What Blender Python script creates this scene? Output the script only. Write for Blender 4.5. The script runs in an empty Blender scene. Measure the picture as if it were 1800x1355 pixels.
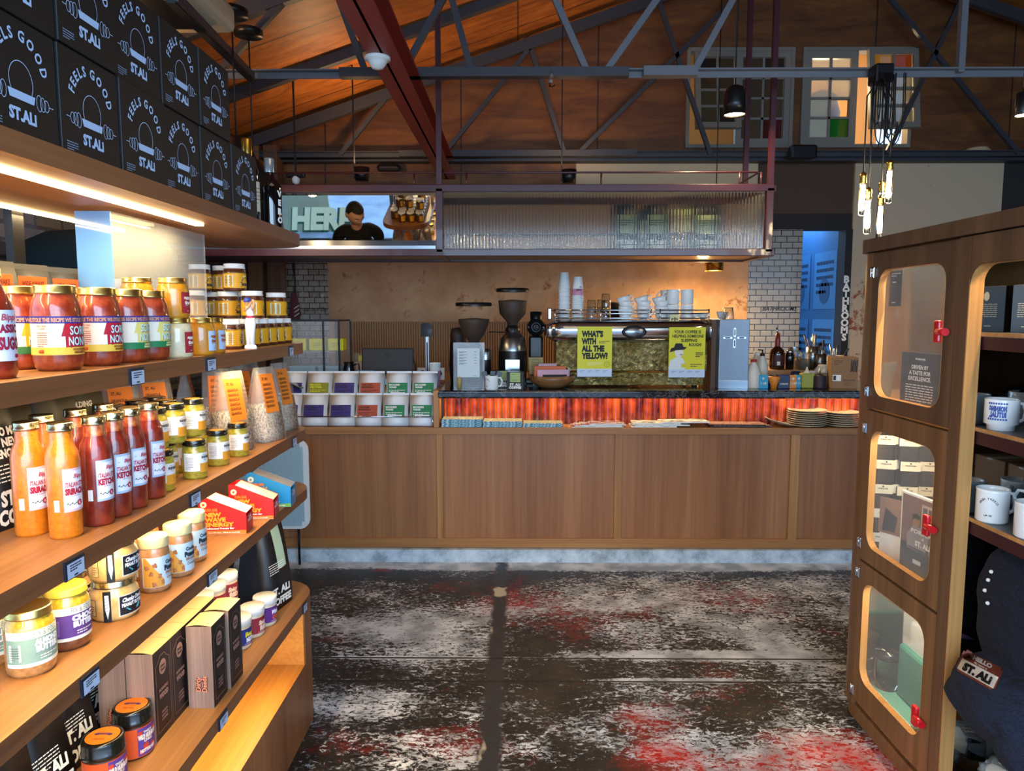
import bpy, bmesh, math, random
from mathutils import Vector, Matrix, Euler
random.seed(7)
PI = math.pi
scene = bpy.context.scene
COL = scene.collection

# ------------------------------------------------------------------ camera
F = 1250.0                       # focal length in pixels of the 1800 px wide frame
CAM = Vector((0.0, 0.0, 1.6))
PITCH = math.radians(5.73)
YAW = math.radians(0.46)
cd = bpy.data.cameras.new('camera'); cd.sensor_width = 36.0; cd.lens = F/1800*36
cd.clip_start = 0.05; cd.clip_end = 100
cam = bpy.data.objects.new('camera', cd); COL.objects.link(cam)
cam.location = CAM
cam.rotation_euler = Euler((PI/2-PITCH, 0, YAW), 'XYZ')
scene.camera = cam
RM = Euler((PI/2-PITCH, 0, YAW), 'XYZ').to_matrix()

def ray(px, py):
    return RM @ Vector(((px-900)/F, -(py-677.5)/F, -1.0))
def aty(px, py, Y):
    d = ray(px, py); return CAM + d*((Y-CAM.y)/d.y)
def atz(px, py, z):
    d = ray(px, py); return CAM + d*((z-CAM.z)/d.z)
def atx(px, py, X):
    d = ray(px, py); return CAM + d*((X-CAM.x)/d.x)

# ------------------------------------------------------------------ view, world, daylight
vs = scene.view_settings
vs.view_transform = 'Standard'; vs.look = 'None'; vs.gamma = 1.0; vs.use_curve_mapping = False
vs.exposure = 0.35
scene.display_settings.display_device = 'sRGB'
world = bpy.data.worlds.new('sky'); scene.world = world; world.use_nodes = True
bg = world.node_tree.nodes['Background']; bg.inputs[0].default_value = (0.45, 0.68, 1.0, 1); bg.inputs[1].default_value = 2.2

def area(name, loc, rot, sx, sy, power, color, spread=None):
    l = bpy.data.lights.new(name, 'AREA'); l.shape = 'RECTANGLE'; l.size = sx; l.size_y = sy
    l.energy = power; l.color = color
    if spread: l.spread = spread
    o = bpy.data.objects.new(name, l); o.location = loc; o.rotation_euler = rot; COL.objects.link(o); return o
def point(name, loc, power, color, r=0.05):
    l = bpy.data.lights.new(name, 'POINT'); l.energy = power; l.color = color; l.shadow_soft_size = r
    o = bpy.data.objects.new(name, l); o.location = loc; COL.objects.link(o); return o
WARM = (1.0, 0.63, 0.3)
# daylight coming in through the open shop front behind the camera
area('daylight_shopfront', (0.9, -1.9, 2.3), (math.radians(82), 0, 0), 4.5, 2.6, 230, (0.52, 0.75, 1.0))
# the shop's other ceiling lamps, above and behind the camera
area('ceiling_lamp_front', (0.6, 0.8, 3.6), (0, 0, 0), 1.6, 1.6, 9, (1.0, 0.72, 0.45))

# ------------------------------------------------------------------ colour and materials
def lin(c):
    return tuple((v/12.92 if v <= 0.04045 else ((v+0.055)/1.055)**2.4) for v in c)
def hx(s):
    s = s.lstrip('#'); return lin(tuple(int(s[i:i+2], 16)/255 for i in (0, 2, 4)))+(1.0,)
MATS = {}
def mat(name, col='#808080', rough=0.5, metal=0.0, coat=0.0, emit=None, es=0.0, trans=0.0, ior=1.45, alpha=1.0, spec=0.5, sheen=0.0):
    if name in MATS: return MATS[name]
    m = bpy.data.materials.new(name); m.use_nodes = True
    b = m.node_tree.nodes['Principled BSDF']
    b.inputs['Base Color'].default_value = hx(col) if isinstance(col, str) else col
    b.inputs['Roughness'].default_value = rough; b.inputs['Metallic'].default_value = metal
    b.inputs['Coat Weight'].default_value = coat; b.inputs['Coat Roughness'].default_value = 0.04
    b.inputs['Transmission Weight'].default_value = trans; b.inputs['IOR'].default_value = ior
    b.inputs['Alpha'].default_value = alpha; b.inputs['Specular IOR Level'].default_value = spec
    b.inputs['Sheen Weight'].default_value = sheen
    if emit:
        b.inputs['Emission Color'].default_value = hx(emit); b.inputs['Emission Strength'].default_value = es
    MATS[name] = m; return m
class NT:
    """small helper to write node materials"""
    def __init__(s, name, rough=0.5, metal=0.0, coat=0.0):
        s.m = mat(name, '#808080', rough, metal, coat); s.t = s.m.node_tree; s.b = s.t.nodes['Principled BSDF']
        s.tc = s.t.nodes.new('ShaderNodeTexCoord'); s.co = s.tc.outputs['Object']
    def n(s, kind, **kw):
        nd = s.t.nodes.new('ShaderNode'+kind)
        for k, v in kw.items():
            if k in ('ins',): continue
            setattr(nd, k, v)
        return nd
    def l(s, a, b): s.t.links.new(a, b)
    def map(s, scale=(1,1,1), loc=(0,0,0), rot=(0,0,0), src=None):
        nd = s.n('Mapping'); nd.inputs['Scale'].default_value = scale; nd.inputs['Location'].default_value = loc
        nd.inputs['Rotation'].default_value = rot; s.l(src or s.co, nd.inputs['Vector']); return nd.outputs[0]
    def noise(s, vec, scale=5, detail=4, rough=0.5, dist=0.0):
        nd = s.n('TexNoise'); nd.inputs['Scale'].default_value = scale; nd.inputs['Detail'].default_value = detail
        nd.inputs['Roughness'].default_value = rough; nd.inputs['Distortion'].default_value = dist
        s.l(vec, nd.inputs['Vector']); return nd.outputs['Fac']
    def ramp(s, fac, stops, interp='LINEAR'):
        nd = s.n('ValToRGB'); cr = nd.color_ramp; cr.interpolation = interp
        while len(cr.elements) < len(stops): cr.elements.new(0.5)
        for e, (p, c) in zip(cr.elements, stops):
            e.position = p; e.color = hx(c) if isinstance(c, str) else (c, c, c, 1)
        s.l(fac, nd.inputs['Fac']); return nd.outputs['Color']
    def mix(s, fac, a, b, mode='MIX'):
        nd = s.n('Mix', data_type='RGBA', blend_type=mode)
        for v, i in ((fac, 0), (a, 6), (b, 7)):
            if isinstance(v, str): nd.inputs[i].default_value = hx(v)
            elif isinstance(v, (int, float)): nd.inputs[i].default_value = v
            else: s.l(v, nd.inputs[i])
        return nd.outputs[2]
    def math(s, op, a, b=None):
        nd = s.n('Math', operation=op)
        for v, i in ((a, 0), (b, 1)):
            if v is None: continue
            if isinstance(v, (int, float)): nd.inputs[i].default_value = v
            else: s.l(v, nd.inputs[i])
        return nd.outputs[0]
    def color(s, c): s.l(c, s.b.inputs['Base Color'])
    def rough(s, c): s.l(c, s.b.inputs['Roughness'])
    def bump(s, h, strength=0.3, dist=0.01):
        nd = s.n('Bump'); nd.inputs['Strength'].default_value = strength; nd.inputs['Distance'].default_value = dist
        s.l(h, nd.inputs['Height']); s.l(nd.outputs[0], s.b.inputs['Normal'])

def wood(name, c1, c2, c3, axis='z', scale=1.0, rough=0.42, fine=1.0):
    w = NT(name, rough)
    st = {'x': (0.35, 9, 9), 'y': (9, 0.35, 9), 'z': (9, 9, 0.35)}[axis]
    v = w.map(tuple(a*scale for a in st))
    big = w.noise(v, 1.0, 6, 0.62, 0.6)
    st2 = {'x': (2, 120, 120), 'y': (120, 2, 120), 'z': (120, 120, 2)}[axis]
    f = w.noise(w.map(tuple(a*scale*fine for a in st2)), 1.0, 3, 0.6)
    c = w.ramp(big, [(0.3, c1), (0.5, c2), (0.68, c3)])
    d = w.ramp(f, [(0.35, 0.82), (0.6, 1.0)])
    w.color(w.mix(1.0, c, d, 'MULTIPLY')); w.bump(f, 0.12, 0.002); return w.m

for nm_, c1_, c2_ in (('navy_cloth', '#080c18', '#10182a'), ('navy_cloth2', '#0c1222', '#161f34')):
    w = NT(nm_, 0.95); a_ = w.noise(w.map((1, 1, 2.2)), 9, 4, .55, 1.2); w.color(w.ramp(w.noise(w.co, 200, 2), [(.35, c1_), (.65, c2_)])); w.bump(a_, 0.9, 0.03)
wood('counter_oak', '#85502b', '#9a6238', '#ab7245', 'z', 0.55)
wood('counter_trim', '#8d5a2e', '#a8713c', '#bd8850', 'x', 0.8)
wood('counter_trim_v', '#8d5a2e', '#a8713c', '#bd8850', 'z', 0.8)
wood('shelf_jarrah', '#86562f', '#a5713f', '#bd8a55', 'y', 0.7)
wood('shelf_fascia', '#70432a', '#86532f', '#98633c', 'y', 0.9)
wood('base_wood', '#6b3d22', '#8a5430', '#9f683f', 'z', 0.7)
wood('niche_wood', '#b8742f', '#d08c3e', '#dfa050', 'y', 0.7)
wood('walnut', '#4b3526', '#62462f', '#75563b', 'z', 1.0)
wood('walnut_side', '#5a3f2a', '#7a5736', '#8d6743', 'z', 1.0)
wood('plywood_edge', '#a9743f', '#c18b50', '#d09c60', 'z', 0.8)
wood('plywood_floor', '#b07a40', '#c9934f', '#d8a662', 'x', 0.8)
wood('old_timber', '#4a3323', '#6b4b31', '#80603f', 'z', 0.6)
wood('bowl_wood', '#5a3a20', '#7c5430', '#966a3f', 'x', 3)
# ------------------------------------------------------------------ mesh builder
def M(name):
    if name in MATS: return MATS[name]
    if name.startswith('#'): return mat(name, name, 0.55)
    raise KeyError(name)

GLYPH = {}
def glyphs(text, bold=0.0, spacing=1.0):
    """flat outline of a line of text, cap height 1, starting at x = 0: (verts2d, faces, width)"""
    k = (text, bold, spacing)
    if k in GLYPH: return GLYPH[k]
    cu = bpy.data.curves.new('t', 'FONT'); cu.body = text; cu.size = 1.0; cu.offset = bold; cu.resolution_u = 2
    cu.space_character = spacing
    ob = bpy.data.objects.new('t', cu); me = ob.to_mesh()
    vs = [(v.co.x, v.co.y) for v in me.vertices]; fs = [tuple(p.vertices) for p in me.polygons]
    ob.to_mesh_clear(); bpy.data.objects.remove(ob); bpy.data.curves.remove(cu)
    if not vs: GLYPH[k] = ([], [], 0.3); return GLYPH[k]
    x0 = min(v[0] for v in vs); x1 = max(v[0] for v in vs)
    s = 1/0.73
    vs = [((x-x0)*s, y*s) for x, y in vs]
    GLYPH[k] = (vs, fs, (x1-x0)*s); return GLYPH[k]

class MB:
    def __init__(s): s.v = []; s.f = []; s.m = []; s.s = []; s.ms = []
    def mi(s, name):
        if name not in s.ms: s.ms.append(name)
        return s.ms.index(name)
    def add(s, vs, fs, m, smooth=False, T=None):
        b = len(s.v)
        for p in vs:
            p = Vector(p)
            if T is not None: p = T @ p
            s.v.append(p)
        k = s.mi(m)
        for f in fs: s.f.append([b+i for i in f]); s.m.append(k); s.s.append(smooth)
        return s
    def box(s, x0, x1, y0, y1, z0, z1, m, bev=0.0, T=None, seg=2):
        if x0 > x1: x0, x1 = x1, x0
        if y0 > y1: y0, y1 = y1, y0
        if z0 > z1: z0, z1 = z1, z0
        vs = [(x0,y0,z0),(x1,y0,z0),(x1,y1,z0),(x0,y1,z0),(x0,y0,z1),(x1,y0,z1),(x1,y1,z1),(x0,y1,z1)]
        fs = [(3,2,1,0),(4,5,6,7),(0,1,5,4),(1,2,6,5),(2,3,7,6),(3,0,4,7)]
        if bev > 0:
            bm = bmesh.new(); bv = [bm.verts.new(p) for p in vs]
            for f in fs: bm.faces.new([bv[i] for i in f])
            bmesh.ops.bevel(bm, geom=list(bm.edges), offset=min(bev, .49*min(x1-x0, y1-y0, z1-z0)), segments=seg, profile=0.5, affect='EDGES')
            bm.verts.index_update()
            s.add([v.co for v in bm.verts], [[v.index for v in f.verts] for f in bm.faces], m, False, T); bm.free()
        else: s.add(vs, fs, m, False, T)
        return s
    def lathe(s, prof, m, n=32, T=None, smooth=True, c=(0,0,0), a0=0.0, a1=2*PI, sx=1.0):
        """prof: [(r, z)] bottom to top; m: one material or a list per segment"""
        full = abs(a1-a0-2*PI) < 1e-6; cols = n if full else n+1
        b = len(s.v)
        for r, z in prof:
            for i in range(cols):
                a = a0+(a1-a0)*i/n
                p = Vector((c[0]+r*math.cos(a)*sx, c[1]+r*math.sin(a), c[2]+z))
                s.v.append(T @ p if T is not None else p)
        for j in range(len(prof)-1):
            k = s.mi(m[j] if isinstance(m, (list, tuple)) else m)
            for i in range(n):
                i2 = (i+1) % cols
                q = [b+j*cols+i, b+j*cols+i2, b+(j+1)*cols+i2, b+(j+1)*cols+i]
                if prof[j][0] < 1e-6: q = [q[0], q[2], q[3]]
                elif prof[j+1][0] < 1e-6: q = [q[0], q[1], q[2]]
                s.f.append(q); s.m.append(k); s.s.append(smooth)
        return s
    def band(s, r, z0, z1, a0, a1, m, n=None, c=(0,0,0), r2=None):
        n = n or max(4, int(abs(a1-a0)/0.16))
        return s.lathe([(r, z0), (r2 or r, z1)], m, n, c=c, a0=a0, a1=a1)
    def tube(s, pts, r, m, n=8, closed=False, caps=True):
        pts = [Vector(p) for p in pts]; L = len(pts); b = len(s.v)
        rr = r if isinstance(r, (list, tuple)) else [r]*L
        prev = None
        for i, p in enumerate(pts):
            a = pts[(i-1) % L] if (closed or i > 0) else p; c = pts[(i+1) % L] if (closed or i < L-1) else p
            t = (c-a).normalized() if (c-a).length > 1e-9 else Vector((0,0,1))
            if prev is None:
                u = t.cross(Vector((0,0,1)));
                if u.length < 1e-3: u = t.cross(Vector((1,0,0)))
            else: u = prev - t*prev.dot(t)
            u.normalize(); prev = u; w = t.cross(u)
            for k in range(n):
                an = 2*PI*k/n; s.v.append(p+(u*math.cos(an)+w*math.sin(an))*rr[i])
        mi = s.mi(m)
        for i in range(L if closed else L-1):
            for k in range(n):
                s.f.append([b+i*n+k, b+i*n+(k+1) % n, b+((i+1) % L)*n+(k+1) % n, b+((i+1) % L)*n+k]); s.m.append(mi); s.s.append(n > 4)
        if caps and not closed:
            s.f.append([b+k for k in range(n)][::-1]); s.m.append(mi); s.s.append(False)
            s.f.append([b+(L-1)*n+k for k in range(n)]); s.m.append(mi); s.s.append(False)
        return s
    def bar(s, p, q, w, h, m, up=(0,0,1)):
        """rectangular bar from p to q, w across, h along up"""
        p = Vector(p); q = Vector(q); t = (q-p).normalized(); u = Vector(up)
        x = t.cross(u)
        if x.length < 1e-4: x = t.cross(Vector((0,1,0)))
        x.normalize(); z = x.cross(t)
        vs = []
        for c in (p, q):
            for a, b_ in ((-1,-1),(1,-1),(1,1),(-1,1)): vs.append(c+x*(a*w/2)+z*(b_*h/2))
        return s.add(vs, [(0,1,2,3),(7,6,5,4),(0,4,5,1),(1,5,6,2),(2,6,7,3),(3,7,4,0)], m)
    def prism(s, poly, d, m, T=None, mside=None, smooth=False):
        """2D polygon (u, v) at depth 0 pushed to depth d; T maps (u, v, depth) to space"""
        n = len(poly); vs = [(a, b, 0) for a, b in poly]+[(a, b, d) for a, b in poly]
        s.add(vs, [list(range(n))[::-1], list(range(n, 2*n))], m, False, T)
        b = len(s.v)-2*n; k = s.mi(mside or m)
        for i in range(n):
            s.f.append([b+i, b+(i+1) % n, b+n+(i+1) % n, b+n+i]); s.m.append(k); s.s.append(smooth)
        return s
    def ring(s, outer, inner, d, m, T=None):
        """plate with a hole: two loops with the same number of points"""
        n = len(outer); vs = [(a, b, 0) for a, b in outer]+[(a, b, 0) for a, b in inner]+[(a, b, d) for a, b in outer]+[(a, b, d) for a, b in inner]
        fs = []
        for i in range(n):
            j = (i+1) % n
            fs += [(i, n+i, n+j, j), (2*n+i, 2*n+j, 3*n+j, 3*n+i), (i, j, 2*n+j, 2*n+i), (n+i, 3*n+i, 3*n+j, n+j)]
        return s.add(vs, fs, m, False, T)
    def quad(s, a, b, c, d, m, T=None): return s.add([a, b, c, d], [(0,1,2,3)], m, False, T)
    def text(s, t, h, m, fn, x=0.0, y=0.0, align='c', bold=0.03, cw=1.0, w=None, shear=0.0, rot=0.0, flip=False, spacing=1.0):
        """write t with cap height h; fn maps (u, v) on the sheet to space; (x, y) anchor of the baseline"""
        vs, fs, W = glyphs(t, bold, spacing)
        if not vs: return s
        sx = h*cw
        if w: sx = w/W
        x0 = {'c': -W*sx/2, 'l': 0, 'r': -W*sx}[align]; ca, sa = math.cos(rot), math.sin(rot)
        out = []
        for a, b in vs:
            u = x0+a*sx+b*h*shear; v = b*h
            if flip: u = -u
            out.append(fn(x+u*ca-v*sa, y+u*sa+v*ca))
        if flip: fs = [f[::-1] for f in fs]
        return s.add(out, fs, m)
    def lines(s, n, h, gap, m, fn, x, y, w, seed=1, align='l'):
        """n rows of small print drawn as broken bars"""
        r = random.Random(seed)
        for i in range(n):
            yy = y-i*gap; u = 0; ww = w*(1 if i < n-1 else 0.6)
            off = 0 if align == 'l' else (w-ww)/2
            while u < ww-1e-6:
                L = min(w*r.uniform(0.08, 0.22), ww-u)
                s.add([fn(x+off+u, yy), fn(x+off+u+L, yy), fn(x+off+u+L, yy+h), fn(x+off+u, yy+h)], [(0,1,2,3)], m)
                u += L+w*0.03
        return s
    def poly(s, pts, m, fn): return s.add([fn(a, b) for a, b in pts], [list(range(len(pts)))], m)
    def build(s, name, parent=None, world=True, kind=None, bevmod=0.0):
        """link as one mesh; vertices are in world space (world=True) or in the parent's space"""
        off = Vector((0,0,0))
        if parent is not None and world:
            p = parent
            while p is not None: off += Vector(p.location); p = p.parent
        me = bpy.data.meshes.new(name); me.from_pydata([v-off for v in s.v], [], s.f)
        for n in s.ms: me.materials.append(M(n))
        me.polygons.foreach_set('material_index', s.m); me.polygons.foreach_set('use_smooth', s.s)
        me.validate(clean_customdata=False); me.update()
        o = bpy.data.objects.new(name, me); COL.objects.link(o)
        if parent is not None: o.parent = parent
        if kind: o['kind'] = kind
        return o

def tag(o, label, cat, group=None, kind=None):
    if label: o['label'] = label
    if cat: o['category'] = cat
    if group: o['group'] = group
    if kind: o['kind'] = kind
    return o
def thing(name, label, cat, loc=(0,0,0), rz=0.0, group=None):
    o = bpy.data.objects.new(name, None); COL.objects.link(o); o.location = loc; o.rotation_euler = (0,0,rz)
    o.empty_display_size = 0.05
    return tag(o, label, cat, group)
CH = {}
def kids(o): return [c for c in COL.objects if c.parent == o]
def dup(root, loc, label=None, rz=None, group=None, scale=None):
    r = root.copy(); COL.objects.link(r); r.location = loc
    if rz is not None: r.rotation_euler = (0, 0, rz)
    if label: r['label'] = label
    if group: r['group'] = group
    if scale: r.scale = (scale,)*3
    if root.name not in CH: CH[root.name] = [(c, list(c.children)) for c in root.children]
    for c0, gs in CH[root.name]:
        c = c0.copy(); COL.objects.link(c); c.parent = r
        for g0 in gs:
            g = g0.copy(); COL.objects.link(g); g.parent = c
    return r
def S(name, mb, parent=None):
    o = mb.build(name, parent)
    if parent is None: o['kind'] = 'structure'
    return o

# frames to draw on: functions (u, v) -> point
def fr(o, ux, vx):
    o = Vector(o); ux = Vector(ux).normalized(); vx = Vector(vx).normalized()
    return lambda u, v: o+ux*u+vx*v
def cyl(r, face=-PI/2, c=(0,0,0), r1=None, z0=0, z1=1):
    """sheet wrapped on an upright cylinder, u = 0 at angle face, growing to the reader's right"""
    def f(u, v):
        a = face+u/r; return Vector((c[0]+r*math.cos(a), c[1]+r*math.sin(a), c[2]+v))
    return f
def rrect(x0, x1, y0, y1, r, n=6):
    pts = []
    for cx, cy, a in ((x1-r, y0+r, -PI/2), (x1-r, y1-r, 0), (x0+r, y1-r, PI/2), (x0+r, y0+r, PI)):
        for i in range(n+1): t = a+PI/2*i/n; pts.append((cx+r*math.cos(t), cy+r*math.sin(t)))
    return pts
def arc(cx, cy, r, a0, a1, n): return [(cx+r*math.cos(a0+(a1-a0)*i/n), cy+r*math.sin(a0+(a1-a0)*i/n)) for i in range(n+1)]
def TX(o, ux, uy, uz):
    """matrix whose columns are the given axes"""
    m = Matrix.Identity(4)
    for i, a in enumerate((ux, uy, uz, o)):
        for k in range(3): m[k][i] = a[k]
    return m
XZ = lambda y: TX((0, y, 0), (1,0,0), (0,0,1), (0,1,0))     # polygon in x-z pushed along +y
YZ = lambda x: TX((x, 0, 0), (0,1,0), (0,0,1), (1,0,0))     # polygon in y-z pushed along +x
XY = lambda z: TX((0, 0, z), (1,0,0), (0,1,0), (0,0,1))     # polygon in x-y pushed up

# ------------------------------------------------------------------ plain materials
mat('glass_clear', '#eef4f4', 0.02, trans=1.0, ior=1.45)
mat('glass_jar', '#f2f2ea', 0.03, trans=1.0, ior=1.3)
mat('acrylic', '#dfe9ee', 0.05, alpha=0.18, coat=0.6)
mat('mirror', '#e8eef2', 0.015, 1.0)
mat('chrome', '#cfd4d8', 0.12, 1.0)
mat('steel', '#9aa3ab', 0.28, 1.0)
mat('brushed', '#8b929b', 0.42, 1.0)
mat('brass', '#d2ab4c', 0.25, 1.0)
mat('gold_lid', '#d9c276', 0.28, 1.0)
mat('black_lid', '#15140f', 0.25, coat=0.5)
mat('black_plastic', '#0f1012', 0.35)
mat('black_gloss', '#0b0b0c', 0.15, coat=0.5)
mat('dark_metal', '#1a1b1f', 0.4, 0.6)
mat('maroon_steel', '#3e1720', 0.38, 0.0, coat=0.25)
mat('red_paint', '#8a2f24', 0.45)
mat('truss_paint', '#343439', 0.5)
mat('truss_light', '#5f6166', 0.5)
mat('white_plastic', '#e6e6e2', 0.4)
mat('ceramic', '#e9ebe8', 0.18, coat=0.5)
mat('paper_white', '#ece9e0', 0.6)
mat('ink', '#151515', 0.6)
mat('black_card', '#16120f', 0.5)
mat('skin', '#d9a688', 0.55)
mat('hair', '#1c1411', 0.7)
mat('black_cloth', '#0e0f12', 0.9)
mat('bulb_warm', '#fff0d0', 0.5, emit='#ffd79a', es=14)
mat('led_warm', '#fff0d0', 0.5, emit='#ffdf9c', es=16)
mat('patch_rust', '#8a4232', .6)
mat('filament', '#fff0d0', 0.5, emit='#ffe6b8', es=26)
mat('smoke_white', '#d9d5cc', 0.5)
mat('cord', '#0c0b0b', 0.6)

def filled(name, c1, c2, scale=60, rough=.35, top=None):
    w = NT(name, rough, coat=1.0); a = w.noise(w.co, scale, 5, .6); c = w.ramp(a, [(.38, c1), (.62, c2)]); w.color(c); w.b.inputs['Subsurface Weight'].default_value = .0; return w
mat('ticket', '#b9c6dd', .4); mat('ticket_clip', '#1f2430', .3)
mat('print_blue', '#a9c6ea', .45); mat('box_black', '#131214', .55)
mat('wine_dark', '#120c0c', .06, coat=1.0); mat('foil_green', '#1d6a46', .3, .6); mat('label_cream', '#cfcdb8', .6); mat('clear_cap', '#b7c2c8', .15, .7)
mat('fig_white', '#e4e6ea', .35); mat('fig_skin', '#c98f63', .45); mat('fig_blue', '#27408f', .4); mat('fig_red', '#b32334', .4)
mat('gold_lid2', '#cfc29a', .22, 1.0)
mat('lid_gold', '#d9a645', .3, .7)
mat('film', '#d8d4ce', .3, alpha=.26); w = filled('granola_mix', '#4a3320', '#d8bf9c', 170, .8)
mat('lid_mustard', '#c9b544', .38, .4); mat('lid_yellow', '#cdbb3a', .25, .9)
mat('lid_cream', '#d9cf9a', .35)
mat('card_inner', '#e9dcc8', .6); mat('carton_red', '#c81e20', .45); mat('carton_blue', '#1f86b8', .45); mat('carton_orange', '#d98028', .5); mat('carton_green', '#7fb04a', .5)
mat('carton_dark', '#1d1718', .4); mat('carton_top', '#c9a878', .4); mat('print_copper', '#9a7466', .5); mat('print_pink', '#e08a6a', .5)
mat('tub_lid', '#e9e8e2', .45)
mat('acrylic_blue', '#6ea5dd', .05, alpha=.55, coat=.8)  # the sheet's blue is a reflection put into its colour
mat('cabinet_mirror', '#aeb4b6', .06, 1.0); mat('cab_inner', '#3a1418', .5); mat('shelf_grey', '#5c5f63', .4); mat('cab_pane', '#e8f0f2', .03, alpha=.12, coat=.5, spec=.5)
mat('latch_red', '#c4101c', .3, coat=.4)
mat('car_silver', '#b9bdb8', .2, .7, coat=.8); mat('car_glass', '#1a2226', .08, coat=.8)
mat('teal', '#35796f', .4, coat=.3); mat('teal_light', '#5fa79b', .35, coat=.3)
mat('box_green', '#9db069', .5)
mat('mug_blue', '#3a559a', .4)
mat('kraft', '#8a6642', .7)
mat('navy_cloth', '#0b101e', .95, sheen=.15); mat('navy_cloth2', '#10172a', .95, sheen=.15); mat('lilac_cloth', '#8a78a8', .9); mat('film_clear', '#b8cfe0', .12, alpha=.35, coat=1.0)
mat('patch_rust', '#8a4232', .6)
mat('poster_yellow', '#ddd41a', .5)
mat('milk_plastic', '#cfcabb', .4); mat('amber_whisky', '#2a1008', .08, coat=1.0); mat('red_wax', '#7a2a1e', .4); mat('tin_teal', '#2a93b8', .35); mat('tin_orange', '#d9832a', .4); mat('tin_navy', '#182048', .35)
mat('book_teal', '#2a6a70', .5)
mat('plate_warm', '#cdbb9a', .25, coat=.4)
mat('hood_green', '#12282c', .8)
# ================================================================== the room
# sizes in metres; x right, y away from the camera, z up
XL, XR, YB = -2.62, 5.3, 6.45         # left wall, right wall, back wall
RX, RZ, EZ = 2.42, 4.72, 3.02         # ridge x, ridge height, eaves height
SL = (RZ-EZ)/(RX-XL)

# painted concrete floor: dark, worn white and red paint
w = NT('floor_paint', 0.3)
n1 = w.noise(w.map((.75,1.3,1)), 42, 8, 0.82, 0.8)           # fine flecks
n2 = w.noise(w.map((0.8,1.2,1), (3,1,0)), 1.4, 5, 0.62, 0.4)    # where the white paint survives
n3 = w.noise(w.map((1,1,1), (9,4,0)), 2.1, 6, 0.65, 0.5)        # where the red paint survives
n4 = w.noise(w.map((1,1,1), (5,7,0)), 12, 8, 0.75)
base = w.ramp(w.noise(w.map((1,1,1), (1,9,0)), 3, 6, 0.6), [(0.35, '#131110'), (0.55, '#221e1b'), (0.7, '#342c22')])
sep = w.n('SeparateXYZ'); w.l(w.co, sep.inputs[0]); X_, Y_ = sep.outputs[0], sep.outputs[1]
def blob(cx, cy, rx, ry):
    a = w.math('DIVIDE', w.math('SUBTRACT', X_, cx), rx); b = w.math('DIVIDE', w.math('SUBTRACT', Y_, cy), ry)
    d = w.math('ADD', w.math('MULTIPLY', a, a), w.math('MULTIPLY', b, b))
    return w.math('MAXIMUM', w.math('SUBTRACT', 1.0, d), 0.0)
wm = w.math('ADD', w.math('MULTIPLY', n2, 0.5), w.math('MULTIPLY', n1, 0.72))
for b_, k in ((blob(1.0, 3.8, 1.3, .5), .06), (blob(.85, 3.21, .8, .07), .14), (blob(-.55, 3.4, .55, .35), .05), (blob(0.5, 4.46, 3.5, .16), .3), (blob(-1.0, 4.0, .7, .4), -.05), (blob(-.4, 3.18, .9, .02), .12), (blob(.7, 2.98, .5, .03), .12), (blob(-.62, 2.75, .2, .2), .04), (blob(.25, 2.5, .45, .3), -.04)):
    wm = w.math('ADD', wm, w.math('MULTIPLY', b_, k))
wmask = w.ramp(wm, [(0.635, 0.0), (0.66, 1.0)])
rm = w.math('ADD', w.math('MULTIPLY', n3, 0.5), w.math('MULTIPLY', n4, 0.5))
rb = None
for cx, cy, rx, ry, k in ((1.15, 2.42, .4, .24, .36), (.5, 2.6, .18, .24, .2), (.3, 3.7, .55, .55, .15), (.6, 2.4, .35, .14, .24), (-.4, 2.5, .5, .15, .12), (1.15, 3.9, .5, .3, .12), (-.3, 3.9, .5, .3, .08), (-.85, 4.32, .09, .05, .3), (1.3, 2.2, .35, .2, .25), (-.1, 3.6, .3, .3, .06)):
    t = w.math('MULTIPLY', blob(cx, cy, rx, ry), k); rm = w.math('ADD', rm, t)
rmask = w.ramp(rm, [(0.56, 0.0), (0.6, 1.0)])
dull = w.ramp(rm, [(0.6, '#4a1812'), (0.68, '#6c1810'), (0.8, '#a3100a')])
c = w.mix(rmask, base, dull)
wc = w.ramp(w.noise(w.map((1,1,1)), 7, 4), [(0.4, '#8f9396'), (0.6, '#c9ccd0')])
wk = w.math('MULTIPLY', wmask, w.ramp(rm, [(0.6, 1.0), (0.8, 0.35)]))
c = w.mix(wk, c, wc)
# a taped joint running away from the camera and two sawn joints across
jx = w.math('ABSOLUTE', w.math('ADD', w.math('ADD', X_, .075), w.math('MULTIPLY', w.noise(w.map((1, 3, 1)), 4, 4), 0.05)))
jm = w.math('MULTIPLY', w.ramp(jx, [(0.028, 1.0), (0.038, 0.0)]), w.ramp(w.noise(w.map((2, 1.3, 1), (4, 0, 0)), 1.6, 4), [(0.53, 0.0), (0.56, 1.0)]))
c = w.mix(w.ramp(jx, [(0.03, 1.0), (0.05, 0.0)]), c, '#2a292b'); c = w.mix(jm, c, '#b3aa92')
for yy in (2.97, 3.18):
    jy = w.math('ABSOLUTE', w.math('SUBTRACT', Y_, yy)); c = w.mix(w.ramp(jy, [(0.004, 1.0), (0.009, 0.0)]), c, '#100f0f')
w.color(c); w.rough(w.ramp(n1, [(0.3, 0.22), (0.7, 0.5)])); w.bump(wm, 0.25, 0.006)
mb = MB(); mb.quad((-6,-6,0), (8,-6,0), (8,9,0), (-6,9,0), 'floor_paint'); S('floor', mb)

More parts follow.
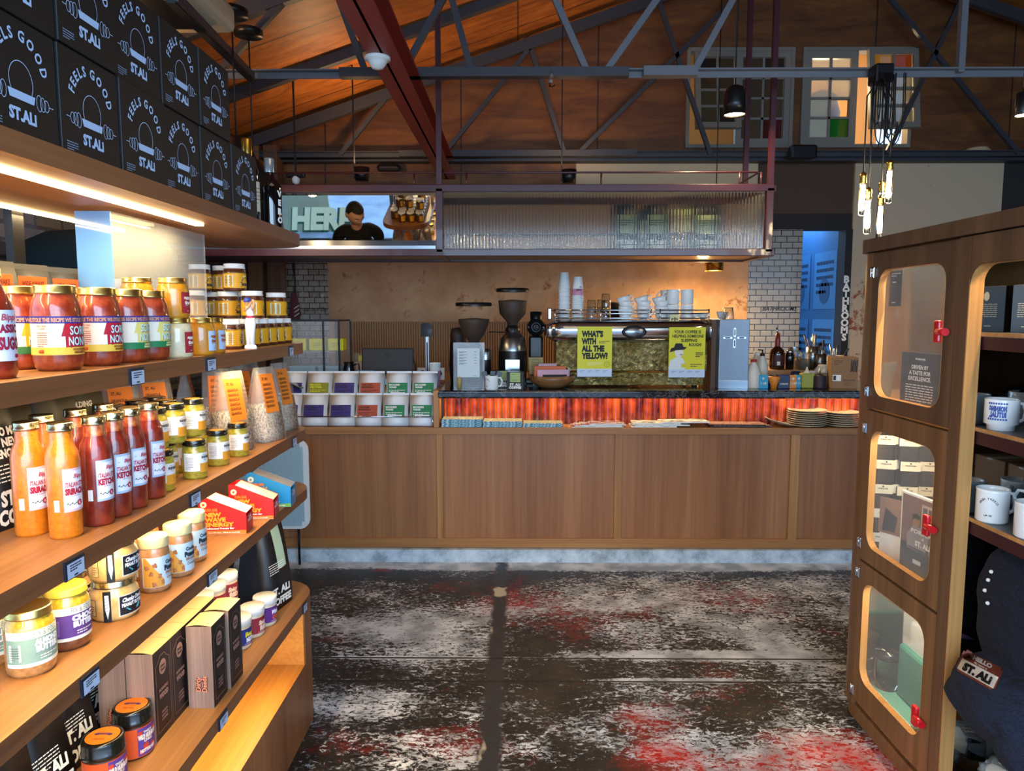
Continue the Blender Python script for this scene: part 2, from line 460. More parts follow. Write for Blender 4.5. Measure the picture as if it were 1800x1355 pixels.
# ceiling plywood
w = NT('plywood', 0.5)
v = w.map((1, 0.25, 1), (0,0,0), (0, 0, 0.0))
g = w.noise(w.map((1.2, 4.0, 1.2)), 2.0, 8, 0.65, 1.6)
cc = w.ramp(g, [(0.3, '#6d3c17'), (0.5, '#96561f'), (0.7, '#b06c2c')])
sep = w.n('SeparateXYZ'); w.l(w.co, sep.inputs[0])
m1 = w.math('ABSOLUTE', w.math('SUBTRACT', w.math('FRACT', w.math('DIVIDE', sep.outputs[1], 1.2)), 0.5))
m2 = w.math('ABSOLUTE', w.math('SUBTRACT', w.math('FRACT', w.math('DIVIDE', sep.outputs[0], 2.4)), 0.5))
j = w.math('MAXIMUM', w.ramp(m1, [(0.492, 0.0), (0.497, 1.0)]), w.ramp(m2, [(0.496, 0.0), (0.4985, 1.0)]))
w.color(w.mix(j, cc, '#2a1608')); w.bump(g, 0.2, 0.01)
mb = MB()
y0, y1 = -1.0, YB
XE = RX+(RX-XL)
mb.prism([(XL-.3, EZ-.3*SL), (RX, RZ), (RX, RZ+.06), (XL-.3, EZ-.3*SL+.06)], y1-y0+.1, 'plywood', XZ(y0))
mb.prism([(RX, RZ), (XE+.3, EZ-.3*SL), (XE+.3, EZ-.3*SL+.06), (RX, RZ+.06)], y1-y0+.1, 'plywood', XZ(y0))
S('ceiling', mb)

# back wall pieces -------------------------------------------------
w = NT('plaster', 0.75)
a = w.noise(w.map((1,1,1)), 2.2, 6, 0.6); b = w.noise(w.map((1,1,1), (3,3,3)), 9, 8, 0.72, 0.3)
c = w.ramp(a, [(0.35, '#a97c55'), (0.5, '#bd926a'), (0.65, '#cda57b')])
k = w.math('ADD', w.math('MULTIPLY', a, .45), w.math('MULTIPLY', b, .6))
c = w.mix(w.ramp(k, [(0.58, 0.0), (0.64, 0.85)]), c, '#8f4d1f'); w.color(c); w.bump(b, 0.15, 0.01)
w = NT('plaster_pale', 0.75)
a = w.noise(w.map((1,1,1)), 3, 6, 0.6); b = w.noise(w.map((1,1,1), (3,3,3)), 7, 8, 0.72, 0.3)
sep = w.n('SeparateXYZ'); w.l(w.co, sep.inputs[0])
lo = w.ramp(sep.outputs[2], [(0.62, 1.0), (0.72, 0.0)])
lo = w.ramp(w.math('DIVIDE', sep.outputs[2], 3.0), [(0.6, 0.11), (0.72, 0.0)])
k = w.math('ADD', w.math('ADD', w.math('MULTIPLY', a, .45), w.math('MULTIPLY', b, .6)), lo)
w.color(w.mix(w.ramp(k, [(0.66, 0.0), (0.7, 1.0)]), '#bfa688', '#8c4526'))
def tile_mat(name, c1, c2, mortar, bw, bh, ms, rough=0.2, bumpy=0.0, axis='x', off=0.5):
    w = NT(name, rough, coat=0.3)
    sep = w.n('SeparateXYZ'); w.l(w.co, sep.inputs[0]); cb = w.n('CombineXYZ')
    w.l(sep.outputs[0 if axis == 'x' else 1], cb.inputs[0]); w.l(sep.outputs[2], cb.inputs[1])
    br = w.n('TexBrick'); br.offset = off; w.l(cb.outputs[0], br.inputs['Vector'])
    br.inputs['Color1'].default_value = hx(c1); br.inputs['Color2'].default_value = hx(c2); br.inputs['Mortar'].default_value = hx(mortar)
    br.inputs['Scale'].default_value = 1.0; br.inputs['Mortar Size'].default_value = ms; br.inputs['Brick Width'].default_value = bw; br.inputs['Row Height'].default_value = bh
    br.inputs['Mortar Smooth'].default_value = 0.1; br.inputs['Bias'].default_value = 0.0
    w.color(br.outputs['Color'])
    if bumpy:
        nn = w.noise(w.co, 22, 3); w.bump(w.math('ADD', w.math('MULTIPLY', nn, bumpy), w.math('SUBTRACT', 1.0, br.outputs['Fac'])), 0.5, 0.012)
    else: w.bump(w.math('SUBTRACT', 1.0, br.outputs['Fac']), 0.4, 0.004)
    return w.m
tile_mat('subway_grey', '#8f8a80', '#9a958c', '#23211f', 0.104, 0.052, 0.0035)
tile_mat('subway_zellige', '#a39684', '#8e8273', '#2b2622', 0.094, 0.05, 0.0035, 0.12, 1.5)
tile_mat('brick_grey', '#55504a', '#6a645c', '#3c3834', 0.23, 0.09, 0.012, 0.8, 0.8, 'y')
tile_mat('brick_front', '#55504a', '#6a645c', '#3c3834', 0.23, 0.09, 0.012, 0.8, 0.8, 'x'); mat('cream_board', '#b29470', 0.7); mat('cream_board2', '#c2aa86', 0.7); mat('brown_wall', '#4a3322', 0.7); mat('beam_dark', '#211a18', 0.7)
mat('panel_tan', '#a67a50', 0.6); mat('blue_wall', '#2b5f8c', 0.6); mat('dark_wall', '#2a2422', 0.7)  # the corridor's blue light is tinted into its wall colour

def wallx(px): return aty(px, 552, YB).x
def wz(py): return aty(912, py, YB).z
xt0, xp0, xp1, xt1, xd1 = wallx(497), wallx(578), wallx(1313), wallx(1405), wallx(1490)
# lower wall, under z of the head beam; tile, plaster, tile, doorway, white plaster
zc = wz(283)
mb = MB(); mb.box(XL, xt0, YB, YB+.12, 0, zc, 'brick_front')
S('wall_back_left', mb)
mb = MB(); mb.box(XL, xp1+.05, YB+.121, YB+.2, 0, zc+.02, 'brown_wall'); S('wall_back_core', mb)
mb = MB(); mb.box(xt0, xp0, YB-.01, YB+.12, 0, wz(330), 'subway_zellige'); S('wall_back_tile_left', mb)
mb = MB(); mb.box(xp0, xp1, YB, YB+.12, wz(565), wz(320), 'plaster'); mb.box(xp0, xp1, YB, YB+.12, 0, wz(565), 'panel_tan'); S('wall_back', mb)
mb = MB(); mb.box(xp1, xt1, YB-.012, YB+.12, 0, wz(404), 'subway_grey'); S('wall_back_tile_right', mb)
mb = MB(); mb.box(xd1, wallx(1745), YB-.02, YB+.12, 0, zc, 'plaster_pale'); S('wall_back_right', mb)
mb = MB(); mb.box(wallx(1745), XR+.5, YB, YB+.12, 0, zc, 'dark_wall'); S('wall_back_far_right', mb)
mb = MB(); mb.box(wallx(1320), xd1, YB, YB+.12, wz(404), wz(376), 'beam_dark'); S('trim_doorway_head', mb)
mb = MB(); mb.box(wallx(1322), xd1, YB+.01, YB+.12, wz(376), zc, 'brown_wall'); S('wall_back_above_doorway', mb)
mb = MB(); mb.box(wallx(1478), xd1, YB-.03, YB+.12, 0, wz(404), 'beam_dark'); S('trim_doorway_jamb', mb)
# cream boards above the plaster
mb = MB(); mb.box(wallx(573), wallx(1010), YB-.02, YB+.02, wz(345), wz(318), 'cream_board'); S('wall_board_low', mb)
mb = MB(); mb.box(wallx(1010), wallx(1322), YB-.03, YB+.05, wz(345), wz(284), 'cream_board2'); S('wall_board_high', mb)
# gable of plywood with two window openings
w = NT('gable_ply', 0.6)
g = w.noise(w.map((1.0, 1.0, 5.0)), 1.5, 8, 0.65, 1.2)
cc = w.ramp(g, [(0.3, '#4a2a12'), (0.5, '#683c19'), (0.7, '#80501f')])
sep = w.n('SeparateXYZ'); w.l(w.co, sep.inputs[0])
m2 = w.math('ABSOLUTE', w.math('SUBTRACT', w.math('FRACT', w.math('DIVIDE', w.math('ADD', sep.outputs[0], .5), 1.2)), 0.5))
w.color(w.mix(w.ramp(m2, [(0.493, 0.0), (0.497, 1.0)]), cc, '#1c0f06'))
WN = [(wallx(1196), wallx(1378), wz(262), wz(87)), (wallx(1392), wallx(1580), wz(262), wz(87))]
mb = MB()
def roofz(x): return EZ+(x-XL)*SL if x < RX else RZ-(x-RX)*SL
zl, zh = WN[0][2], WN[0][3]
def gp(x0, x1, za=None, zb=None):
    pts = [(x0, za if za is not None else zc)]; pts.append((x1, za if za is not None else zc))
    if zb is None:
        pts.append((x1, roofz(x1)))
        if x0 < RX < x1: pts.append((RX, RZ))
        pts.append((x0, roofz(x0)))
    else: pts += [(x1, zb), (x0, zb)]
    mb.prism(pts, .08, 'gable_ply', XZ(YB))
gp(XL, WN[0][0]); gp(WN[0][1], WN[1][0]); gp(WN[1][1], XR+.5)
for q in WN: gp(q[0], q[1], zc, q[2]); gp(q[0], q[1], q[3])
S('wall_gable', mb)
# pipe and head rail across the back at beam height
mb = MB(); mb.box(XL, XR, YB-.16, YB-.05, wz(290), wz(281), 'truss_paint'); mb.tube([(XL, YB-.2, wz(286)), (-.3, YB-.2, wz(284)), (.2, YB-.2, wz(280)), (XR, YB-.2, wz(284))], .015, 'cord'); S('trim_head_rail', mb)
mb = MB(); mb.box(XL, wallx(1010), YB-.03, YB, wz(330), wz(282), 'gable_ply'); S('trim_ply_strip', mb)

# side walls
mb = MB(); mb.box(XL-.12, XL, 1.45, YB, 0, EZ+.05, 'brick_grey'); S('wall_left', mb)
mb = MB(); mb.box(XR, XR+.12, -.9, YB, 0, roofz(XR), 'dark_wall'); S('wall_right', mb)
# corridor seen through the doorway, lit blue by its own window
cy = YB+1.9
mb = MB(); mb.box(xp1-.3, xd1+.5, cy, cy+.1, 0, 3, 'blue_wall'); S('wall_corridor_end', mb)
mb = MB(); mb.box(xd1+.02, xd1+.12, YB+.12, cy, 0, 3, 'blue_wall'); S('wall_corridor_right', mb)
mb = MB(); mb.box(xp1-.3, xd1+.5, YB+.12, cy+.1, 2.6, 2.7, 'dark_wall'); S('ceiling_corridor', mb)
mat('sky_pane', '#8fc0ff', 0.4, emit='#5fa4ff', es=1.3)
wx0, wx1 = aty(1407, 500, cy).x, aty(1447, 500, cy).x; wz0, wz1 = aty(1420, 514, cy).z, aty(1420, 445, cy).z
t = tag(S('window_3', MB().box(wx0-.2, wx1, cy-.02, cy-.005, wz0, wz1, 'sky_pane')), None, None)
mb = MB(); mb.box(wx0-.2, wx1, cy-.05, cy-.02, (wz0+wz1)/2-.01, (wz0+wz1)/2+.01, 'blue_wall')
for xx in (wx1-.1, wx1-.2, wx1-.06): mb.box(xx, xx+.012, cy-.05, cy-.02, wz0, wz1, 'blue_wall')
mb.build('window_frame', t)
mb = MB(); mb.box(wx0-.2, wx1, cy-.06, cy-.02, aty(1420, 582, cy).z, aty(1420, 522, cy).z, 'black_gloss')
mb.box(wx0-.2, wx1, cy-.08, cy-.05, aty(1420, 563, cy).z, aty(1420, 553, cy).z, '#8a1f3a'); S('trim_corridor_rail', mb)
area('corridor_daylight', (xt1+.2, YB+1.0, 2.5), (0, 0, 0), .5, .8, 9, (0.25, 0.55, 1.0))
# posters on the corridor's right wall
mb = MB(); xx = xd1+.015
for (ya, za, zb, ca) in ((.3, 1.65, 2.2, '#3f78a5'), (.9, 1.65, 2.2, '#356a96'), (.3, 1.05, 1.55, '#4b84b3'), (.9, 1.05, 1.55, '#3a6f9d')):
    mb.quad((xx, YB+ya, za), (xx, YB+ya+.5, za), (xx, YB+ya+.5, zb), (xx, YB+ya, zb), ca)
    f_ = fr((xx-.003, YB+ya+.5, za), (0,-1,0), (0,0,1)); mb.lines(5, .03, .07, '#16344f', f_, .06, zb-za-.12, .38, int(za*10))
    mb.add([f_(.25+.12*math.cos(i*PI/8), .17+.12*math.sin(i*PI/8)) for i in range(16)], [list(range(16))], '#274f73')
tag(mb.build('wall_posters'), 'blue posters pasted on the corridor wall past the doorway', 'posters', kind='stuff')

# BATHROOMS on the jamb (vertical) and painted on the tiles
mb = MB(); f_ = fr((wallx(1477), YB-.034, 0), (1,0,0), (0,0,1))
for i, ch in enumerate('BATHROOMS'): mb.text(ch, .062, 'paper_white', f_, .028, wz(497+i*12.6)-.0, bold=.05)
tag(mb.build('bathrooms_lettering'), 'white letters reading BATHROOMS down the black door jamb', 'sign')
mb = MB(); f_ = fr((0, YB-.016, 0), (1,0,0), (0,0,1))
mb.text('BATHROOMS', .04, 'ink', f_, wallx(1368), wz(546), bold=.01, shear=.35, w=wallx(1398)-wallx(1339)); mb.box(wallx(1350), wallx(1396), YB-.0165, YB-.0155, wz(549.4), wz(548.6), 'ink')
tag(mb.build('painted_lettering'), 'black hand-painted BATHROOMS script on grey wall tiles', 'sign')
mb = MB(); mb.text('eat in or Out', .04, 'ink', fr((0, YB-.016, 0), (1,0,0), (0,0,1)), wallx(556), wz(547), bold=.005, shear=.4, w=wallx(577)-wallx(538))
tag(mb.build('painted_lettering'), 'black hand-painted cursive on glossy tiles left of plaster', 'sign')
# ribbed tan splash panel under the plaster
mb = MB(); x0, x1 = wallx(620), wallx(1010); n = 90
for i in range(n):
    a = x0+(x1-x0)*i/n; mb.box(a, a+(x1-x0)/n*.55, YB-.02, YB, wz(650), wz(566), 'panel_tan')
S('trim_ribbed_splashback', mb)

# timber posts at the left of the back wall
for k, (a, b_, lab) in enumerate(((441, 466, 'old rough timber post left of the bar opening'), (474, 497, 'old timber post next to the glossy tiled wall'))):
    mb = MB(); mb.box(aty(a, 500, 6.2).x, aty(b_, 500, 6.2).x, 6.15, 6.3, 0, EZ, 'old_timber'); tag(mb.build('timber_post'), lab, 'post', kind='structure')

# gable windows: frames, sashes and coloured panes; a lit office behind the right one
mat('win_frame', '#7d776c', 0.5); mat('pane_dark', '#2a241c', 0.2, coat=.3); mat('pane_brown', '#4a3b28', 0.25)
mat('office_wall', '#b88a50', 0.7)
for nm, c_, al in (('pane_frost', '#e6e2c8', .5), ('pane_amber', '#e0941c', .85), ('pane_orange', '#c8480c', .9), ('pane_green', '#04700f', .85), ('pane_red', '#4a0c10', .9), ('pane_tan', '#b39a6c', .75), ('pane_dim', '#4d412e', .85)):
    mat(nm, c_, .6, alpha=al, spec=.2)
def sash(mb, x0, x1, z0, z1, cols, rows, y, fw, panes, T=None, barw=.02):
    for a, b_, c1, d1 in ((x0, x1, z0, z0+fw), (x0, x1, z1-fw, z1), (x0, x0+fw, z0+fw, z1-fw), (x1-fw, x1, z0+fw, z1-fw)): mb.box(a, b_, y-.03, y+.02, c1, d1, 'win_frame', T=T)
    ix0, ix1, iz0, iz1 = x0+fw, x1-fw, z0+fw, z1-fw
    for i in range(1, cols): xx = ix0+(ix1-ix0)*i/cols; mb.box(xx-barw/2, xx+barw/2, y-.02, y+.01, iz0, iz1, 'win_frame', T=T)
    for i in range(1, rows): zz = iz0+(iz1-iz0)*i/rows; mb.box(ix0, ix1, y-.02, y+.01, zz-barw/2, zz+barw/2, 'win_frame', T=T)
    for i in range(cols):
        for j in range(rows):
            m_ = panes[j][i]
            if m_: mb.box(ix0+(ix1-ix0)*i/cols+.003, ix0+(ix1-ix0)*(i+1)/cols-.003, y-.006, y, iz0+(iz1-iz0)*j/rows+.003, iz0+(iz1-iz0)*(j+1)/rows-.003, m_, T=T)
def tilt(xc, zc_, y, a, r=0.0): return Matrix.Translation((0, y, zc_)) @ Matrix.Rotation(a, 4, 'X') @ Matrix.Translation((0, -y, -zc_))
(xa, xb, za, zb) = WN[0]
t = S('window_1', MB().box(xa, xb, YB-.04, YB+.06, za, za+.03, 'win_frame').box(xa, xb, YB-.04, YB+.06, zb-.03, zb, 'win_frame').box(xa, xa+.03, YB-.039, YB+.059, za+.03, zb-.03, 'win_frame').box(xb-.03, xb, YB-.039, YB+.059, za+.03, zb-.03, 'win_frame'))
mb = MB(); xm = (xa+xb)/2; sash(mb, xm-.03, xb-.03, za+.03, zb-.03, 2, 4, YB, .05, [['pane_dim','pane_red'],['pane_dim','pane_dim'],['pane_brown','pane_brown'],['pane_brown','pane_dark']]); mb.build('fixed_sash', t)
mb = MB(); sash(mb, xa+.05, xm-.03, za+.12, zb-.06, 2, 4, YB-.07, .045, [['pane_dim','pane_dark'],['pane_dim','pane_dim'],['pane_brown','pane_brown'],['pane_dark','pane_brown']], tilt(0, zb-.06, YB-.07, -.16)); mb.build('open_sash', t)
(xa, xb, za, zb) = WN[1]
t = S('window_2', MB().box(xa, xb, YB-.04, YB+.06, za, za+.03, 'win_frame').box(xa, xb, YB-.04, YB+.06, zb-.03, zb, 'win_frame').box(xa, xa+.03, YB-.039, YB+.059, za+.03, zb-.03, 'win_frame').box(xb-.03, xb, YB-.039, YB+.059, za+.03, zb-.03, 'win_frame'))
mb = MB(); xm = (xa+xb)/2; sash(mb, xa+.02, xm, za+.03, zb-.03, 2, 4, YB, .06, [['pane_frost','pane_green'],['pane_frost',None],['pane_frost','pane_frost'],['pane_frost','pane_frost']]); mb.build('fixed_sash', t)
mb = MB(); sash(mb, xm+.05, xb-.01, za+.12, zb-.04, 2, 4, YB-.08, .045, [['pane_tan','pane_tan'],['pane_tan','pane_tan'],['pane_tan','pane_tan'],['pane_amber','pane_orange']], tilt(0, zb-.04, YB-.08, -.14)); mb.build('open_sash', t)
mb = MB(); mb.box(WN[0][0]-.3, WN[1][1]+.5, YB+1.6, YB+1.7, za-.4, zb+.5, 'office_wall'); mb.box(WN[0][0]-.3, WN[1][1]+.5, YB+.1, YB+1.6, za-.5, za-.4, 'office_wall'); mb.box(WN[0][1]+.02, WN[0][1]+.06, YB+.1, YB+1.6, za-.4, zb+.5, 'office_wall'); mb.box(WN[0][0]-.3, WN[1][1]+.5, YB+.1, YB+1.6, zb+.5, zb+.55, 'office_wall'); S('wall_upstairs_office', mb)  # middle partition added to keep the office light off the left window
point('window_fill_lamp', (wallx(1240), YB+.9, zb), 2.5, (1.0, .7, .35), .1)  # weak unseen lamp added for a dim glow in the left window
point('office_lamp', (wallx(1480), YB+.7, zb-.2), 60, (1.0, .78, .45), .1)
mat('grey_sack', '#8a8f99', .8)
mb = MB()
for cx_, z_, r_ in ((wallx(1425), za+.1, .16), (wallx(1450), za+.32, .15), (wallx(1412), za+.28, .13)):
    mb.lathe([(0, -.25), (r_, -.2), (r_*1.1, 0), (r_*.8, .16), (0, .22)], 'grey_sack', 14, c=(cx_, YB+.28, z_+.05))
mb.box(wallx(1400), wallx(1470), YB+.14, YB+.44, za-.39, za-.08, 'grey_sack'); tag(mb.build('storage_sacks'), 'grey sacks piled behind the lit frosted upstairs window', 'sacks', kind='stuff')
# doors/opening at the shop front behind the camera: posts, header, and the street beyond
mb = MB(); mb.box(XL, XR, -.95, -.85, 2.75, roofz(XR)+.2, 'dark_wall'); mb.prism([(XL, 3.0), (XR, 3.0), (XR, roofz(XR)), (RX, RZ), (XL, EZ)], .08, 'gable_ply', XZ(-.95)); S('wall_front', mb)
# ================================================================== roof trusses, beam, lamps
def truss(Y, label, zc, lite):
    """light angle-iron truss in the plane y = Y"""
    t = thing('roof_truss', label, 'roof truss', (RX, Y, zc)); 
    mb = MB(); m2 = 'truss_light' if lite else 'truss_paint'
    mb.bar((XL, Y, zc+.02), (XE-.2, Y, zc+.02), .045, .008, m2); mb.bar((XL, Y+.02, zc), (XE-.2, Y+.02, zc), .008, .034, m2)
    mb.box(-1.0, .62, Y-.03, Y+.03, zc-.02, zc+.03, 'truss_paint')
    mb.box(.62 if not lite else .7, 1.0, Y-.032, Y+.032, zc-.018, zc+.034, m2)
    mb.build('bottom_chord', t)
    for sgn, xe in ((1, XL), (-1, XE)):
        mb = MB(); mb.bar((xe, Y, EZ-.1), (RX, Y, RZ-.1), .05, .09, 'truss_paint'); mb.build('top_chord', t)
    def top(x): return roofz(x)-.12
    pts = [(.62, .62-.55), (.62, 1.25)]
    nodes_b = [-1.03, .45, RX-0.05, 4.35]; tops = [-1.6, -.35, 1.3, RX, 3.5, 5.0]
    web = [(-1.7, -1.3), (-.853, -1.03), (-.654, -.2), (-.256, -.45), (.392, .0), (.485, 1.45), (.98, 1.75), (2.47, 2.47), (3.9, 3.2), (4.2, 4.6)] if lite else [(-1.5, -1.1), (-.627, .12), (.395, .1), (.503, 2.1), (1.62, 1.16), (3.1, 3.65), (4.2, 2.8)]
    for xb, xt in web:
        mb = MB(); mb.bar((xb, Y, zc), (xt, Y, top(xt)), .035, .035, m2 if xb in (.392, .485, .98, 2.47) else 'truss_paint'); mb.build('web_bar', t)
    return t
zt = aty(912, 130, 4.15).z
truss(4.15, 'grey steel roof truss nearer the camera, its chord crossing the gable windows', zt, True)
truss(YB-.28, 'grey steel roof truss against the plywood gable at the back', zt, False)

# the red steel beam running front to back
X0 = -.62
mb = MB(); zb_ = zt-.16
mb.box(X0-.07, X0+.07, -.8, YB, zb_, zb_+.012, 'red_paint'); mb.box(X0-.07, X0+.07, -.8, YB, zb_+.14, zb_+.152, 'red_paint'); mb.box(X0-.006, X0+.006, -.8, YB, zb_, zb_+.15, 'red_paint')
tag(mb.build('ceiling_beam'), 'dark red steel beam running from above camera to the back wall', 'beam')
mb = MB(); c = aty(686, 114, 3.45)
mb.lathe([(0, -.055), (.025, -.05), (.04, -.03), (.045, -.015), (.06, -.012), (.06, 0), (0, 0)], 'smoke_white', 24, c=(X0-.03, 3.42, zb_))
tag(mb.build('motion_sensor'), 'white domed sensor under the red ceiling beam', 'sensor')
# purlins against the roof on the left
for k, yy in enumerate((2.9, 5.3)):
    mb = MB(); mb.bar((XL, yy, EZ-.04), (RX, yy, RZ-.04), .06, .07, 'truss_paint'); tag(mb.build('rafter'), ('grey rafter on the plywood ceiling left of the red beam', 'grey rafter on the plywood ceiling between the two trusses')[k], 'rafter', kind='structure')
# air conditioner and rail at top left
c = aty(330, 10, 3.0)
t = thing('ceiling_cassette', 'cream ceiling air unit above the black boxes', 'air conditioner', (c.x-.3, c.y, c.z+.02))
mb = MB(); mb.box(-.42, .36, -.42, .36, 0, .12, 'cream_board2', .03); mb.build('casing', t, False)
mb = MB(); mb.box(-.32, .26, -.32, .26, -.012, 0, 'dark_metal'); mb.build('grille', t, False)
a = aty(300, -8, 2.6); b = aty(440, 134, 4.1)
mb = MB(); mb.bar(a, b, .05, .035, 'truss_paint'); mb.bar(a+Vector((0,0,-.02)), b+Vector((0,0,-.02)), .03, .01, 'cord')
tag(mb.build('lighting_track'), 'slanting dark ceiling rail above the black boxes', 'rail')

# two cord pendants hanging behind the boxes
for k, (px, py, Y, lab) in enumerate(((407, 28, 3.5, 'black cord pendant lamp, its round rose nearer the air unit'), (437, 63, 4.0, 'black cord pendant lamp with the lower, smaller ceiling rose'))):
    p = aty(px, py, Y); zl_ = 2.25
    t = thing('pendant_lamp', lab, 'pendant lamp', (p.x, p.y, zl_))
    mb = MB(); mb.lathe([(0, 0), (.075, 0), (.075, .03), (0, .05)], 'black_plastic', 20, c=(p.x, p.y, p.z)); mb.build('ceiling_rose', t)
    mb = MB(); mb.tube([(p.x, p.y, p.z+.01), (p.x, p.y, zl_+.2)], .004, 'cord', 6); mb.build('cord', t)
    mb = MB(); mb.lathe([(.09, -.02), (.095, 0), (.09, .1), (.05, .19), (0, .2)], 'black_plastic', 24); mb.build('lamp_shade', t, False)
    mb = MB(); mb.lathe([(0, 0), (.03, .02), (.03, .06), (0, .08)], 'bulb_warm', 12); mb.build('bulb', t, False)
    point('pendant_light', (p.x, p.y, zl_-.06), 8, WARM, .04)
# added lamps on made-up rods, put in to warm the plywood ceiling
for x_, y_, p_ in ((-1.9, 3.4, 9), (.4, 5.7, 6), (-1.2, 5.6, 9)):
    t = thing('uplight', 'small black uplight throwing warm light onto the plywood', 'uplight', (x_, y_, 2.62), group='uplights below the roof')
    MB().lathe([(0, 0), (.05, 0), (.06, .1), (.05, .1), (.045, .02), (0, .02)], 'black_plastic', 16).build('housing', t, False)
    MB().lathe([(0, .03), (.04, .03), (.04, .04), (0, .04)], 'bulb_warm', 12).build('bulb', t, False)
    MB().box(-.062, -.054, -.008, .008, .02, roofz(x_)-2.62, 'black_plastic').box(-.06, -.03, -.008, .008, .02, .03, 'black_plastic').build('drop_rod', t, False)
    o = area('fill_beam', (x_, y_, 2.75), (math.radians(180), 0, 0), .08, .08, p_, (1.0, .6, .3))

# bullet pendant in front of the left gable window
Yp = 4.35
c = aty(1291, 203, Yp); top = aty(1291, 150, Yp)
t = thing('pendant_lamp', 'large black bullet pendant glowing in front of the left gable window', 'pendant lamp', (c.x, c.y, c.z))
h = top.z-c.z; r = aty(1310, 203, Yp).x-c.x
mb = MB(); mb.lathe([(r*.96, .004), (r, 0), (r*1.02, h*.4), (r*.98, h*.7), (r*.75, h*.92), (r*.3, h), (0, h)], 'black_plastic', 32); mb.build('lamp_shade', t, False)
mb = MB(); mb.lathe([(0, .02), (r*.93, .01), (r*.96, h*.35)], 'bulb_warm', 28); mb.build('diffuser', t, False)
mb = MB(); mb.tube([(0, 0, h), (0, 0, roofz(c.x)-c.z)], .004, 'cord', 6); mb.build('cord', t, False)
area('pendant_beam', (c.x, c.y, c.z-.02), (0, 0, 0), .1, .1, 9, (1, .75, .45))
# brass can over the bar
Yp = 5.75
c = aty(1255, 476, Yp); top = aty(1255, 440, Yp); r = aty(1271, 476, Yp).x-c.x; h = top.z-c.z
t = thing('pendant_lamp', 'small brass cylinder pendant shining over the espresso machine', 'pendant lamp', (c.x, c.y, c.z))
mb = MB(); mb.lathe([(r*.92, .0), (r, 0), (r, h), (r*.2, h), (0, h+.01)], 'brass', 28); mb.build('lamp_shade', t, False)
mb = MB(); mb.lathe([(0, .01), (r*.9, .006), (r*.92, h*.3)], 'bulb_warm', 24); mb.build('diffuser', t, False)
mb = MB(); mb.tube([(0, 0, h), (0, 0, roofz(c.x)-c.z)], .004, 'cord', 6); mb.build('cord', t, False)
area('bar_beam', (c.x, c.y, c.z-.02), (0, 0, 0), .08, .08, 26, (1, .66, .28), )
point('bar_glow', (c.x, YB-.35, c.z-.12), 3.5, (1, .6, .22), .05)
# second cord pendant, hidden above the shelf: only its cord shows
# edison tubes
Yp = 3.6
specs = [(1517, 303, 322, 380), (1526, 330, 350, 412), (1550, 318, 336, 352), (1548, 345, 360, 420), (1564, 282, 298, 358)]
names = ['leftmost glowing tube bulb on a black cord', 'second tube bulb from the left, brass socket below the leftmost', 'short brass-socketed tube bulb half hidden behind a lower one', 'lowest hanging glowing tube bulb of the cluster', 'rightmost and highest glowing tube bulb of the cluster']
canopy = aty(1548, 135, 4.1)
for k, (px, ya, yb_, yc) in enumerate(specs):
    Yk = Yp+(.08 if k == 2 else 0)+.02*k
    pa, pb, pc = aty(px, ya, Yk), aty(px, yb_, Yk), aty(px, yc, Yk)
    t = thing('tube_bulb_pendant', names[k], 'pendant lamp', pb)
    r = .016
    mb = MB(); mb.lathe([(r*.9, 0), (r*1.1, .004), (r*.85, .02), (r*1.05, .03), (r, (pa.z-pb.z)*.8), (r*.5, pa.z-pb.z), (0, pa.z-pb.z)], 'brass', 18); mb.build('socket', t, False)
    L = pb.z-pc.z
    mb = MB(); mb.lathe([(0, -L), (r*.9, -L+.004), (r, -L+.01), (r, -.004), (r*.8, 0)], 'glass_clear', 18); mb.build('glass_tube', t, False)
    mb = MB(); mb.tube([(-.003, 0, -.01), (-.003, 0, -L+.03)], .0045, 'filament', 8); mb.tube([(.004, 0, -.01), (.004, 0, -L+.03)], .0035, 'filament', 8); mb.build('filament', t, False)
    mb = MB(); mb.tube([(0, 0, pa.z-pb.z), (0, 0, canopy.z-pb.z-.25), (canopy.x-pb.x, canopy.y-pb.y, canopy.z-pb.z)], .0035, 'cord', 6); mb.build('cord', t, False)
    point('tube_light', (pb.x, pb.y-.03, pb.z-L/2), 2.0, (1, .78, .48), .03)
mb = MB(); mb.box(canopy.x-.05, canopy.x+.05, canopy.y-.05, canopy.y+.05, canopy.z-.04, canopy.z+.06, 'black_plastic', .01); r_ = random.Random(4)
for i in range(9):
    x1 = r_.uniform(-.06, .03); x2 = x1+r_.uniform(.03, .09); L = r_.uniform(.22, .42)
    y_ = r_.uniform(-.03, .03)
    pts = []
    for j in range(15):
        a = PI*j/14; pts.append((canopy.x+(x1+x2)/2-(x2-x1)/2*math.cos(a)*(1+.5*math.sin(a)), canopy.y-.05+y_, canopy.z-L*math.sin(a)**.6))
    mb.tube(pts, .0035, 'cord', 5)
tag(mb.build('cable_bundle'), 'tangle of looped black lamp cable hanging from the truss', 'cable', )
# little spotlight at the right edge
c = aty(1797, 203, 3.4)
t = thing('spotlight', 'small lit spotlight at the far right under the roof', 'spotlight', c)
MB().lathe([(.03, 0), (.035, .02), (.03, .1), (0, .11)], 'black_plastic', 16).build('housing', t, False)
MB().lathe([(0, -.005), (.028, 0), (.028, .01)], 'bulb_warm', 16).build('lens', t, False)
MB().tube([(0, 0, .1), (0, 0, roofz(c.x)-c.z)], .006, 'dark_metal', 6).build('stem', t, False)
